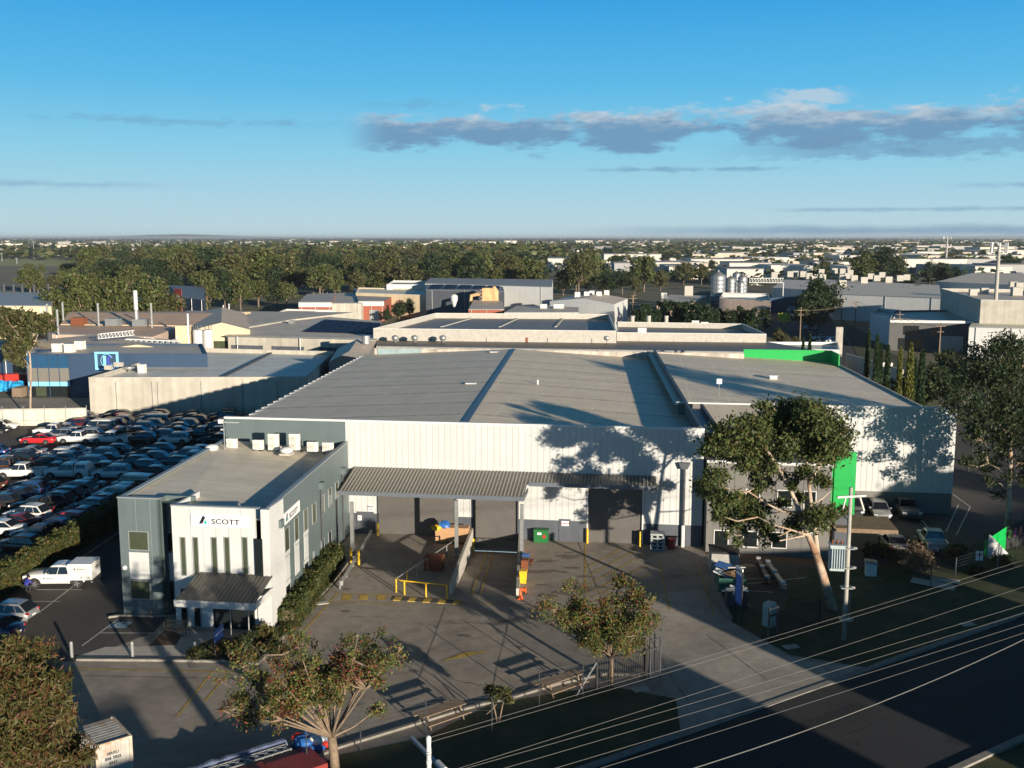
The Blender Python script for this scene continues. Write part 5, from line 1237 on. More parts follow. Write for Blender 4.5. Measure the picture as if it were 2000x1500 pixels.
# front block beside the hedge: tails toward the camera
hB0,hB1=G(0,1172),G(455,893)
hd_=(G(160,1072)-G(0,1170)).normalized()
h0=G(0,1170)
nr=10
for r in range(nr):
    y=86.2+2.42*r
    # hedge line x at this depth
    xh=h0.x+hd_.x*(y-h0.y)/hd_.y-1.9
    xl=G(-40,proj((0,y,0))[1]).x
    x=xh-2.6-rng.uniform(0,.6);row=[]
    while x>xl-2:
        k=rng.choice(kindpool);c=rng.choice(colpool+['white']*2)
        if r in(3,) and len(row)==1: c='dark red';k='sedan'
        if k in('van','canopy') and c not in('white','silver'): c='white'
        row.append((k,c,x));x-=SPEC[k]['L']+rng.uniform(.3,.8)
    for i,(k,c,xx) in enumerate(row):
        place(k,c,(xx,y+rng.uniform(-.12,.12)),R(rng.uniform(-3,3)-9),f"{c} {KN[k]}, {ORD[i+1]} from the hedge in {ORD[r+1]} row of front block",GRP);ncar+=1
for i,(u,v,k,c) in enumerate([(-6,846,'suv','black'),(8,838,'sedan','white'),(16,828,'suv','black'),(14,819,'hatch','black')]):
    place(k,c,G(u,v),R(172),f"{c} {KN[k]} facing right at the lot's left edge, {ORD[i+1]} from the front",GRP);ncar+=1
print('lot cars',ncar)
# visitors' cars in the lane, side car park, street
place('wagon','silver',G(12,1210),R(-8),'silver station wagon parked in the lane bay, its tail toward the office')
place('sedan','dark blue',G(-22,1245),R(-8),'dark blue sedan at the left frame edge, in front of the silver wagon')
place('suv','silver',G(1716,1008),R(81),'silver SUV facing the camera under the white wall beside the green fin')
place('ute','grey',G(1768,1006),R(83),'grey dual cab ute facing the camera under the white wall')
place('suv','charcoal',G(1662,1003),R(81),'dark SUV half hidden behind the power pole and gum')
place('sedan','silver',G(1744,1072),R(-96),'silver sedan with its tail to the camera by the shrubs')
place('ute','white',G(1820,1070),R(-100),'white dual cab ute with its tailgate to the camera')
tg=[o for o in COL.objects if o.get('label','').startswith('white dual cab ute with its tailgate')][0]
M_=Matrix.Translation(tg.location)@Matrix.Rotation(R(-100),4,'Z')
a=M_@Vector((2.68,0,.98));dx_=(M_.to_3x3()@Vector((0,1,0)))
lt=text('RANGER',.2,K['trim_black'],a,dx_,UP,None,'tailgate_lettering',1.5,.008);lt.parent=tg;lt.matrix_parent_inverse=M_.inverted()
# company service ute: dual cab with a white service box
st=make_car('ute','white dual cab ute with white service box and company name on its side','white')
for ch in list(st.children):
    if ch.name.startswith(('sports_bar','tray')): bpy.data.objects.remove(ch)
b=MB();b.box((1.85,0,1.30),(1.85,1.96,1.28));bx=b.build('service_box',K['white_sign'],st,bevel=.03)
b=MB();b.box((1.85,0,.58),(2.0,1.7,.12));b.box((2.8,0,.55),(.3,1.2,.1));b.build('chassis',K['trim_black'],st)
for s in(-1,1):
    b=MB();q=[(1.57+.62*math.cos(a),s*.86,.42+.62*math.sin(a)) for a in np.linspace(.2,math.pi-.2,9)];q2=[(1.57+.55*math.cos(a),s*.86,.42+.55*math.sin(a)) for a in np.linspace(.2,math.pi-.2,9)]
    for i in range(8): b.hexa([Vector(q2[i])+Vector((0,-.14,0)),Vector(q2[i])+Vector((0,.14,0)),Vector(q2[i+1])+Vector((0,.14,0)),Vector(q2[i+1])+Vector((0,-.14,0))],[Vector(q[i])+Vector((0,-.14,0)),Vector(q[i])+Vector((0,.14,0)),Vector(q[i+1])+Vector((0,.14,0)),Vector(q[i+1])+Vector((0,-.14,0))])
    b.build('mudguard',K['white_sign'],st)
b=MB();b.box((1.85,-.984,1.3),(1.5,.012,1.05));dr=b.build('box_door',K['white_paint'],st);b=MB();b.box((1.95,-1.0,.88),(.08,.03,.14));b.build('handle',K['trim_black'],dr)
X=Vector((1,0,0))
logo(st,Vector((1.85,-.995,1.55)),X,1.25);logo(st,Vector((-.55,-.965,.84)),X,1.2)
logo(st,Vector((2.782,0,1.5)),Vector((0,1,0)),.9)
st.location=G(120,1142);st.rotation_euler=(0,0,R(2))
st.location.z=.01
# the person crouching at the front wheel
def person(p,rz):
    t=bpy.data.meshes.new('person');b=bmesh.new()
    J={}
    def v(n,co,r): J[n]=(b.verts.new(co),r)
    v('pel',(0,0,.52),.13);v('waist',(.06,0,.66),.13);v('chest',(.20,0,.86),.16);v('neck',(.32,0,1.0),.065);v('head',(.40,0,1.10),.095);v('top',(.44,0,1.2),.08)
    for s,n in((-1,'l'),(1,'r')):
        v('hip'+n,(.02,s*.1,.48),.095);v('knee'+n,(.38,s*.17,.50),.07);v('ank'+n,(.16,s*.15,.09),.05);v('toe'+n,(.32,s*.17,.05),.045)
        v('sh'+n,(.22,s*.2,.90),.07);v('el'+n,(.42,s*.24,.70),.05);v('wr'+n,(.62,s*.14,.62),.037);v('hand'+n,(.70,s*.11,.60),.034)
    Ed=[('pel','waist'),('waist','chest'),('chest','neck'),('neck','head'),('head','top')]
    for n in 'lr': Ed+=[('pel','hip'+n),('hip'+n,'knee'+n),('knee'+n,'ank'+n),('ank'+n,'toe'+n),('chest','sh'+n),('sh'+n,'el'+n),('el'+n,'wr'+n),('wr'+n,'hand'+n)]
    for a,c in Ed: b.edges.new((J[a][0],J[c][0]))
    b.verts.ensure_lookup_table();names=list(J)
    b.to_mesh(t);b.free()
    o=bpy.data.objects.new('person',t);COL.objects.link(o)
    sk=o.modifiers.new('skin','SKIN')
    for i,n in enumerate(names):
        r=J[n][1];t.skin_vertices[0].data[i].radius=(r,r)
    t.skin_vertices[0].data[0].use_root=True
    su=o.modifiers.new('smooth','SUBSURF');su.levels=2;su.render_levels=2
    dg=bpy.context.evaluated_depsgraph_get();me=bpy.data.meshes.new_from_object(o.evaluated_get(dg));o.modifiers.clear();o.data=me
    skin=mat('skin',(.45,.25,.17),.6,var=.05);shirt=mat('blue_shirt',(.03,.035,.30),.8,var=.1);trou=mat('dark_trousers',(.02,.022,.03),.8,var=.1);shoe=K['black']
    for m in(shirt,trou,skin,shoe): me.materials.append(m)
    for f in me.polygons:
        c=f.center
        f.material_index=2 if (c.z>.99 and c.x>.27) or (c.x>.58 and c.z<.75 and c.z>.55) else (1 if c.z<.60 and not(c.x>.3 and c.z>.58) else 0)
        if c.z<.1: f.material_index=3
        f.use_smooth=True
    # head details
    b=MB();b.lathe((.385,0,1.13),[(.095,.0),(.108,.03),(.1,.08),(.06,.12),(.01,.13)],12);h=b.build('hair',mat('dark_hair',(.03,.02,.015),.7,var=.1),None,smooth=True);h.parent=o
    b=MB();b.lathe((.5,0,1.09),[(.005,-.02),(.016,-.01),(.012,.02),(.003,.03)],6);n_=b.build('nose',skin,None);n_.parent=o
    for s in(-1,1):
        b=MB();b.lathe((.478,s*.035,1.125),[(.002,-.01),(.011,0),(.002,.01)],6);e_=b.build('eye',K['ink'],None);e_.parent=o
        b=MB();b.lathe((.39,s*.10,1.1),[(.008,-.03),(.018,0),(.008,.03)],6);e_=b.build('ear',skin,None);e_.parent=o
        for q in range(5):
            b=MB();b.path([(.70,s*.11+(q-2)*.016,.60),(.755-.01*abs(q-2),s*.11+(q-2)*.018,.585),(.775-.012*abs(q-2),s*.11+(q-2)*.018,.555)],[.009,.008,.006],6);e_=b.build('finger',skin,None);e_.parent=o
    o.location=(p.x,p.y,.01);o.rotation_euler=(0,0,rz);tag(o,'person in a blue top crouching at the front wheel of the service ute','person');return o
person(G(51,1158),R(70))
# shipping container, red truck with lattice mast, wrapped pallet at the lower left
p=G(206,1500);
q0,q1=G(205,1520),G(262,1512)
cd=(G(215,1404,2.6)-G(255,1440,2.6));
fr0=G(186,1462,2.5);fr1=G(258,1440,2.5);bk1=G(237,1401,2.5)
dE=Vector(((fr1-fr0).x,(fr1-fr0).y,0)).normalized();dW=(fr1-fr0).length;dD=Vector((-dE.y,dE.x,0))
fc=Vector((fr0.x,fr0.y,0));ct=thing('shipping_container','rusty white shipping container with black code letters at the lower left','container',tuple(fc))
ln=abs((bk1-fr1).dot(dD))+.25
Cw=mat('container_white',(.42,.41,.385),.65,var=.18,vs=2,tint=(.36,.27,.2),vs2=.9,streak=.2)
b=MB();ctop=lambda a,c,z: fc+dE*a+dD*c+UP*z
b.hexa([ctop(.06,.06,.15),ctop(dW-.06,.06,.15),ctop(dW-.06,ln-.06,.15),ctop(.06,ln-.06,.15)],[ctop(.06,.06,2.55),ctop(dW-.06,.06,2.55),ctop(dW-.06,ln-.06,2.55),ctop(.06,ln-.06,2.55)])
i=0.3
while i<ln-.3: b.slab(ctop(.06,i,0),ctop(.06,i+.14,0),.035,.2,2.5,side=1);b.slab(ctop(dW-.06,i+.14,0),ctop(dW-.06,i,0),.035,.2,2.5,side=1);b.box(ctop(dW/2,i,2.552),(dW-.3,.12,.008),math.atan2(dE.y,dE.x));i+=.28
i=.25
while i<dW-.3: b.slab(ctop(i+.12,.06,0),ctop(i,.06,0),.03,.2,2.5,side=1);i+=.24
b.build('shell',Cw,ct)
b=MB()
for x in(0.0,dW-.16):
    for y in(0,ln-.16): b.hexa([ctop(x,y,0),ctop(x+.16,y,0),ctop(x+.16,y+.16,0),ctop(x,y+.16,0)],[ctop(x,y,2.6),ctop(x+.16,y,2.6),ctop(x+.16,y+.16,2.6),ctop(x,y+.16,2.6)])
for z in(.03,2.5): b.slab(ctop(0.16,.05,0),ctop(dW-.16,.05,0),.1,z,z+.11);b.slab(ctop(dW-.05,.16,0),ctop(dW-.05,ln-.16,0),.1,z,z+.11);b.slab(ctop(.05,.16,0),ctop(.05,ln-.16,0),.1,z,z+.11)
b.build('frame',mat('container_rust_frame',(.44,.38,.31),.85,var=.3,vs=2.5,tint=(.30,.13,.06),vs2=1.6),ct)
for i,tx in enumerate(('MRKU','886 3822','4561')): text(tx,.19,K['slate'],ctop(dW*.46,-.012,2.0-.25*i),dE,UP,ct,'lettering',1.1,.004,'CENTER')
# truck bed
a0=G(345,1512,.75);a1=G(558,1446,.75);td=Vector(((a1-a0).x,(a1-a0).y,0)).normalized();tn=Vector((td.y,-td.x,0));TL=(a1-a0).length
tb=Vector((a0.x,a0.y,0));tk=thing('trailer','dark red low flat trailer beside lattice mast sections at the lower edge','trailer',tuple(tb))
T=lambda s,n,z: tb+td*s+tn*n+UP*z
ta=math.atan2(td.y,td.x)
b=MB();b.box(T(TL/2+.4,2.0,.55),(TL+.6,1.6,.3),ta);b.box(T(TL-.6,2.6,.62),(2.6,1.8,.3),ta);b.build('bed',mat('trailer_red',(.20,.022,.016),.55,var=.2,vs=2),tk)
for s in(.8,1.7,TL-.8):
    for n in(1.25,2.75): b=MB();b.tube(T(s,n,.3)-tn*.1,T(s,n,.3)+tn*.1,.3,n=14);b.build('wheel',K['black'],tk)
mst=thing('lattice_mast','long lattice mast section lying beside the red trailer','mast',tuple(T(TL/2,.7,0)))
b=MB();mw=.62
for n in(.35,.35+mw):
    for z in(.14,.72): b.tube(T(-.5,n,z),T(TL-.1,n,z),.045,n=6)
for i in range(12):
    s=-.5+(TL+.4)*i/12;s2=-.5+(TL+.4)*(i+1)/12
    b.tube(T(s,.35,.72),T(s2,.35+mw,.72),.028,n=5);b.tube(T(s2,.35,.72),T(s,.35+mw,.72),.028,n=5);b.tube(T(s,.35+mw,.14),T(s2,.35+mw,.72),.028,n=5)
b.build('lattice',K['galv'],mst)
cb=thing('wrapped_bundle','long grey blue plastic wrapped bundle lying beside the lattice mast','bundle',tuple(T(TL/2,-.1,0)))
b=MB();rng=random.Random(8);pts=[T(-.6+(TL+.6)*i/16,-.08,.46+rng.uniform(-.03,.03)) for i in range(17)];b.path(pts,[.36+rng.uniform(-.05,.05) for _ in pts],10);b.build('wrapping',mat('blue_wrap',(.13,.16,.26),.35,var=.3,vs=2,bump=.6,bs=6),cb)
p=G(612,1467);wp=thing('wrapped_pallet','plastic wrapped pallet of red and blue bags beside the autumn tree','pallet load',tuple(p))
b=MB()
for i in range(5): b.box(p+UP*.11+td*(-.9+.45*i),(.12,1.2,.03),ta)
for i in(-.5,0,.5): b.box(p+UP*.05+tn*i,(2.0,.1,.09),ta)
b.build('pallet',K['wood'],wp)
cols=[K['red'],K['blue'],K['white_sign'],mat('film_grey_blue',(.22,.27,.36),.2,var=.3,vs=4)]
b=MB();
for i in range(3):
    for j in range(3):
        for k in range(2): lump(b,p+td*(-.65+.65*i)+tn*(-.4+.4*j)+UP*(.4+.42*k),(.42,.30,.25),rng,8,rng.randrange(4))
b.build('bags',cols,wp,smooth=True)
# ------------------------------------------------------------------ vegetation
LEAF={'gum':[leafmat('gum_leaf',(0.071,0.097,0.028)),leafmat('gum_leaf_dark',(0.043,0.061,0.021)),leafmat('gum_leaf_light',(0.101,0.116,0.038)),leafmat('gum_leaf_dry',(0.114,0.088,0.039))],
 'olive':[leafmat('olive_leaf',(0.073,0.085,0.028)),leafmat('olive_leaf_dark',(0.044,0.056,0.020)),leafmat('olive_leaf_light',(0.104,0.107,0.041)),leafmat('olive_leaf_brown',(0.095,0.075,0.038))],
 'dark':[leafmat('dark_leaf',(0.033,0.053,0.023)),leafmat('dark_leaf_deep',(0.021,0.036,0.016)),leafmat('dark_leaf_mid',(0.050,0.073,0.027)),leafmat('dark_leaf_warm',(0.059,0.059,0.026))],
 'autumn':[leafmat('autumn_green',(0.101,0.128,0.034)),leafmat('autumn_dark_green',(0.056,0.084,0.028)),leafmat('autumn_yellow',(0.180,0.156,0.036)),leafmat('autumn_red',(0.168,0.036,0.030)),leafmat('autumn_brown',(0.192,0.090,0.036))],
 'bush':[leafmat('bush_olive',(.095,.088,.026)),leafmat('bush_green',(.058,.07,.02)),leafmat('bush_rust',(.12,.055,.026)),leafmat('bush_straw',(.12,.10,.045))],
 'conifer':[leafmat('conifer_leaf',(0.023,0.047,0.018)),leafmat('conifer_dark',(0.013,0.029,0.012)),leafmat('conifer_tip',(0.038,0.063,0.023))],
 'cypress_yellow':[leafmat('golden_leaf',(.11,.12,.022)),leafmat('golden_dark',(.06,.075,.02)),leafmat('golden_tip',(.15,.15,.03))],
 'hedge':[leafmat('hedge_leaf',(.05,.066,.018)),leafmat('hedge_dark',(.035,.05,.016)),leafmat('hedge_tip',(.10,.09,.025)),leafmat('hedge_brown',(.12,.075,.03))],
 'dryshrub':[leafmat('dry_twig',(.14,.09,.06)),leafmat('dry_leaf',(.10,.075,.045)),leafmat('dry_pale',(.19,.14,.10))]}
def leaves(rs,cen,rad,n,size,aspect=1.6,shell=.55,droop=0.,nm=4,w=None,up=.0):
    """n leaf sprays inside an ellipsoid -> (4n,3) vertices and material indices; gaps come from a lumpy density"""
    k=max(4,int(n/90)) if n<2500 else 24
    d=rs.normal(size=(k,3));d/=np.linalg.norm(d,axis=1,keepdims=True)
    sub=d*(shell+(1.05-shell)*rs.random((k,1))**.6);w_=.35+rs.random(k);w_/=w_.sum()
    ix=rs.choice(k,size=n,p=w_);sg=.22+.16*rs.random((k,1))
    c=np.asarray(cen)+(sub[ix]+rs.normal(size=(n,3))*sg[ix])*np.asarray(rad)
    a=rs.normal(size=(n,3));a[:,2]-=droop;a/=np.linalg.norm(a,axis=1,keepdims=True)
    b=np.cross(a,rs.normal(size=(n,3)));b/=np.linalg.norm(b,axis=1,keepdims=True)
    s=size*(.6+.8*rs.random((n,1)))
    A=a*s*aspect*.5;B=b*s*.5
    V=np.empty((n,4,3),dtype=np.float32);V[:,0]=c-A;V[:,1]=c+B*.8;V[:,2]=c+A;V[:,3]=c-B*.8
    mi=rs.choice(nm,size=n,p=w)
    return V.reshape(-1,3),mi
def tree_meshes(seed,H,R_,leaf='gum',ncl=9,nl=2600,ls=.35,tr=.22,base=.35,flat=.75,bark='bark_dark',droop=.3,w=None,lean=.0):
    """generic broadleaf: tapered trunk, limbs to leaf clumps; returns (trunk mesh, crown mesh) in local space"""
    rs=np.random.RandomState(seed);tb=MB();cb=MB();nm=len(LEAF[leaf])
    fk=Vector((rs.uniform(-.5,.5)*lean,rs.uniform(-.5,.5)*lean,H*base))
    tb.path([(0,0,-.15),fk*.5+Vector((rs.uniform(-.15,.15),0,0)),fk],[tr*1.25,tr,tr*.85],7)
    for i in range(ncl):
        an=i*2.4+rs.uniform(-.4,.4);f=(i+.5)/ncl
        rad=R_*math.sqrt(max(.05,1-abs(2*f-.9)**2))*rs.uniform(.45,.8) if i<ncl-1 else R_*.15
        z=H*(base+.12+(1-base-.27)*f)
        c=Vector((math.cos(an)*rad,math.sin(an)*rad,z))
        cr_=R_*rs.uniform(.40,.58)
        m=(fk+c)/2+Vector((rs.uniform(-.3,.3),rs.uniform(-.3,.3),-.05*H))
        tb.path([fk,m,c],[tr*.55,tr*.32,tr*.08],5)
        V,mi=leaves(rs,c,(cr_,cr_,cr_*flat),nl//ncl,ls,droop=droop,nm=nm,w=w,shell=.35);cb.quads(V,mi)
    return tb.mesh('trunk',K[bark],True),cb.mesh('crown',LEAF[leaf])
def tree_from(name,label,cat,meshes,loc,rz=0,sc=1.,group=None):
    t=thing(name,label,cat,tuple(loc),group);t.rotation_euler=(0,0,rz)
    t.scale=(sc,sc,sc) if not hasattr(sc,'__len__') else sc
    for n,m in zip(('trunk','crown'),meshes):
        if m is None: continue
        o=bpy.data.objects.new(n,m);COL.objects.link(o);o.parent=t
    return t
def hero(name,label,base,limbs,clumps,leaf,seed,n,ls,bark='bark',asp=1.8,droop=.6,w=None,shell=.25,cat='tree',group=None):
    """individually observed tree: limbs as ((pts),(r0,r1)), clumps as (centre, radii)"""
    rs=np.random.RandomState(seed);t=thing(name,label,cat,tuple(base),group)
    b=MB()
    for pts,(r0,r1) in limbs:
        k=len(pts);b.path(pts,[r0+(r1-r0)*i/(k-1) for i in range(k)],8)
    # twigs into every clump
    tips=[p for pts,_ in limbs for p in pts[1:]]
    for c,r in clumps:
        c=Vector(c);q=min(tips,key=lambda p:(Vector(p)-c).length+(3 if Vector(p).z>c.z+.5 else 0))
        mid=(Vector(q)+c)/2+Vector((0,0,-.12*(c-Vector(q)).length));b.path([q,mid,c],[.065,.045,.015],5)
        for _ in range(4):
            d=Vector(rs.normal(size=3)).normalized()*(sum(r)/3*.8);b.path([c-(c-mid)*.3,c+d*.5,c+d],[.025,.016,.006],4)
    b.build('trunk',K[bark],t,smooth=True)
    vol=sum(r[0]*r[1]*r[2] for _,r in clumps);cb=MB()
    for c,r in clumps:
        k=int(n*(r[0]*r[1]*r[2])/vol)
        V,mi=leaves(rs,c,r,max(60,k),ls,asp,shell,droop,len(LEAF[leaf]),w if not callable(w) else w(c));cb.quads(V,mi)
    cb.build('crown',LEAF[leaf],t);return t
def pxs(y,*uv): return [DY(u,v,y) for u,v in uv]
def clump(y,u,v,ru,rv=None,rng=random.Random(4),dy=1.6):
    yy=y+rng.uniform(-dy,dy);k=yy/F;rv=rv or ru
    return (DY(u,v,yy),(ru*k,(ru+rv)/2*k,rv*k))
# --- the tall gum on the side lawn
gb=G(1625,1190);y=gb.y
def pxg(dy,*uv):
    """limb that leans back toward the building as it rises"""
    return [DY(u,v,y+dy+max(0,(1085-v))/250.*2.6) for u,v in uv]
limbs=[(pxg(0,(1627,1192),(1606,1120),(1593,1080)),(.36,.27)),
 (pxg(0,(1593,1080),(1578,1045),(1562,1000),(1545,960),(1522,915),(1495,875),(1470,850)),(.24,.06)),
 (pxg(+.4,(1597,1085),(1592,1040),(1584,985),(1580,945),(1576,900),(1560,850),(1545,815)),(.2,.05)),
 (pxg(+.2,(1580,945),(1597,915),(1612,890),(1625,860)),(.12,.04)),(pxg(-.4,(1562,1000),(1530,1000),(1500,985),(1462,960),(1420,955)),(.10,.03)),
 (pxg(-.6,(1578,1045),(1545,1035),(1510,1025),(1480,1010)),(.09,.03)),(pxg(+.6,(1584,985),(1605,975),(1622,960)),(.07,.03)),(pxg(0,(1522,915),(1480,905),(1440,890),(1415,872)),(.09,.03)),
 (pxg(+.5,(1560,850),(1580,830),(1600,810)),(.07,.03))]
cl=[clump(y+1.5,c[0],c[1],c[2]*.9,c[3]*.86,dy=2.6) for c in((1460,905,26,20),(1535,878,30,24),(1562,922,24,20),(1602,932,26,22),(1400,1005,22,18),(1440,1042,20,20),(1475,985,26,20),(1515,985,20,16),(1560,972,18,18),(1500,912,24,18),(1380,870,22,18),(1400,925,24,18),(1415,860,38,30),(1450,835,36,26),(1478,858,38,30),(1440,882,44,22),(1495,895,30,26),(1520,828,40,34),(1552,805,42,30),(1590,815,42,32),(1625,850,36,38),(1570,850,40,30),(1600,885,38,30),(1640,878,24,24),(1390,953,30,28),(1418,975,34,26),(1455,985,32,28),(1430,1010,24,24),(1478,1020,28,28),(1500,1048,22,22),(1540,1020,28,24),(1600,1010,30,30),(1640,1000,20,24),(1490,945,28,20),(1545,935,20,22),(1500,800,24,18),(1480,930,18,18))]
hero('gum_tree','tall leaning gum tree with pale forked trunk on the side lawn','' or gb,limbs,cl,'gum',1,42000,.155,w=[.4,.28,.24,.08],droop=.9,asp=2.0)
# --- the tall dark gum at the side car park
tb_=G(1966,1052);y=tb_.y+.6
limbs=[([tb_]+pxs(y,(1970,980),(1973,920),(1974,860),(1972,790),(1968,730),(1965,690)),(.27,.06)),(pxs(y,(1972,935),(1950,915),(1930,905)),(.07,.02)),(pxs(y,(1970,965),(1955,945),(1940,940)),(.06,.02)),(pxs(y,(1973,920),(1990,905),(2005,890)),(.07,.02)),
 (pxs(y,(1974,860),(1945,820),(1915,790),(1895,775)),(.14,.03)),(pxs(y,(1973,830),(2000,790),(2025,760)),(.13,.03)),(pxs(y,(1972,790),(1945,745),(1925,715)),(.11,.03)),(pxs(y,(1970,760),(1995,720),(2005,690)),(.1,.03))]
cl=[clump(y,*c,dy=1.6) for c in((1905,890,24,22),(1935,905,26,20),(1970,880,30,28),(2000,905,26,26),(1925,860,30,24),(1960,845,34,26),(1995,855,28,28),(2015,880,26,30),(1938,945,18,16),(1950,968,14,14),(1985,935,20,20),(1890,905,16,14))]
cl+=[clump(y+.8,*c,dy=3.) for c in((1925,700,38,30),(1965,685,40,30),(2005,700,42,36),(1905,742,38,34),(1950,740,48,40),(1995,760,44,44),(1890,788,34,30),(1930,795,44,36),(1975,815,42,32),(1885,830,26,22),(1915,850,34,22),(2020,820,44,36),(2010,665,28,18),(1960,658,22,14))]
hero('gum_tree','tall dark gum tree with slim white trunk at the right frame edge',tb_,limbs,cl,'dark',2,22000,.17,w=[.34,.38,.18,.10],droop=.9,asp=2.)
# --- autumn trees in the front lawn
ab=G(655,1512);y=ab.y
rngv=random.Random(21)
fk=DY(648,1440,y)
limbs=[([ab,DY(652,1475,y),fk],(.26,.22))];cl=[]
for i,(u,v,m) in enumerate([(455,1275,(560,1400)),(430,1330,(550,1405)),(430,1385,(560,1415)),(510,1280,(590,1380)),(545,1260,(600,1360)),(575,1240,(612,1350)),(610,1265,(625,1350)),(640,1300,(640,1370)),(665,1260,(655,1370)),(690,1290,(668,1370)),(733,1235,(690,1360)),(752,1285,(700,1350)),(782,1265,(715,1345)),(560,1320,(610,1390)),(505,1340,(590,1400)),(745,1380,(690,1420)),(480,1300,(580,1390)),(610,1330,(630,1390)),(700,1240,(675,1350))]):
    yy=y+rngv.uniform(-2.2,2.2);ym=(y+yy)/2
    p1=DY(*m,ym);p2=DY(u,v,yy)
    limbs.append(([fk,DY((648*2+m[0])/3,(1440*2+m[1])/3,(y*2+ym)/3),p1,p2],(.085,.015)))
    nst=5
    for k in range(nst):
        f=.1+.9*k/(nst-1)
        q=p1+(p2-p1)*f;r=.42+.3*math.sin(f*3)
        if u==745 and k<3: continue
        cl.append((q+Vector((rngv.uniform(-.3,.3),rngv.uniform(-.4,.4),rngv.uniform(-.15,.25))),(r*.9,r,r*.85)))
def wred(c):
    u,_=proj(c)
    s=(math.sin(c[0]*2.1)+math.sin(c[2]*2.7+c[1]))*.5
    return [.12,.10,.10,.46,.22] if s>.58 else [.40,.24,.16,.08,.12]
hero('autumn_tree','many stemmed autumn tree turning green to dark red on the front lawn',ab,limbs,cl,'autumn',5,23000,.10,'bark_brown',1.3,.2,w=wred,shell=.1)
ab=G(1193,1335);y=ab.y;fk=DY(1195,1283,y)
limbs=[([ab,DY(1193,1305,y),fk],(.17,.14))];cl=[]
for i,(u,v) in enumerate([(1080,1190),(1105,1215),(1125,1165),(1150,1200),(1160,1245),(1185,1190),(1205,1155),(1235,1165),(1255,1190),(1262,1215),(1225,1215),(1210,1245),(1245,1255),(1135,1250),(1180,1225),(1120,1195)]):
    yy=y+rngv.uniform(-1.8,1.8);p2=DY(u,v,yy);limbs.append(([fk,(fk+p2)/2+Vector((0,0,-.2)),p2],(.06,.015)))
    for f in(.6,.85,1.05):
        q=fk+(p2-fk)*f;r=.5+.2*f;cl.append((q+Vector((rngv.uniform(-.2,.2),rngv.uniform(-.3,.3),rngv.uniform(-.1,.2))),(r,r,r*.85)))
hero('autumn_tree','small round autumn tree beside the sliding gate',ab,limbs,cl,'autumn',6,24000,.105,'bark_brown',1.3,.2,w=lambda c:[.36,.36,.12,.04,.12] if c[2]<4.2 else [.3,.25,.2,.08,.17],shell=.1)
# --- feathery bush at the lower left and the spindly shrub on the kerb
bb=Vector((DY(40,1500,47).x,46.,0));y=46.
limbs=[([bb,bb+UP*2.5,bb+Vector((.5,0,4.6))],(.25,.1)),([bb+UP*1.2,bb+Vector((1.8,0,3.5)),bb+Vector((2.6,0,4.6))],(.12,.04)),([bb+UP*1.5,bb+Vector((-1.5,0,4)),bb+Vector((-2,0,5.4))],(.12,.04))]
cl=[clump(y,*c,dy=1.2) for c in((20,1290,40,36),(60,1300,44,40),(15,1340,44,40),(75,1350,48,44),(110,1345,26,36),(30,1400,54,46),(90,1410,46,44),(120,1400,18,34),(20,1460,50,46),(75,1470,46,40),(115,1470,34,36),(155,1480,30,30),(40,1255,24,18),(150,1450,14,22))]
hero('feathery_bush','large feathery olive and rust bush in the lower left corner',bb,limbs,cl,'bush',7,21000,.095,'bark_brown',3.6,.5,w=[.36,.2,.26,.18],cat='bush',shell=.2)
sb0_=G(975,1412);y=sb0_.y
limbs=[(pxs(y,(972,1415),(966,1385),(960,1360)),(.05,.02)),(pxs(y,(974,1415),(980,1385),(985,1362)),(.05,.02)),(pxs(y,(950,1395),(962,1385),(970,1375)),(.04,.02))]
cl=[clump(y,*c,dy=.5) for c in((955,1352,14,9),(975,1348,18,9),(990,1358,12,12),(965,1362,16,9),(995,1372,10,10))]
hero('spindly_shrub','small spindly shrub between the two picnic tables',sb0_,limbs,cl,'olive',8,1800,.12,'bark_brown',2.,.2,cat='shrub')
# --- hedges
def hedge(name,label,p,q,w,h,n,ls,leaf,seed,wts=None,core='dark_leaf_deep',lum=.16):
    """clipped hedge: a dark woody core with leaf sprays over its faces"""
    rs=np.random.RandomState(seed);p=Vector(p);q=Vector(q);d=(q-p);L_=d.length;d.normalize();nn=Vector((-d.y,d.x,0))
    t=thing(name,label,'hedge',tuple(p));b=MB();b.slab(p,q,w*.72,0.02,h*.86);b.build('branches',K['bark_dark'],t)
    a=rs.random(n)*L_;f=rs.random(n);o=np.empty((n,3))
    side=rs.choice(4,size=n,p=[.34,.26,.34,.06])
    x=np.where(side==0,-w/2,np.where(side==2,w/2,(rs.random(n)-.5)*w));z=np.where(side==1,h,np.where(side==3,rs.random(n)*h,f*h))
    a=np.where(side==3,np.where(rs.random(n)<.5,0,L_),a)
    lm=lum*(np.sin(a*2.3+z*3)+np.sin(a*5.1+z*1.3+1.3)+rs.normal(size=n)*.7)
    x=x*(1+lm*.5);z=z+np.where(side==1,lm*.7,lm*.1)
    c=np.stack([p.x+d.x*a+nn.x*x,p.y+d.y*a+nn.y*x,np.clip(z,.03,None)],1)
    A=rs.normal(size=(n,3));A/=np.linalg.norm(A,axis=1,keepdims=True);B=np.cross(A,rs.normal(size=(n,3)));B/=np.linalg.norm(B,axis=1,keepdims=True)
    s=ls*(.6+.8*rs.random((n,1)));A*=s*.75;B*=s*.45
    V=np.stack([c-A,c+B,c+A,c-B],1).astype(np.float32).reshape(-1,3)
    cb=MB();cb.quads(V,rs.choice(len(LEAF[leaf]),size=n,p=wts));cb.build('foliage',LEAF[leaf],t);return t
hp0=G(-40,1192);hp1=G(440,893)
hd2=(G(160,1072)-G(-5,1173)).normalized();nn_=Vector((-hd2.y,hd2.x,0))
hs=G(-5,1175)+nn_*.75
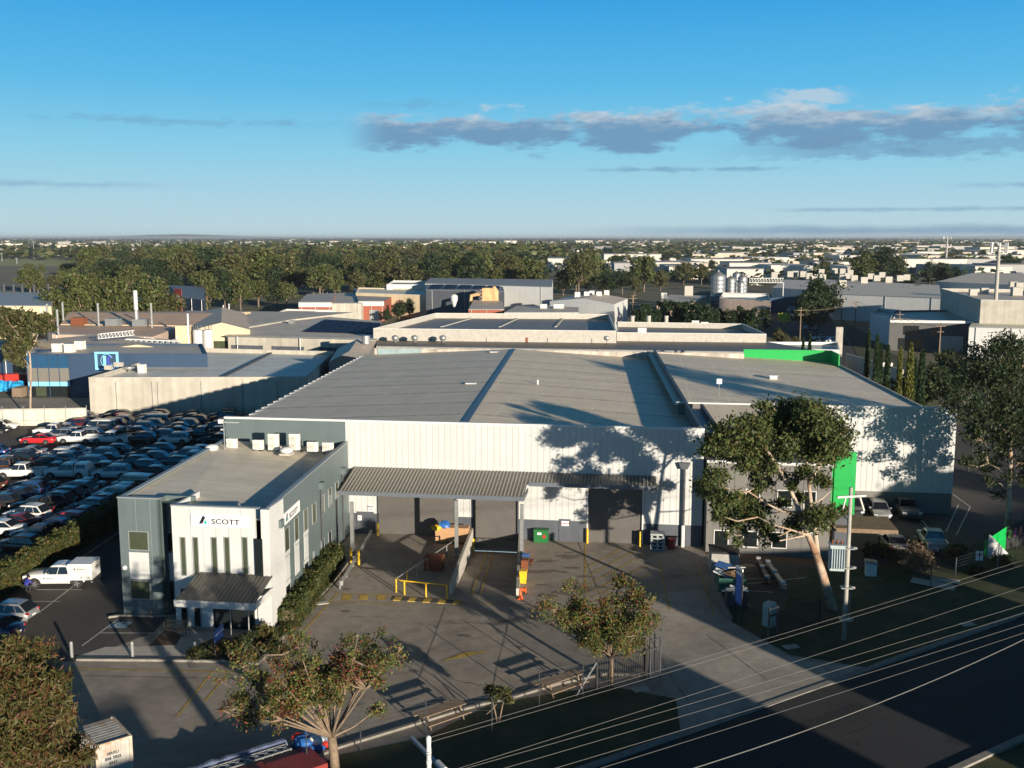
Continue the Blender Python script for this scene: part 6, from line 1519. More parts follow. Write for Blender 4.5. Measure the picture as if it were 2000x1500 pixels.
hedge('boundary_hedge','long clipped boundary hedge between the lane and the sales lot',hs-hd2*3,hs+hd2*29,1.4,2.0,26000,.17,'hedge',3,[.42,.28,.2,.1])
hedge('garden_hedge','low leafy hedge along the office side wall',G(572,1222)-E*.35,G(668,1094)-E*.45,1.15,1.25,12000,.16,'hedge',4,[.5,.32,.14,.04],lum=.22)
rs=np.random.RandomState(9);t=thing('grass_border','tufted green grass border between garden hedge and kerb','grass border',tuple(G(560,1250)));p,q=G(556,1240),G(650,1118);n=6000
f=rs.random((n,1));c=np.array(p)*(1-f)+np.array(q)*f+rs.normal(size=(n,3))*np.array([.28,.28,0]);c[:,2]=.02
h=.25+.25*rs.random((n,1));dv=rs.normal(size=(n,3))*.12;A=rs.normal(size=(n,3));A[:,2]=0;A*=.03/np.linalg.norm(A,axis=1,keepdims=True)
tp=c+dv*1.2;tp[:,2:]=h;V=np.stack([c-A,c+A,tp+A*.2,tp-A*.2],1).astype(np.float32).reshape(-1,3)
cb=MB();cb.quads(V,rs.choice(4,size=n,p=[.6,.2,.15,.05]));cb.build('blades',LEAF['hedge'],t)
# garden plants at the entrance and shrubs on the side lawn
def shrub(label,u,v,ru,h,leaf,seed,n=700,ls=.13,name='shrub',w=None,z=0):
    p=G(u,v);y=p.y;k=y/F;r=ru*k;rs=np.random.RandomState(seed);t=thing(name,label,'shrub',tuple(p));b=MB()
    for i in range(6):
        d=Vector((rs.uniform(-1,1)*r*.7,rs.uniform(-1,1)*r*.7,h*rs.uniform(.6,.95)));b.path([p+Vector((0,0,0)),p+d*.5+Vector((0,0,.1)),p+d],[.03,.02,.008],4)
    b.build('stems',K['bark_brown'],t);cb=MB()
    for i in range(4):
        c=p+Vector((rs.uniform(-.4,.4)*r,rs.uniform(-.4,.4)*r,h*rs.uniform(.4,.7)));V,mi=leaves(rs,c,(r*.7,r*.7,h*.42),n//4,ls,1.8,.2,-.2,len(LEAF[leaf]),w);cb.quads(V,mi)
    cb.build('foliage',LEAF[leaf],t);return t
for i,(u,v,r,h,lf,l) in enumerate([(382,1288,16,.7,'olive','grey green low shrub at the bollard by the entrance sign'),(405,1284,18,.8,'dark','dark shrub under the blue entrance sign'),(445,1282,22,.9,'hedge','leafy shrub right of the entrance sign'),(480,1270,24,1.0,'dark','dark rounded shrub at the entrance canopy'),(515,1255,22,1.1,'hedge','green shrub at the end of the blade wall'),(540,1278,26,.9,'hedge','low shrub at the corner of the garden bed'),
  (1712,1088,24,1.2,'hedge','green strappy shrub in front of the silver sedan'),(1755,1098,26,1.2,'hedge','green shrub left of the dry brown shrub'),(1793,1118,34,2.1,'dryshrub','dry brown twiggy shrub on the side lawn'),(1862,1100,36,1.5,'hedge','spreading green shrub in front of the white ute'),(1905,1120,20,.7,'olive','low weedy shrub below the small white sign'),(1960,1100,22,.6,'olive','low shrub under the banner')]):
    shrub(l,u,v,r,h,lf,30+i,900 if lf!='dryshrub' else 2600,.16 if lf!='dryshrub' else .12)
# shrubs and cypresses on the right-hand boundary
def column(label,u,vb,vt,wpx,leaf,seed,y):
    p=Vector((DY(u,vb,y).x,y,0));zt=DY(u,vt,y).z;r=wpx*y/F/2;rs=np.random.RandomState(seed);t=thing('cypress',label,'tree',tuple(p),'pencil cypresses behind the side warehouse')
    b=MB();b.path([p,p+UP*zt*.9],[.12,.03],6);b.build('trunk',K['bark_dark'],t);n=1700;f=rs.random(n)**.85
    an=rs.random(n)*6.283;rr=r*(np.clip(1-f,0,1)**.42)*np.clip(f*9+.55,0,1)*(.65+.4*rs.random(n))
    c=np.stack([p.x+rr*np.cos(an),p.y+rr*np.sin(an),.2+f*(zt-.2)],1);A=rs.normal(size=(n,3))*.35;A[:,2]+=1.;A/=np.linalg.norm(A,axis=1,keepdims=True);B=np.cross(A,rs.normal(size=(n,3)));B/=np.linalg.norm(B,axis=1,keepdims=True)
    A*=.34;B*=.12;V=np.stack([c-A,c+B,c+A,c-B],1).astype(np.float32).reshape(-1,3);cb=MB();cb.quads(V,rs.choice(3,size=n));cb.build('crown',LEAF[leaf],t)
cyp=[(1568,690,662,9,'conifer',163,'tiny dark pencil cypress by the white low roof, left of two'),(1581,690,654,9,'conifer',163,'tiny dark pencil cypress by the white low roof, right of two'),(1694,720,648,14,'conifer',150,'tall dark cypress, leftmost of the roadside row'),(1711,720,655,14,'conifer',148,'dark cypress second from the left of the roadside row'),(1719,720,672,12,'conifer',150,'short dark cypress third from the left of the roadside row'),(1733,722,676,16,'conifer',145,'broad dark cypress fourth from the left of the roadside row'),(1757,726,680,14,'cypress_yellow',142,'small olive cypress left of the golden one'),(1774,785,672,22,'cypress_yellow',136,'tall golden green cypress, brightest of the row'),(1797,785,684,22,'conifer',133,'tall dark cypress right of the golden one'),(1783,785,700,16,'conifer',138,'dark cypress close behind the golden one')]
for i,(u,vb,vt,w,lf,y,l) in enumerate(cyp): column(l,u,vb,vt,w,lf,60+i,y)
sm=[tree_meshes(200+i,5.,2.4,'dark',6,2200,.34,.1,.15,.8) for i in range(2)]
for i,(u,v,sc,l) in enumerate([(1765,790,1.0,'dark rounded shrub at the foot of the golden cypress'),(1800,800,1.1,'dark dense shrub right of the cypress row'),(1835,800,1.2,'dark spreading shrub behind the right corner of the side warehouse'),(1815,770,1.0,'reddish shadowed shrub beside the last cypress'),(1870,770,1.3,'dark shrub in front of the broad dark tree'),(1850,745,1.2,'large dark bush beside the grey office across the street')]):
    tree_from('large_shrub',l,'shrub',sm[i%2],G(u,v),i*1.3,sc)
# tree at the navy building, left
y=150.;p=Vector((DY(55,760,y).x,y,0))
limbs=[([p,DY(60,720,y),DY(58,690,y)],(.16,.12)),([DY(58,690,y),DY(70,665,y),DY(78,640,y)],(.09,.03)),([DY(58,690,y),DY(40,660,y),DY(25,640,y)],(.08,.03)),([DY(60,720,y),DY(40,690,y)],(.06,.03))]
cl=[clump(y,*c) for c in((20,625,22,16),(50,620,24,14),(75,632,24,14),(95,640,12,9),(15,650,20,14),(45,645,20,12),(35,672,22,14),(30,695,16,12),(55,665,12,10),(8,610,16,10),(40,705,10,8))]
hero('gum_tree','gum tree with thin pale limbs beside the navy building',p,limbs,cl,'olive',12,9000,.38,'bark',1.7,.6)
# ------------------------------------------------------------------ neighbouring buildings, surveyed by their roof corners
def fix(q,z): return Vector((q.x,q.y,z))
ROOFS={}
def roofmat(c,ang=0.):
    c=tuple(min(.72,x*1.45*w) for x,w in zip(c,(1.12,1.,.83)));k=(c,round(ang,2))
    if k not in ROOFS: ROOFS[k]=ribbed('roof_sheet_%d'%len(ROOFS),c,ang+math.pi/2,period=1.0,bump=.4,var=.12,lap=9,lapc=tuple(x*.75 for x in c),across=5.)
    return ROOFS[k]
def shed(name,label,z,FL,FR,BR,BL,wall,roofc,par=0.,cap='white_trim',gable=None,rise=0.,cat='building',wallz=0.,front=None,eave=.0):
    """box building from four roof corner pixels at height z; par = parapet above the roof; rise = ridge height (gable: 'x' ridge along the front, 'y' ridge into the depth)"""
    a,b_,c,d=[G(u,v,z) for u,v in(FL,FR,BR,BL)]
    t=thing(name,label,cat,(a.x,a.y,0))
    ang=math.atan2((b_-a).y,(b_-a).x)
    P4=[a,b_,c,d];zr=z-par
    m=MB();th=.3
    cen=(a+b_+c+d)/4
    inn=[fix(p+(cen-p).normalized()*(th*1.1),0) for p in P4]
    m.prism([p for p in P4],-.05,zr-.02);m.build('wall',K[wall] if isinstance(wall,str) else wall,t)
    if par>0:
        m=MB()
        for i in range(4):
            j=(i+1)%4;m.hexa([fix(P4[i],zr-.02),fix(P4[j],zr-.02),fix(inn[j],zr-.02),fix(inn[i],zr-.02)],[fix(P4[i],z),fix(P4[j],z),fix(inn[j],z),fix(inn[i],z)])
        m.build('parapet',K[wall] if isinstance(wall,str) else wall,t)
        m=MB()
        for i in range(4):
            j=(i+1)%4;m.hexa([fix(P4[i],z+.003),fix(P4[j],z+.003),fix(inn[j],z+.003),fix(inn[i],z+.003)],[fix(P4[i],z+.1),fix(P4[j],z+.1),fix(inn[j],z+.1),fix(inn[i],z+.1)])
        m.build('coping',K[cap],t)
    m=MB();o=lambda p:p+(p-cen).normalized()*eave
    q=[fix(o(p),zr) for p in P4]
    if rise:
        if gable=='x': r0=(q[0]+q[3])/2+UP*rise;r1=(q[1]+q[2])/2+UP*rise;m.poly([q[0],q[1],r1,r0]);m.poly([r0,r1,q[2],q[3]])
        else: r0=(q[0]+q[1])/2+UP*rise;r1=(q[3]+q[2])/2+UP*rise;m.poly([q[0],r0,r1,q[3]]);m.poly([r0,q[1],q[2],r1])
        ga=MB()
        for x,y,r in(((q[0],q[3],r0),(q[1],q[2],r1)) if gable=='x' else ((q[0],q[1],r0),(q[3],q[2],r1))): ga.poly([x,y,r])
        ga.build('gable',K[wall] if isinstance(wall,str) else wall,t)
    else: m.poly([x+UP*.03 for x in q])
    if par==0 and rise==0:
        gm_=MB();gm_.slab(q[0],q[1],.16,zr-.16,zr+.05,side=-1);gm_.build('gutter',K['galv'],t)
        for f in(.08,.5,.92):
            gm_=MB();x=q[0]+(q[1]-q[0])*f;dd_=(q[1]-q[0]).normalized();nn_=Vector((dd_.y,-dd_.x,0));gm_.tube(fix(x+nn_*.12,0),fix(x+nn_*.12,zr-.1),.08,n=5);gm_.build('downpipe',K['galv'],t)
    m.build('roof',roofmat(roofc,ang+(math.pi/2 if gable=='x' else 0)),t)
    t['_c']=[tuple(p) for p in P4];return t,P4
def panel(t,P4,i,f0,f1,z0,z1,m,name='window',out=.05):
    a,b_=P4[i],P4[(i+1)%4];d=fix(b_-a,0);L_=d.length;d.normalize();b=MB();qd(b,fix(a,0),d,L_*f0,L_*f1,z0,z1,out,0,.08);return b.build(name,K[m] if isinstance(m,str) else m,t)
def boxon(t,u,v,z,sz,m='ac',name='roof_unit'):
    p=G(u,v,z);b=MB();b.box(p+UP*sz[2]/2,sz,ANG);return b.build(name,K[m],t)
def flue(t,u,v,z,h,r,m='galv',name='flue'):
    p=G(u,v,z);b=MB();b.tube(p,p+UP*h,r,n=10);b.tube(p+UP*h,p+UP*(h+.15),r*1.25,n=10);return b.build(name,K[m],t)
# 1 concrete tilt-up next to the sales lot
t,P=shed('concrete_warehouse','raw concrete tilt-up warehouse behind the sales lot with pale metal roof',5.75,(173,738),(600,737),(655,687),(372,680),'conc',(.66,.62,.55),par=.7,cap='conc_light')
for f in(.12,.285,.31,.51,.7,.86): panel(t,P,0,f,f+.0025,0,5.1,'slate','panel_joint',.012)
q=G(372,680,5.75);
for (u,v,w) in((212,722,1.6),(232,716,2.0),(268,708,1.6),(300,700,1.6)): boxon(t,u,v,5.2,(w*.8,.5,.75),'conc_light','parapet_upstand')
boxon(t,278,728,5.1,(1.1,.9,1.4),'ac','air_handler');p=G(252,726,5.1);b=MB();b.lathe(p,[(.2,0),(.2,.3),(1.0,.55),(1.1,.8),(.8,.95),(.1,1.0)],14);b.build('roof_cowl',K['galv'],t,smooth=True)
p=G(480,700,5.1);c0_,c1_=G(435,737,5.12),G(545,683,5.12)
b=MB();b.path([c0_+UP*.05,c1_+UP*.05],.25,5);b.build('ridge_cap',K['dark_metal'],t)
# 1b small gable annex between it and the main warehouse
t,P=shed('gable_annex','small grey gabled annex between concrete warehouse and main roof',6.4,(642,707),(720,690),(735,667),(660,680),'grey_panel',(.34,.31,.28),gable='y',rise=1.1)
p=G(715,671,7.2);b=MB();b.tube(p,p+UP*1.5,.75,n=16);b.build('vent_drum',K['galv'],t)
# 2 navy building with the round emblem
t,P=shed('navy_building','navy blue clad building with pale blue framed round emblem and glass corner',7.3,(53,692),(405,692),(395,672),(150,672),'navy',(.34,.33,.32),par=.25,cap='navy')
d=fix(P[1]-P[0],0).normalized();L_=(P[1]-P[0]).length
def fr_(u): return hit(u,700,P[0],d)[0]/L_
a_=MB()
f1=fr_(137)
panel(t,P,0,.004,f1,5.0,7.1,'blue' if False else mat('navy_glass_band',(.02,.075,.16),.2,var=.1),'upper_glazing',.55)
panel(t,P,0,.004,f1,2.65,5.0,mat('grey_blinds',(.17,.16,.14),.5,var=.08),'blinds_glazing',.56)
panel(t,P,0,.004,f1,1.9,2.65,'skyblue','pale_blue_band',.6)
panel(t,P,0,.01,f1-.01,0,1.9,'glass','shop_glazing',.1)
for f in(.003,fr_(75)-.0,fr_(97),fr_(117),f1): panel(t,P,0,f-.002,f+.002,0 if f in(.003,fr_(97)) else 1.9,7.3,'navy','mullion',.63)
panel(t,P,0,fr_(67),fr_(87),0.1,1.75,'glass_green','glass_door',.16)
s0,z0=hit(185,687,P[0],d);s1,z1=hit(233,722,P[0],d);pa=fix(P[0],0);cs=(s0+s1)/2;cz=(z0+z1)/2;hw=(s1-s0)/2;hh=(z0-z1)/2;n_=Vector((d.y,-d.x,0))
b=MB()
for x0,x1,y0,y1 in((-1,1,.78,1),(-1,1,-1,-.78),(-1,-.8,-.78,.78),(.8,1,-.78,.78)): qd(b,pa,d,cs+hw*x0,cs+hw*x1,cz+hh*y0,cz+hh*y1,.2,0,.2)
em=b.build('emblem_frame',K['skyblue'],t)
qd_=lambda x,y:pa+d*(cs+hw*x)+UP*(cz+hh*y)+n_*.1
b=MB();ps=[qd_(.5*math.cos(a),.72*math.sin(a)) for a in np.linspace(.5,6.28-.5,30)];b.path(ps,.05,5);b.build('emblem_ring',K['skyblue'],em)
b=MB();b.poly([qd_(-.32,-.55),qd_(-.06,-.55),qd_(-.06,.55),qd_(-.32,.55)]);b.build('emblem_stem',K['skyblue'],em)
b=MB();b.poly([qd_(-.05,.08),qd_(-.05,-.08),qd_(.18,-.55),qd_(.46,-.55),qd_(.14,0),qd_(.46,.55),qd_(.18,.55)]);b.build('emblem_arm',mat('emblem_indigo',(.05,.07,.42),.5),em)
for u,v in((113,687),(137,688),(157,682)): boxon(t,u,v,7.05,(1.5,1.3,1.5))
# yard clutter left of it
p=G(30,757);b=MB();b.box(p+UP*1.3,(6.,2.4,2.6),.1)
for i in range(20): b.box(p+Vector((-2.9+.3*i,-1.22,1.3)),(.12,.06,2.4),.1)
one('shipping_container','red corrugated shipping container at the left edge beside the navy building','container',b,K['red'])
p=G(8,768);b=MB();rng=random.Random(2)
for i in range(4): lump(b,p+Vector((-2.+1.5*i,0,1.3)),(1.2,1.2,.9),rng)
one('blue_tarpaulin','bright blue tarpaulin over a heap at the left edge','tarpaulin',b,K['blue'] if False else mat('tarp_blue',(.02,.30,.62),.5,var=.2,vs=1.5),smooth=False)
for u,v,l in((48,772,'brown timber crate at the corner of the navy building'),(38,775,'low brown timber stack left of the crate')): crate(u,v,1.8,1.5,1.5,l,'wood')
t,P=shed('dark_shed','dark blue shed at the left edge of the picture behind the container',7.0,(-130,682),(22,682),(10,662),(-130,662),'navy',(.12,.13,.16))
# 3 cream gable shed and grey roof behind the navy building
t,P=shed('cream_shed','cream walled gable shed behind the navy building',6.2,(165,687),(372,687),(345,664),(70,664),'cream',(.34,.31,.28),gable='y',rise=1.3)
t,P=shed('long_grey_shed','low shed with long grey roof behind the gum on the left',5.2,(20,692),(170,678),(250,660),(100,656),'cream',(.32,.29,.26))
flue(t,97,668,6,3.,.5,'dark_metal','tank_frame')
# 4 brown roofed factory
t,P=shed('brown_factory','long brown roofed factory with many thin flues and brick and cream walls',7.2,(95,651),(300,657),(372,630),(120,633),'pink',(.42,.30,.21))
for f0,f1,m in((.30,.40,'brick'),(.58,.68,'dark_metal'),(.15,.22,'slate')): panel(t,P,0,f0,f1,.5,5.5 if m!='dark_metal' else 6.5,m)
for u,v in((155,634),(222,636),(275,637)): boxon(t,u,v,7.3,(3.,2.,1.6),'rust' if u==155 else 'galv')
for u,v,h in((114,653,5.),(124,630,4.6),(193,637,5.),(297,640,5.3)): flue(t,u,v,7.2,h,.24)
t,P=shed('brown_factory','brown gable factory block behind with cream end wall at right',7.4,(118,633),(378,636),(490,609),(150,608),'cream',(.42,.31,.225),gable='x',rise=1.2)
flue(t,93,625,8,3.6,.25);
b=MB();p=G(267,631,8);b.tube(p,p+UP*2.6,.5,n=14);b.tube(p+UP*2.6,p+UP*3.0,.35,n=12);b.build('stack_base',K['galv'],t);b=MB();b.tube(p+UP*3.0,p+UP*7.3,.45,n=16);b.build('white_chimney',K['white_paint'],t)
t,P=shed('cream_gable_hall','cream gable ended hall with long green window band beside the tanks',7.6,(378,644),(488,644),(478,612),(390,610),'cream',(.38,.33,.27),gable='y',rise=1.5)
panel(t,P,0,.35,.95,3.2,5.2,'glass_green')
tk_=thing('storage_tank','wide white cylindrical storage tank with handrail beside the cream hall','tank',tuple(G(397,690)));p=Vector((DY(397,680,215).x,215,0));zt=DY(397,646,215).z
for du in(-9.5,10): q=p+Vector((du*215/F,0,0));b=MB();b.lathe(q,[(1.05,0),(1.05,zt),(.9,zt+.2),(.1,zt+.4)],18);b.build('vessel',K['white_paint'],tk_,smooth=False)
b=MB()
for i in range(10): a=i*.628;b.tube(p+Vector((2.0*math.cos(a),1.1*math.sin(a),zt)),p+Vector((2.0*math.cos(a),1.1*math.sin(a),zt+1.1)),.05,n=4)
b.build('handrail',K['galv'],tk_)
tk_=thing('dust_collector','cream dust collector with pipes beside the white tank','dust collector',(DY(360,680,215).x,215,0));q=Vector((DY(360,680,215).x,215,0));zt=DY(360,635,215).z
b=MB();b.box(q+UP*zt/2,(2.6,2.6,zt));b.build('housing',K['cream'],tk_);b=MB();b.tube(q+Vector((1.3,-1,0)),q+Vector((1.3,-1,zt+2.5)),.28,n=8);b.tube(q+Vector((-1.2,-1.2,0)),q+Vector((-1.2,-1.2,zt-2)),.22,n=8)
for i in range(5): b.box(q+Vector((-1.5,-1.4,1.5+i*1.1)),(.9,.3,.15))
b.build('pipes',K['galv'],tk_)
tk_=thing('lattice_gantry','white lattice conveyor gantry above the cream shed','gantry',tuple(DY(245,672,195)))
for (u0,v0,u1,v1) in((192,662,260,655),(245,672,352,676)):
    b=MB();a,c=DY(u0,v0,196),DY(u1,v1,196)
    for dz in(0,.9):
        for dy in(0,.9): b.tube(a+Vector((0,dy,dz)),c+Vector((0,dy,dz)),.09,n=4)
    n=10
    for i in range(n+1):
        q=a+(c-a)*i/n;b.tube(q,q+UP*.9,.07,n=4)
        if i<n: b.tube(q,a+(c-a)*(i+1)/n+UP*.9,.06,n=4)
    b.build('truss',K['white_paint'],tk_)
for u in(262,340): b=MB();q=DY(u,676,196.4);b.tube((q.x,q.y,0),q,.15,n=6);b.build('leg',K['white_paint'],tk_)
# 5 grey shed with solar panels
t,P=shed('solar_shed','grey roofed open shed with large blue solar array on its roof',6.6,(445,655),(735,662),(742,628),(560,612),'conc',(.40,.375,.335),eave=.6)
for f in(.02,.3,.62): panel(t,P,0,f,f+.22,0,4.6,'slate','dark_bay')
b=MB();a=[G(u,v,6.75) for u,v in((590,648),(728,652),(745,631),(635,624))]
n,mm=7,3
for i in range(n):
    for j in range(mm):
        f=lambda x,y:(a[0]*(1-x)+a[1]*x)*(1-y)+(a[3]*(1-x)+a[2]*x)*y
        x0,x1=i/n+.006,(i+1)/n-.006;y0,y1=j/mm+.012,(j+1)/mm-.012;b.hexa([f(x0,y0),f(x1,y0),f(x1,y1),f(x0,y1)],[f(x0,y0)+UP*.08,f(x1,y0)+UP*.08,f(x1,y1)+UP*.08,f(x0,y1)+UP*.08])
b.build('solar_array',K['solar'],t);boxon(t,570,632,6.6,(1.2,1.2,.8),'galv','roof_vent')
# 6 long white parapet building behind the main roof (two steps)
t,P=shed('parapet_warehouse','long pale parapet warehouse with dark roof directly behind the main warehouse, left part',8.6,(729,642),(1204,647),(1190,614),(850,612),'conc_light',(.13,.135,.15),par=1.2)
for f in(.24,.47,.72,.9): panel(t,P,0,f,f+.003,0,7.1,'slate','panel_joint',.012)
panel(t,P,0,.632,.642,4.,7.15,'rust','rust_streak',.01)
for f in(.28,.52,.75):
    a,c=G(729+475*f,640,7.3),G(850+340*f,616,7.3);b=MB();b.path([a+UP*.05,c+UP*.05],.35,4);b.build('skylight_strip',K['conc_light'],t)
t,P=shed('parapet_warehouse','long pale parapet warehouse with dark roof directly behind the main warehouse, right part',7.9,(1205,650),(1497,653),(1452,633),(1205,629),'conc_light',(.125,.13,.145),par=1.1)
for f in(.15,.38,.6,.85): panel(t,P,0,f,f+.003,0,6.5,'slate','panel_joint',.012)
for u,v in((1358,637),(1376,640)): boxon(t,u,v,6.9,(1.6,1.3,1.3))
for u in(1235,1267,1301): flue(t,u,631,6.8,1.6,.5,'conc_light','roof_vent')
boxon(t,1254,664,5.5,(1.8,1.0,2.6),'ac','plant_box')
# 7 low dark roof between, with whirlybird ventilators
t,P=shed('low_dark_roof_building','low building with narrow dark roof between the main and the parapet warehouse',6.2,(735,676),(1630,690),(1500,668),(735,662),'conc_dirty',(.09,.085,.085))
for i,u in enumerate((772,810,865,1185)):
    p=G(u,669,6.3);b=MB();b.lathe(p,[(.35,0),(.35,.4),(.6,.6),(.75,.95),(.6,1.3),(.1,1.5)],12);b.build('whirlybird',K['galv'],t,smooth=True)
t,P=shed('low_white_building','low white building at the back right corner of the green parapet',5.4,(1375,678),(1640,684),(1637,669),(1360,668),'white_paint',(.5,.49,.46),par=.5)
b=MB();p=G(1636,716);b.box(p+UP*4.2,(1.4,1.0,8.4),ANG);one('concrete_pier','tall weathered concrete pier at the back right corner','pier',b,K['conc_dirty'])
b=MB();a,c=G(1650,745),G(1760,785);b.slab(a,c,.3,-.03,zat(c,722));one('boundary_wall','pale concrete boundary wall right of the side warehouse roof','wall',b,K['conc'])
p=G(1728,722,4.6);b=MB();b.box(p+UP*.6,(2.2,1.4,1.1),ANG);b.box(p+UP*1.2,(2.3,1.5,.1),ANG);one('air_conditioner','pale rooftop air conditioner on the boundary wall roof','air conditioner',b,K['ac'])
# 8 row of buildings behind
t,P=shed('brick_factory','low red brick factory with white top band, left of two',6.5,(583,590),(648,590),(655,575),(600,574),'brick',(.3,.28,.26));panel(t,P,0,0,1,4.9,6.5,'white_paint','white_band')
t,P=shed('brick_factory','low red brick factory with white top band and roller door, right of two',6.5,(700,588),(750,588),(790,566),(690,564),'brick',(.3,.28,.26));panel(t,P,0,0,1,4.9,6.5,'white_paint','white_band');panel(t,P,0,.42,.8,0,3.6,'galv','roller_door')
t,P=shed('flat_factory','long low factory with grey roof joining the two brick ones',6.0,(640,592),(705,592),(800,570),(600,574),'conc',(.36,.33,.30))
t,P=shed('cream_warehouse','long cream warehouse with mint end panel, in front of the solar roofs',7.5,(695,572),(870,578),(875,566),(700,562),'cream',(.5,.48,.45),par=.4);panel(t,P,0,.9,1.0,0,7.5,mat('mint_panel',(.36,.55,.46),.7),'mint_panel')
t,P=shed('white_warehouse','white walled warehouse with dark solar striped roof',9.,(755,556),(860,556),(865,549),(768,548),'white_paint',(.22,.23,.25),par=.8)
t,P=shed('wide_solar_warehouse','wide grey roofed warehouse with rows of solar panels on its front slope',9.5,(832,566),(985,569),(980,553),(835,549),'slate',(.16,.165,.18))
for i in range(5):
    b=MB();u=838+28*i;a=[G(x,v,9.65) for x,v in((u,564),(u+23,564),(u+29,556),(u+6,556))];b.hexa(a,[q+UP*.1 for q in a]);b.build('solar_row',K['solar'],t)
t,P=shed('wide_grey_warehouse','broad dark grey roofed warehouse behind the solar rows',10.,(830,553),(1078,560),(1080,546),(840,543),'white_paint',(.20,.20,.215))
t,P=shed('white_gable_hall','white gable fronted hall behind the back parapet',8.0,(1074,588),(1200,594),(1226,583),(1115,578),'white_paint',(.42,.385,.34),gable='y',rise=1.2)
for u,v in((1128,583),(1146,582),(1156,580),(1170,582),(1185,579)): boxon(t,u,v,8.2,(1.6,1.5,2.0))
t,P=shed('tan_shed','low tan walled shed left of the conifer screen',6.,(1283,590),(1350,592),(1380,578),(1310,575),'pink',(.42,.37,.31));boxon(t,1297,583,6,(2,1.5,2));boxon(t,1345,577,6,(3,2.5,3.5),'conc_light','roof_tower')
t,P=shed('grey_low_shed','grey shed with pale roof immediately behind the parapet building',7.,(985,610),(1130,610),(1130,600),(1010,597),'conc_light',(.36,.335,.30))
for u in(1062,1088,1095): boxon(t,u,602,7,(1.8,1.5,1.2))
t,P=shed('cyclone_plant','brown brick plant with white cyclone and rusty extraction tower',7.,(915,604),(985,604),(980,588),(925,586),'brick',(.40,.36,.31))
p=G(887,602,5);b=MB();b.lathe(p,[(.25,0),(.4,.6),(1.15,2.6),(1.15,3.9),(.4,4.4)],14);b.build('cyclone',K['white_paint'],t,smooth=True)
p=G(952,605,4);b=MB();b.box(p+UP*3.5,(3.2,3,7));b.lathe(p+Vector((2.2,0,0)),[(1.4,0),(1.4,6),(.4,7.5)],12)
for i in range(6): b.box(p+Vector((-1.8,-1.6,1+i*1.1)),(.8,.5,.15))
b.path([p+Vector((-5.5,0,1)),p+Vector((-5.2,0,4.5)),p+Vector((-2,0,5.2))],.6,8);b.build('extraction_tower',mat('tower_orange',(.55,.34,.17),.8,var=.3,vs=.6),t)
# pink wing, silos
t,P=shed('pink_building','pinkish rendered building with white roof monitors below the silos',7.5,(1405,583),(1506,588),(1500,574),(1412,571),'pink',(.5,.49,.47),par=.8)
for v in(577,580): b=MB();a,c=G(1412,v,6.8),G(1498,v+1,6.8);b.slab(a,c,1.2,6.8,7.6);b.build('roof_monitor',K['white_paint'],t)
text('JELLY',1.0,K['ink'],G(1494,594,4.6)+Vector((0,-.8,0)),E,UP,t,'lettering') if False else None
K['silo']=mat('silo_steel',(.30,.32,.34),.5,metal=.6,var=.08,vs=.6)
for u,vb,vt,w,y,l in((1404,577,530,28,372,'large shiny galvanised silo with conical top, biggest of the group'),(1429,572,539,19,378,'medium silo just right of the largest one'),(1440,566,530,15,392,'white topped silo at the back of the group'),(1452,566,536,18,384,'medium silo on the right of the group'),(1449,572,548,14,376,'short silo in front on the right of the group')):
    p=Vector((DY(u,500,y).x,y,0));zt=DY(u,vt,y).z;r=w*y/F/2;t=thing('silo',l,'silo',tuple(p),'steel silos');b=MB();pr=[(r,0)]
    k=9;hz=zt-r*.55
    for i in range(1,k+1): pr+=[(r,hz*i/k-.08),(r*1.012,hz*i/k-.04),(r,hz*i/k)]
    b.lathe(p,pr,24);b.build('shell',K['silo'],t,smooth=True);b=MB();b.lathe(p+UP*hz,[(r*1.03,0),(r*.15,r*.55),(r*.14,r*.68),(.02,r*.7)],24);b.build('cone_roof',K['silo'],t)
    b=MB();q=p+Vector((r*-.35,-r*.96,0));b.slab(q-Vector((.14,0,0)),q+Vector((.14,0,0)),.06,0,hz);b.build('ladder',K['dark_metal'],t)
b=MB();a,c=DY(1464,552,384),DY(1530,552,384)
for dz in(0,1.6): b.tube(a+UP*dz,c+UP*dz,.16,n=5)
for i in range(12): q=a+(c-a)*i/12;b.tube(q,q+UP*1.6,.1,n=4);b.tube(q,q+(c-a)/12+UP*1.6,.08,n=4)
b.tube(Vector((c.x,c.y,0)),c,.2,n=6);one('lattice_gantry','white lattice conveyor bridge right of the silos','gantry',b,K['white_paint'])
# right-hand side
t,P=shed('long_white_factory','long white factory with broad grey roof crowded with pale cooling boxes',8.5,(1628,574),(1838,582),(1835,557),(1600,545),'white_paint',(.42,.40,.37))
for u,v in((1508,0),(1645,548),(1655,544),(1668,549),(1700,545),(1712,549),(1722,542),(1735,552),(1757,549),(1770,547),(1645,560),(1687,553)):
    if v: boxon(t,u,v,8.5,(2.7,2.4,2.5),'conc_light')
t,P=shed('white_factory_wing','white factory wing with many cooling boxes, in shade behind the street trees',8.,(1508,562),(1580,566),(1610,548),(1530,546),'white_paint',(.40,.38,.36))
for u,v in((1512,543),(1543,541),(1553,540),(1568,541),(1580,545),(1590,548),(1604,536),(1630,534),(1645,535),(1660,538),(1606,548)): boxon(t,u,v,8.,(2.8,2.5,2.8),'conc_light')
t,P=shed('brown_office','low brown office with flat roof and posts behind the street trees',6.5,(1636,580),(1760,585),(1752,571),(1660,568),'pink',(.36,.32,.28))
panel(t,P,0,0,1,.5,4.,'glass');panel(t,P,0,.3,.42,0,6.4,'pink','pier')
t,P=shed('tall_concrete_hall','tall pale concrete hall at the right with shaded side wall and rooftop structures',12.5,(1916,586),(2120,590),(2010,566),(1838,564),'conc',(.40,.37,.34),par=.8)
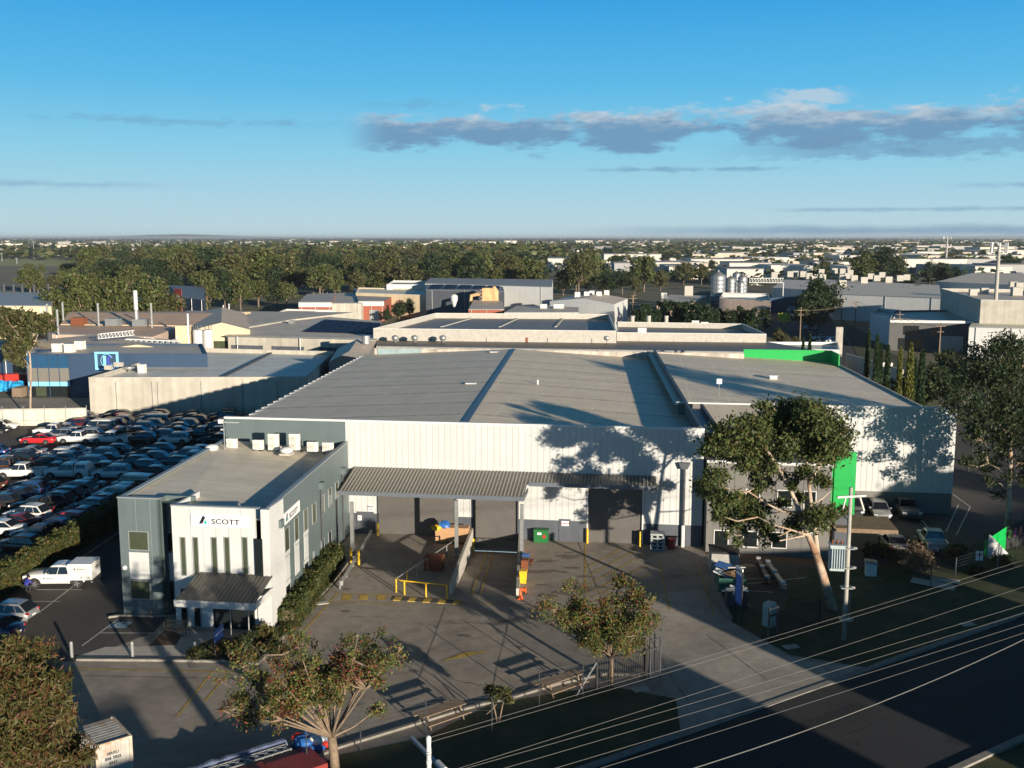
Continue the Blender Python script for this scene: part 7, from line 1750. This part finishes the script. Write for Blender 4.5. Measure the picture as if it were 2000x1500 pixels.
panel(t,P,0,.0,1.,9.3,11.2,'slate','roof_terrace_shadow_band',.02) if False else None
for u,v,s in((1900,575,3),(1922,572,3),(1978,560,3.4),(1990,562,3.4),(1985,575,4)): boxon(t,u,v+2,11.8,(s*.62,s*.55,s*.55),'conc_light')
t,P=shed('blue_shade_shed','long shed with broad tan roof and wall tinted blue as shade at the right',9.5,(1830,550),(2120,562),(2120,535),(1900,533),mat('shade_blue_wall',(.26,.31,.36),.6,var=.08),(.44,.40,.34))  # blue of the shade is put into the wall colour
t,P=shed('dark_office','dark grey two storey office with white roof edge across the street',7.2,(1738,626),(1920,628),(1890,605),(1745,607),mat('charcoal_wall',(.075,.075,.075),.7,var=.15),(.32,.30,.29),par=.4)
panel(t,P,0,.15,.32,3.8,6.0,'glass');panel(t,P,0,.44,.52,3.8,5.6,'glass');panel(t,P,0,.56,.80,0,3.6,'conc_light','roller_door');panel(t,P,0,.1,.36,.2,3.,'glass');panel(t,P,0,.86,1.,0,5.8,'pink','brick_bay');panel(t,P,0,0,.9,6.75,7.3,'white_trim','roof_edge',.5)
t,P=shed('white_office','white office block left of the dark one with open top deck',7.0,(1700,612),(1745,622),(1760,606),(1715,602),'white_paint',(.3,.29,.28),par=.8)
t,P=shed('white_shed','white shed in front of the tall tower at the right edge',7.,(1893,638),(2060,642),(2060,622),(1905,622),'white_paint',(.5,.48,.45))
b=MB();a,c=G(1502,612),G(1575,606);b.slab(a,c,.3,0,5.5);one('navy_wall','dark navy hoarding wall beside the street car park','wall',b,K['navy'])
t,P=shed('blue_roof_factory','cream walled factory with blue grey metal roof at the far left',8.5,(-60,596),(100,597),(105,572),(-60,569),'cream',(.22,.26,.32),cap='white_trim')
for u in(8,27,44,67,95): flue(t,u,571,8.5,2.6,.5,'dark_metal')
for f in(.4,.86): panel(t,P,0,f,f+.02,0,8.3,'white_paint','downpipe')
t,P=shed('white_low_roof','low white roofed unit in front of the blue roofed factory',6.,(-60,622),(90,614),(100,604),(-60,606),'cream',(.55,.53,.5))
t,P=shed('orange_roof_house','small building with terracotta roof at the left edge',5.,(20,632),(75,622),(85,608),(40,608),'cream',(.40,.2,.13),gable='x',rise=1.5)
t,P=shed('dark_store','dark navy store with red square corner sign among the trees',9.,(352,580),(398,585),(400,560),(330,557),'navy',(.10,.11,.13));panel(t,P,0,-.2,.1,0,11.5,'red','red_sign',.3)
p=P[0];dd=fix(P[1]-P[0],0).normalized();text('D',4.5,K['white_paint'],fix(P[0],7.8)+Vector((dd.y,-dd.x,0))*.5-dd*.4,dd,UP,t,'lettering')
t,P=shed('yellow_store','store with bright yellow fascia half hidden by trees',7.,(172,592),(295,596),(300,580),(180,578),mat('yellow_fascia_wall',(.10,.10,.10),.7),(.25,.25,.25));panel(t,P,0,.02,.14,4.2,6.8,mat('bright_yellow',(.75,.60,.02),.5),'fascia_sign',.2);panel(t,P,0,.7,.98,4.8,6.6,bpy.data.materials['bright_yellow'],'fascia_sign',.2)
t,P=shed('flat_grey_works','long flat grey works roof behind the brown factory at centre left',7.,(470,640),(560,625),(690,610),(360,607),'conc',(.36,.335,.30))
t,P=shed('pale_flat_roof','pale flat roof with white upstand left of the solar shed',6.5,(480,632),(560,615),(650,606),(560,604),'white_paint',(.42,.39,.35),par=.4)
for i,(u,v,h) in enumerate([(437,622,9),(448,620,8)]): 
    p=G(u,v);b=MB();b.tube(p,p+UP*zat(p,593 if i else 596),.22,n=8);one('flue_stack',f"slender pale flue stack behind the cream hall, {['left','right'][i]} of two",'flue',b,K['galv'])
p=G(472,640);b=MB();b.tube(p,p+UP*zat(p,575),.2,.14,n=8);one('timber_pole','dark tall timber pole beside the cream hall','pole',b,K['bark_dark'])
# telecom towers
def tower(u,vb,vt,y,r,label):
    p=Vector((DY(u,vb,y).x,y,0));zt=DY(u,vt,y).z;t=thing('telecom_tower',label,'telecom tower',tuple(p));b=MB();b.path([p,p+UP*zt*.5,p+UP*zt],[r,r*.85,r*.7],12);b.build('mast',K['pole_conc'],t,smooth=True)
    b=MB()
    for i in range(6):
        a=i*1.047+.2;d=Vector((math.cos(a),math.sin(a),0));b.box(p+d*r*3.4+UP*(zt-.6),(.5,.3,2.4),a);b.tube(p+UP*(zt-.6),p+d*r*3.4+UP*(zt-.6),.08,n=4)
    b.build('antenna_panels',K['white_trim'],t)
    b=MB();b.lathe(p+UP*(zt-1.6),[(r*2.2,0),(r*2.2,.15)],12);b.build('headframe',K['galv'],t)
tower(1941,640,479,250,.55,'tall concrete telecom tower with white panel antennas on the right');tower(1847,520,463,900,1.0,'distant telecom tower on the horizon at the right')
# the side street
sheet('street',[G(1500,740),G(1690,740),G(1668,690),G(1640,640),G(1600,606),G(1510,595),G(1505,625),G(1560,665)],.010,'road')
sheet('street_car_park',[G(1506,648),G(1565,645),G(1575,610),G(1508,610)],.012,'asphalt_dark')
sheet('street_verge',[G(1700,740),G(1900,745),G(1740,690),G(1690,650),G(1640,622),G(1655,660)],.011,'grass')
for i,(u,v,k,c,r) in enumerate([(1514,606,'hatch','white',-20),(1536,602,'wagon','white',-15),(1541,609,'van','white',-20),(1545,613,'sedan','blue',-20),(1553,620,'canopy','white',-10),(1580,645,'sedan','dark blue',105),(1590,653,'suv','dark blue',105),(1600,664,'sedan','white',20),(1609,669,'hatch','grey',25),(1628,671,'van','white',0),(1706,655,'van','white',95),(1712,660,'suv','white',95),(1725,663,'sedan','dark blue',90)]):
    place(k,c,G(u,v),R(r),f"distant {c} {KN[k]} in the side street, {ORD[i+1]} from left",'distant cars in the side street')
b=MB();p=G(1531,636);b.box(p+UP*2.6,(3.6,.2,2.8),-.1);b.box(p+UP*.6,(.15,.15,1.2));one('estate_sign','small yellow sign board beside the street car park','sign',b,mat('sign_yellow',(.5,.47,.03),.6))
b=MB();p=G(1799,684);b.box(p+UP*2.4,(2.2,.12,3.0),ANG);b.box(p+UP*.5-E*.9,(.12,.12,1.0));b.box(p+UP*.5+E*.9,(.12,.12,1.0));one('lease_sign','white lease sign on the grass in front of the dark office','sign',b,K['white_sign'])
# timber street poles
for i,(u,vb,vt) in enumerate([(1562,668,600),(1597,630,572),(1643,635,578),(1669,655,585),(1754,680,608),(1833,710,630),(1237,590,574),(640,600,570),(1235,640,578),(792,560,523),(866,560,520),(948,560,526),(970,560,532)]):
    p=G(u,vb);zt=zat(p,vt);b=MB();b.tube(p,p+UP*zt,.18,.12,n=6);b.box(p+UP*(zt-.8),(2.6,.14,.14),.3);b.box(p+UP*(zt-2.),(1.8,.12,.12),.3);one('street_pole',f"timber street pole with crossarms, {ORD[min(i,12)+1]} of the background poles counted from the side street",'pole',b,K['bark_brown'],group='timber street poles in the background')
def span(a,c,sag,label):
    b=MB();b.path([a+(c-a)*(i/10)-UP*(sag*4*(i/10)*(1-i/10)) for i in range(11)],.035,4);one('street_wire',label,'power line',b,K['bark_dark'],group='wires between the street poles')
pt=lambda u,vb,vt:(lambda p:p+UP*(zat(p,vt)-.7))(G(u,vb))
tops=[pt(1562,668,600),pt(1669,655,585),pt(1754,680,608),pt(1833,710,630)]
for i,(a,c) in enumerate(zip(tops[:-1],tops[1:])):
    for k in(-.9,.9): span(a+Vector((k,0,0)),c+Vector((k,0,0)),.8,f"thin wire over the side street, {['left','middle','right'][i]} span, {'near' if k<0 else 'far'} strand")
# ------------------------------------------------------------------ far trees and buildings
conif=[tree_meshes(400+i,11,3.2,'conifer',9,2600,.55,.2,.1,.9,droop=-.3) for i in range(2)]
rs=np.random.RandomState(5)
for i in range(17):
    u=1252+i*15.2+rs.uniform(-3,3);p=G(u,652+rs.uniform(-6,6));p.y+=rs.uniform(0,8);vt=(598,590,600,586,582,588,584,590,592,598,604,600,606,596,608,600,606)[i]
    h=max(7,zat(p,vt));tree_from('conifer',f"dark conifer in the screen below the silos, {ORD[i+1] if i<14 else ['fifteenth','sixteenth','seventeenth'][i-14]} from the left",'tree',conif[i%2],p,rs.uniform(0,6),(h/11*.9,h/11*.9,h/11),'conifer screen')
for u,vb,vt,l in((1148,640,580,'single dark conical conifer behind the pale parapet, left of the conifer screen'),(1175,640,600,'short dark conifer beside the single conical one')):
    p=G(u,vb);h=zat(p,vt);tree_from('conifer',l,'tree',conif[0],p,1.,(h/11*.8,h/11*.8,h/11))
PT={k:[tree_meshes(500+37*j+i,14,5.2,lf,12,3000,.62,.30,(.16,.34,.22)[i],.85,bk_,w={'gum':(.3,.12,.48,.10),'olive':(.3,.12,.38,.20),'dark':(.4,.42,.18,0)}[k]) for i in range(3)] for j,(k,lf,bk_) in enumerate([('gum','gum','bark_brown'),('olive','olive','bark_dark'),('dark','dark','bark_dark')])}
DESC={'gum':'mid green','olive':'olive brown','dark':'dark green'}
def addtree(kind,p,h,label,group,wide=1.):
    m=PT[kind][int(rs.randint(3))];s=h/14.*rs.uniform(.93,1.07);w=s*wide*rs.uniform(.7,1.25)
    return tree_from('tree',label,'tree',m,(p.x,p.y,0),rs.uniform(0,6.28),(w,w,s),group)
# trees one can tell apart in the middle distance (column, base row, top row, kind, width)
mids=[(25,600,566,'olive',.8),(108,642,560,'gum',1.1),(140,642,575,'gum',.9),(165,642,535,'gum',1.2),(235,642,540,'gum',1.1),(300,642,545,'gum',1.),(318,642,575,'olive',.9),(335,642,570,'olive',.9),(405,605,525,'gum',1.1),(440,603,520,'dark',1.1),(470,603,530,'gum',1.1),(505,600,545,'gum',1.1),(540,600,555,'dark',1.1),(560,600,550,'gum',1.),(625,585,512,'gum',1.1),(655,582,520,'gum',1.),(700,578,525,'olive',1.1),(735,575,530,'gum',1.1),(690,606,578,'olive',1.3),(780,625,592,'dark',1.),(800,620,585,'dark',1.1),(830,612,580,'dark',1.2),(690,622,608,'dark',1.1),(715,622,608,'dark',1.1),(755,630,604,'dark',1.2),(1005,598,555,'dark',1.2),(990,596,560,'dark',1.),(1205,612,583,'olive',.9),(1100,578,525,'dark',1.1),(1125,576,520,'olive',1.),(1150,572,485,'gum',1.1),(1130,580,490,'olive',.9),(1185,578,535,'dark',1.3),(1215,576,530,'dark',1.2),(1240,577,540,'olive',1.1),(1258,570,495,'gum',1.1),(1290,568,525,'olive',1.),(1335,556,508,'olive',1.2),(1370,556,512,'olive',1.1),(1600,640,540,'dark',1.0),(1580,650,575,'dark',1.3),(1612,625,560,'dark',1.1),(1725,605,575,'dark',1.2),(1745,606,578,'dark',1.1),(1790,600,553,'olive',.9),(1770,606,562,'gum',.8),(1680,560,495,'gum',1.2),(1720,558,483,'dark',1.4),(1750,555,495,'gum',1.2),(1770,565,530,'dark',1.1),(1815,560,512,'dark',1.1),(1840,560,515,'dark',1.2),(1868,562,518,'dark',1.1),(1920,570,542,'dark',1.1),(1965,540,496,'dark',1.2),(1985,540,505,'dark',1.),(1520,680,640,'olive',.9),(1535,682,650,'olive',.8),(1552,690,655,'olive',.9),(1265,632,610,'dark',1.2)]
bynear={}
cnt={}
for u,vb,vt,k,w in mids:
    p=G(u,vb);h=zat(p,vt)
    zone='left of the brown factory chimney' if u<266 else 'between chimney and solar shed' if u<600 else 'around the brick factories' if u<860 else 'behind the back parapet' if u<1230 else 'left of the silos' if u<1400 else 'along the side street' if u<1660 else 'beyond the long white factory'
    key=(zone,k);cnt[key]=cnt.get(key,0)+1
    addtree(k,p,h,f"{DESC[k]} tree {zone}, {ORD[cnt[key]]} of its colour from left",'trees among the neighbouring buildings',w)
# wood belt: ranks of trees from the near edge back
n=0;ranks=[(574,60,1060,24,510),(556,130,1075,23,502),(541,60,1080,24,495),(527,150,1090,26,489)]
for ri,(vb,u0,u1,du,vtop) in enumerate(ranks):
    k=0;u=u0
    while u<u1:
        uu=u+rs.uniform(-7,7);vv=vb+rs.uniform(-5,5);u+=du*rs.uniform(.8,1.25)
        if 500<vb<522 and uu<140: continue
        if vb<514 and uu>985 and rs.rand()<.5: continue
        if rs.rand()<.1 and ri>0: continue
        p=G(uu,vv);vt=vtop+rs.uniform(-20,22)+(10 if uu<140 else 0)
        if uu>830: vt=max(vt,490)
        if uu<150: vt=max(vt,524)
        if any(abs(uu-q)<26 for q in(846,906,985,540,680)): vt=max(vt,497)
        h=min(27,max(9,zat(p,vt)));kd=('gum','gum','olive','dark','dark')[int(rs.randint(5))]
        k+=1;n+=1
        sx_=['near','second','third','fourth','fifth','rearmost'][ri]
        addtree(kd,p,h,f"{DESC[kd]} tree number {k} from the left in the {sx_} rank of the wood belt",'trees of the wood belt',1.15)
print('belt trees',n)
# scattered trees and white buildings of the industrial plain on the right
WB=[mat('far_white_wall',(.55,.52,.47),.8,var=.1,vs=.05),mat('far_cream_wall',(.5,.43,.35),.8,var=.1,vs=.05),mat('far_grey_wall',(.33,.33,.33),.8,var=.1,vs=.05)]
RB_=[mat('far_pale_roof',(.70,.66,.58),.7,var=.15,vs=.03),mat('far_grey_roof',(.3,.29,.28),.7,var=.15,vs=.03),mat('far_dark_roof',(.16,.165,.18),.7,var=.15,vs=.03)]
def farbld(u,v,w,z,dep,label,wi,ri):
    a=G(u,v,z);y=a.y;x1=a.x+w*y/F
    b=MB();b.hexa([(a.x,y,-.06),(x1,y-.05*(x1-a.x),-.06),(x1+.05*dep,y+dep,-.06),(a.x+.05*dep,y+dep,-.06)],[(a.x,y,z),(x1,y-.05*(x1-a.x),z),(x1+.05*dep,y+dep,z),(a.x+.05*dep,y+dep,z)],0);b.m[1]=1
    t=thing('warehouse',label,'building',(a.x,y,0),'far warehouses on the plain')
    b2=MB();b2.hexa([(a.x-.3,y-.3,z+.01),(x1+.3,y-.05*(x1-a.x)-.3,z+.01),(x1+.05*dep,y+dep,z+.01),(a.x+.05*dep,y+dep,z+.01)],[(a.x-.3,y-.3,z+.5),(x1+.3,y-.05*(x1-a.x)-.3,z+.5),(x1+.05*dep,y+dep,z+.5),(a.x+.05*dep,y+dep,z+.5)])
    b.build('wall',[WB[wi],RB_[ri]],t);b2.build('roof',RB_[ri],t)
    if w>20 and y<1500:
        for i in range(int(rs.randint(2,4))):
            b3=MB();f=rs.uniform(.05,.8);x=a.x+(x1-a.x)*f;b3.box((x,y-.05*(x-a.x)-.15,2.2),((x1-a.x)*.1,.3,4.4));b3.build('roller_door',K['slate'],t)
fb=[(528,483,26,8,'left',0),(668,486,24,8,'left',0),(826,487,40,9,'left',0),(886,491,40,9,'left',1),(968,489,34,8,'left',0),(-20,482,60,8,'left',1),(70,478,90,9,'left',0),(1070,505,70,10,'',0),(1075,489,60,9,'',0),(1000,486,80,9,'',0),(1180,497,110,10,'',0),(1120,487,80,9,'',1),(1250,489,90,9,'',0),(1280,513,90,9,'',0),(1200,515,30,9,'',2),(1300,520,45,8,'',2),(1350,507,95,9,'',0),(1345,498,60,8,'',1),(1320,490,60,9,'',0),(1390,493,70,9,'',0),(1420,526,70,9,'',0),(1425,514,80,9,'',0),(1470,504,70,9,'',0),(1475,490,90,9,'',0),(1500,519,60,8,'',1),(1540,500,40,8,'',0),(1550,495,35,10,'',2),(1590,512,70,8,'',0),(1570,489,90,8,'',0),(1640,500,50,8,'',0),(1655,522,40,8,'',0),(1700,505,40,8,'',1),(1690,490,60,8,'',0),(1750,496,60,9,'',0),(1765,508,120,10,'',0),(1800,489,70,9,'',0),(1860,507,90,10,'',2),(1880,500,80,9,'',0),(1905,521,70,8,'',0),(1950,500,80,9,'',0),(1880,493,60,9,'',1),(1985,512,60,9,'',2),(1940,489,70,9,'',0)]
rb=np.random.RandomState(31)
for i in range(72):
    v=482+40*rb.rand()**1.4;u=rb.uniform(1080,2000)
    if v>520 and (u<1190 or 1380<u<1480): v=500
    fb.append((u,v,rb.uniform(28,100)*(v-430)/70,rb.uniform(6,9.5),'',int(rb.choice(3,p=[.6,.25,.15]))))
fb.sort(key=lambda q:q[0])
for i,(u,v,w,z,sd,wi) in enumerate(fb):
    farbld(u,v,w,z,G(u,v,z).y*.05+10,f"far {['white','cream','grey'][wi]} warehouse on the plain {'at left' if sd else 'at right'}, {['wide' ,'narrow'][w<60]}, roof edge {i+1} in the listing from left" if False else f"far {['white','cream','grey'][wi]} {'wide' if w>=60 else 'narrow'} warehouse {'beyond the wood belt' if sd else 'on the right-hand plain'}, number {i+1} counted from the left",wi,int(rs.randint(3)) if wi!=2 else 1)
n=0
for i in range(84):
    u=rs.uniform(1060,2010);v=474+84*rs.rand()**1.2;v=min(v,556 if u<1390 else (535 if u<1650 else 530));v+=0
    p=G(u,v);h=rs.uniform(7,14);n+=1;kd=('gum','olive','dark','dark')[int(rs.randint(4))]
    addtree(kd,p,h,f"far {DESC[kd]} tree scattered on the right-hand plain, number {n} of the scatter",'trees scattered on the plain',1.25)
# sports field with light masts at left
sheet('sports_field',[G(-60,520),G(135,520),G(150,506),G(-60,503)],-.02,'grass').data.materials[0]=mat('field_grass',(.24,.27,.085),.95,var=.2,vs=.05)
for i,(u,vb,vt) in enumerate([(67,505,471),(152,485,469),(164,482,469),(208,513,476),(215,513,475),(246,488,470),(268,492,470),(275,492,470),(298,495,474),(330,492,468),(340,495,474),(365,493,474),(420,488,468),(440,498,474),(453,498,473),(4,510,495),(33,516,505)]):
    p=G(u,vb);zt=min(40,zat(p,vt));b=MB();b.tube(p,p+UP*zt,.45,.28,n=6);b.box(p+UP*zt,(2.6,.5,1.0));one('light_mast',f"slim light mast around the sports field, number {i+1} from the left group onward",'light mast',b,K['galv'],group='light masts round the sports field')
# far suburb beyond: canopy and roofs too many to count
def farcover(name,y0,y1,npts,size,leaf,seed,hmin,hmax,umin=-300,umax=2300,power=1.):
    rr=np.random.RandomState(seed);n=npts;vv=rr.random(n)**power
    y=1/(1/y0+(1/y1-1/y0)*vv);x=(rr.uniform(umin,umax,n)-1000)/F*y
    cl_=np.sin(x*.004+y*.0011)+np.sin(x*.0013-y*.0023+1)+rr.normal(size=n)*.9
    k=cl_>-.55;x=x[k];y=y[k];n=len(x);cb=MB();tot=[];mis=[]
    for j in range(9):
        hh=rr.uniform(hmin,hmax,n);sc=size*(.6+.8*rr.random((n,1)))*(y[:,None]/y0)**.45
        c=np.stack([x+rr.normal(size=n)*sc[:,0]*.55,y+rr.normal(size=n)*sc[:,0]*.55,hh*rr.uniform(.25,.9,n)],1)
        A=rr.normal(size=(n,3));A/=np.linalg.norm(A,axis=1,keepdims=True);B=np.cross(A,rr.normal(size=(n,3)));B/=np.linalg.norm(B,axis=1,keepdims=True)
        A*=sc*.62;B*=sc*.5;A[:,2]*=.6;B[:,2]*=.6
        tot.append(np.stack([c-A,c+B,c+A,c-B],1).astype(np.float32).reshape(-1,3));mis.append(rr.choice(len(LEAF[leaf]),size=n))
    for V,mi in zip(tot,mis): cb.quads(V,mi)
    o=cb.build(name,LEAF[leaf]);o['kind']='stuff';return o
farcover('far_woodland',1250,9000,5200,7.,'dark',71,8,16,power=.9)
farcover('far_woodland',1150,6000,2600,7.,'olive',72,7,14,power=.9)
farcover('far_woodland',900,2600,520,5.,'gum',73,7,13,umin=900)
farcover('far_woodland',930,1350,1300,5.,'gum',74,12,24,umin=150,umax=1095)
farcover('far_woodland',560,950,260,3.6,'dark',75,4,10,umin=1080,umax=2050)
farcover('far_woodland',6500,26000,3600,13.,'dark',76,8,20,power=1.)
rr=np.random.RandomState(77);b=MB()
for i in range(1700):
    y=1/(1/1500+(1/11000-1/1500)*rr.rand());x=(rr.uniform(-300,2300)-1000)/F*y;s=rr.uniform(8,24)*(1 if rr.rand()<.9 else 2.5)
    b.box((x,y,3.2+s*.06),(s,s*.7,6.5+s*.12),rr.uniform(-.4,.4),int(rr.randint(3)))
o=b.build('far_suburb',[WB[0],WB[1],RB_[1]]);o['kind']='stuff'
# low blue hills on the horizon
def hill(name,u0,u1,y,zs,c):
    b=MB();n=40;x0,x1=(u0-1000)/F*y,(u1-1000)/F*y;pr=[]
    for i in range(n+1):
        f=i/n;pr.append((x0+(x1-x0)*f,max(0.,zs(f))))
    for dy,k in((0,1.),):
        for i in range(n):
            (xa,za),(xb,zb)=pr[i],pr[i+1]
            b.poly([(xa,y-3500,-10),(xb,y-3500,-10),(xb,y,zb),(xa,y,za)]);b.poly([(xa,y,za),(xb,y,zb),(xb,y+3500,-10),(xa,y+3500,-10)])
    o=b.build(name,mat(name+'_cover',c,.95,var=.15,vs=.001));return struct(o)
hill('hills',-400,2400,26000,lambda f:34+10*math.sin(f*9)+8*math.sin(f*23+1)+62*math.exp(-((f-.27)/.04)**2)+15*math.exp(-((f-.85)/.15)**2),(.035,.05,.045))
# thin morning haze over the plain
b=MB();b.box((0,14000,25),(70000,34000,62.4))
hz=b.build('haze',bpy.data.materials.new('haze_air'));hz['kind']='stuff'
m=hz.data.materials[0];m.use_nodes=True;nt=m.node_tree
for nd in list(nt.nodes): nt.nodes.remove(nd)
out=nt.nodes.new('ShaderNodeOutputMaterial');pv=nt.nodes.new('ShaderNodeVolumePrincipled');pv.inputs['Color'].default_value=(.84,.91,1.,1);pv.inputs['Density'].default_value=HAZE;pv.inputs['Anisotropy'].default_value=.2
nt.links.new(pv.outputs[0],out.inputs['Volume'])
# ------------------------------------------------------------------ unseen blocks and trees added behind the viewpoint to shade the foreground
def shade_building(label,s0,s1,t,dep,h):
    b=MB();a,c=Rd(s0,t),Rd(s1,t);b.slab(a,c,dep,-.03,h,side=-1);o=b.build('shade_block',K['grey_panel']);tag(o,label,'building');return o  # added shade caster, ends and height set by where the shade should stop
shade_building('low grey block added for shade across the road, outside the frame below the picture',-25.5,5.3,-52,14,8.7)
shade_building('taller grey block added for shade across the road, outside the frame at lower left',-80,-25.7,-52,14,10.6)
shade_building('grey block added for shade across the road, outside the frame at lower right',11.5,34,-44,14,9.6)
shade_building('large grey block added for shade across the road, outside the frame far right',50,110,-50,16,9.8)
gm=[tree_meshes(300+i,13,4.2,'gum',10,3600,.5,.25,.38) for i in range(2)]  # unseen trees added to dapple the sunlight between the blocks
for i,(s,t,sc) in enumerate([(50,-30,.95),(40,-34,.75),(66,-28,1.05),(30,-48,.6),(-8,-50,.5)]):
    p=Rd(s,t);tree_from('shade_tree',f"{['tall','short','broad','slim','small'][i]} tree added for shade across the road, outside the frame",'tree',gm[i%2],p,i*1.7,sc)
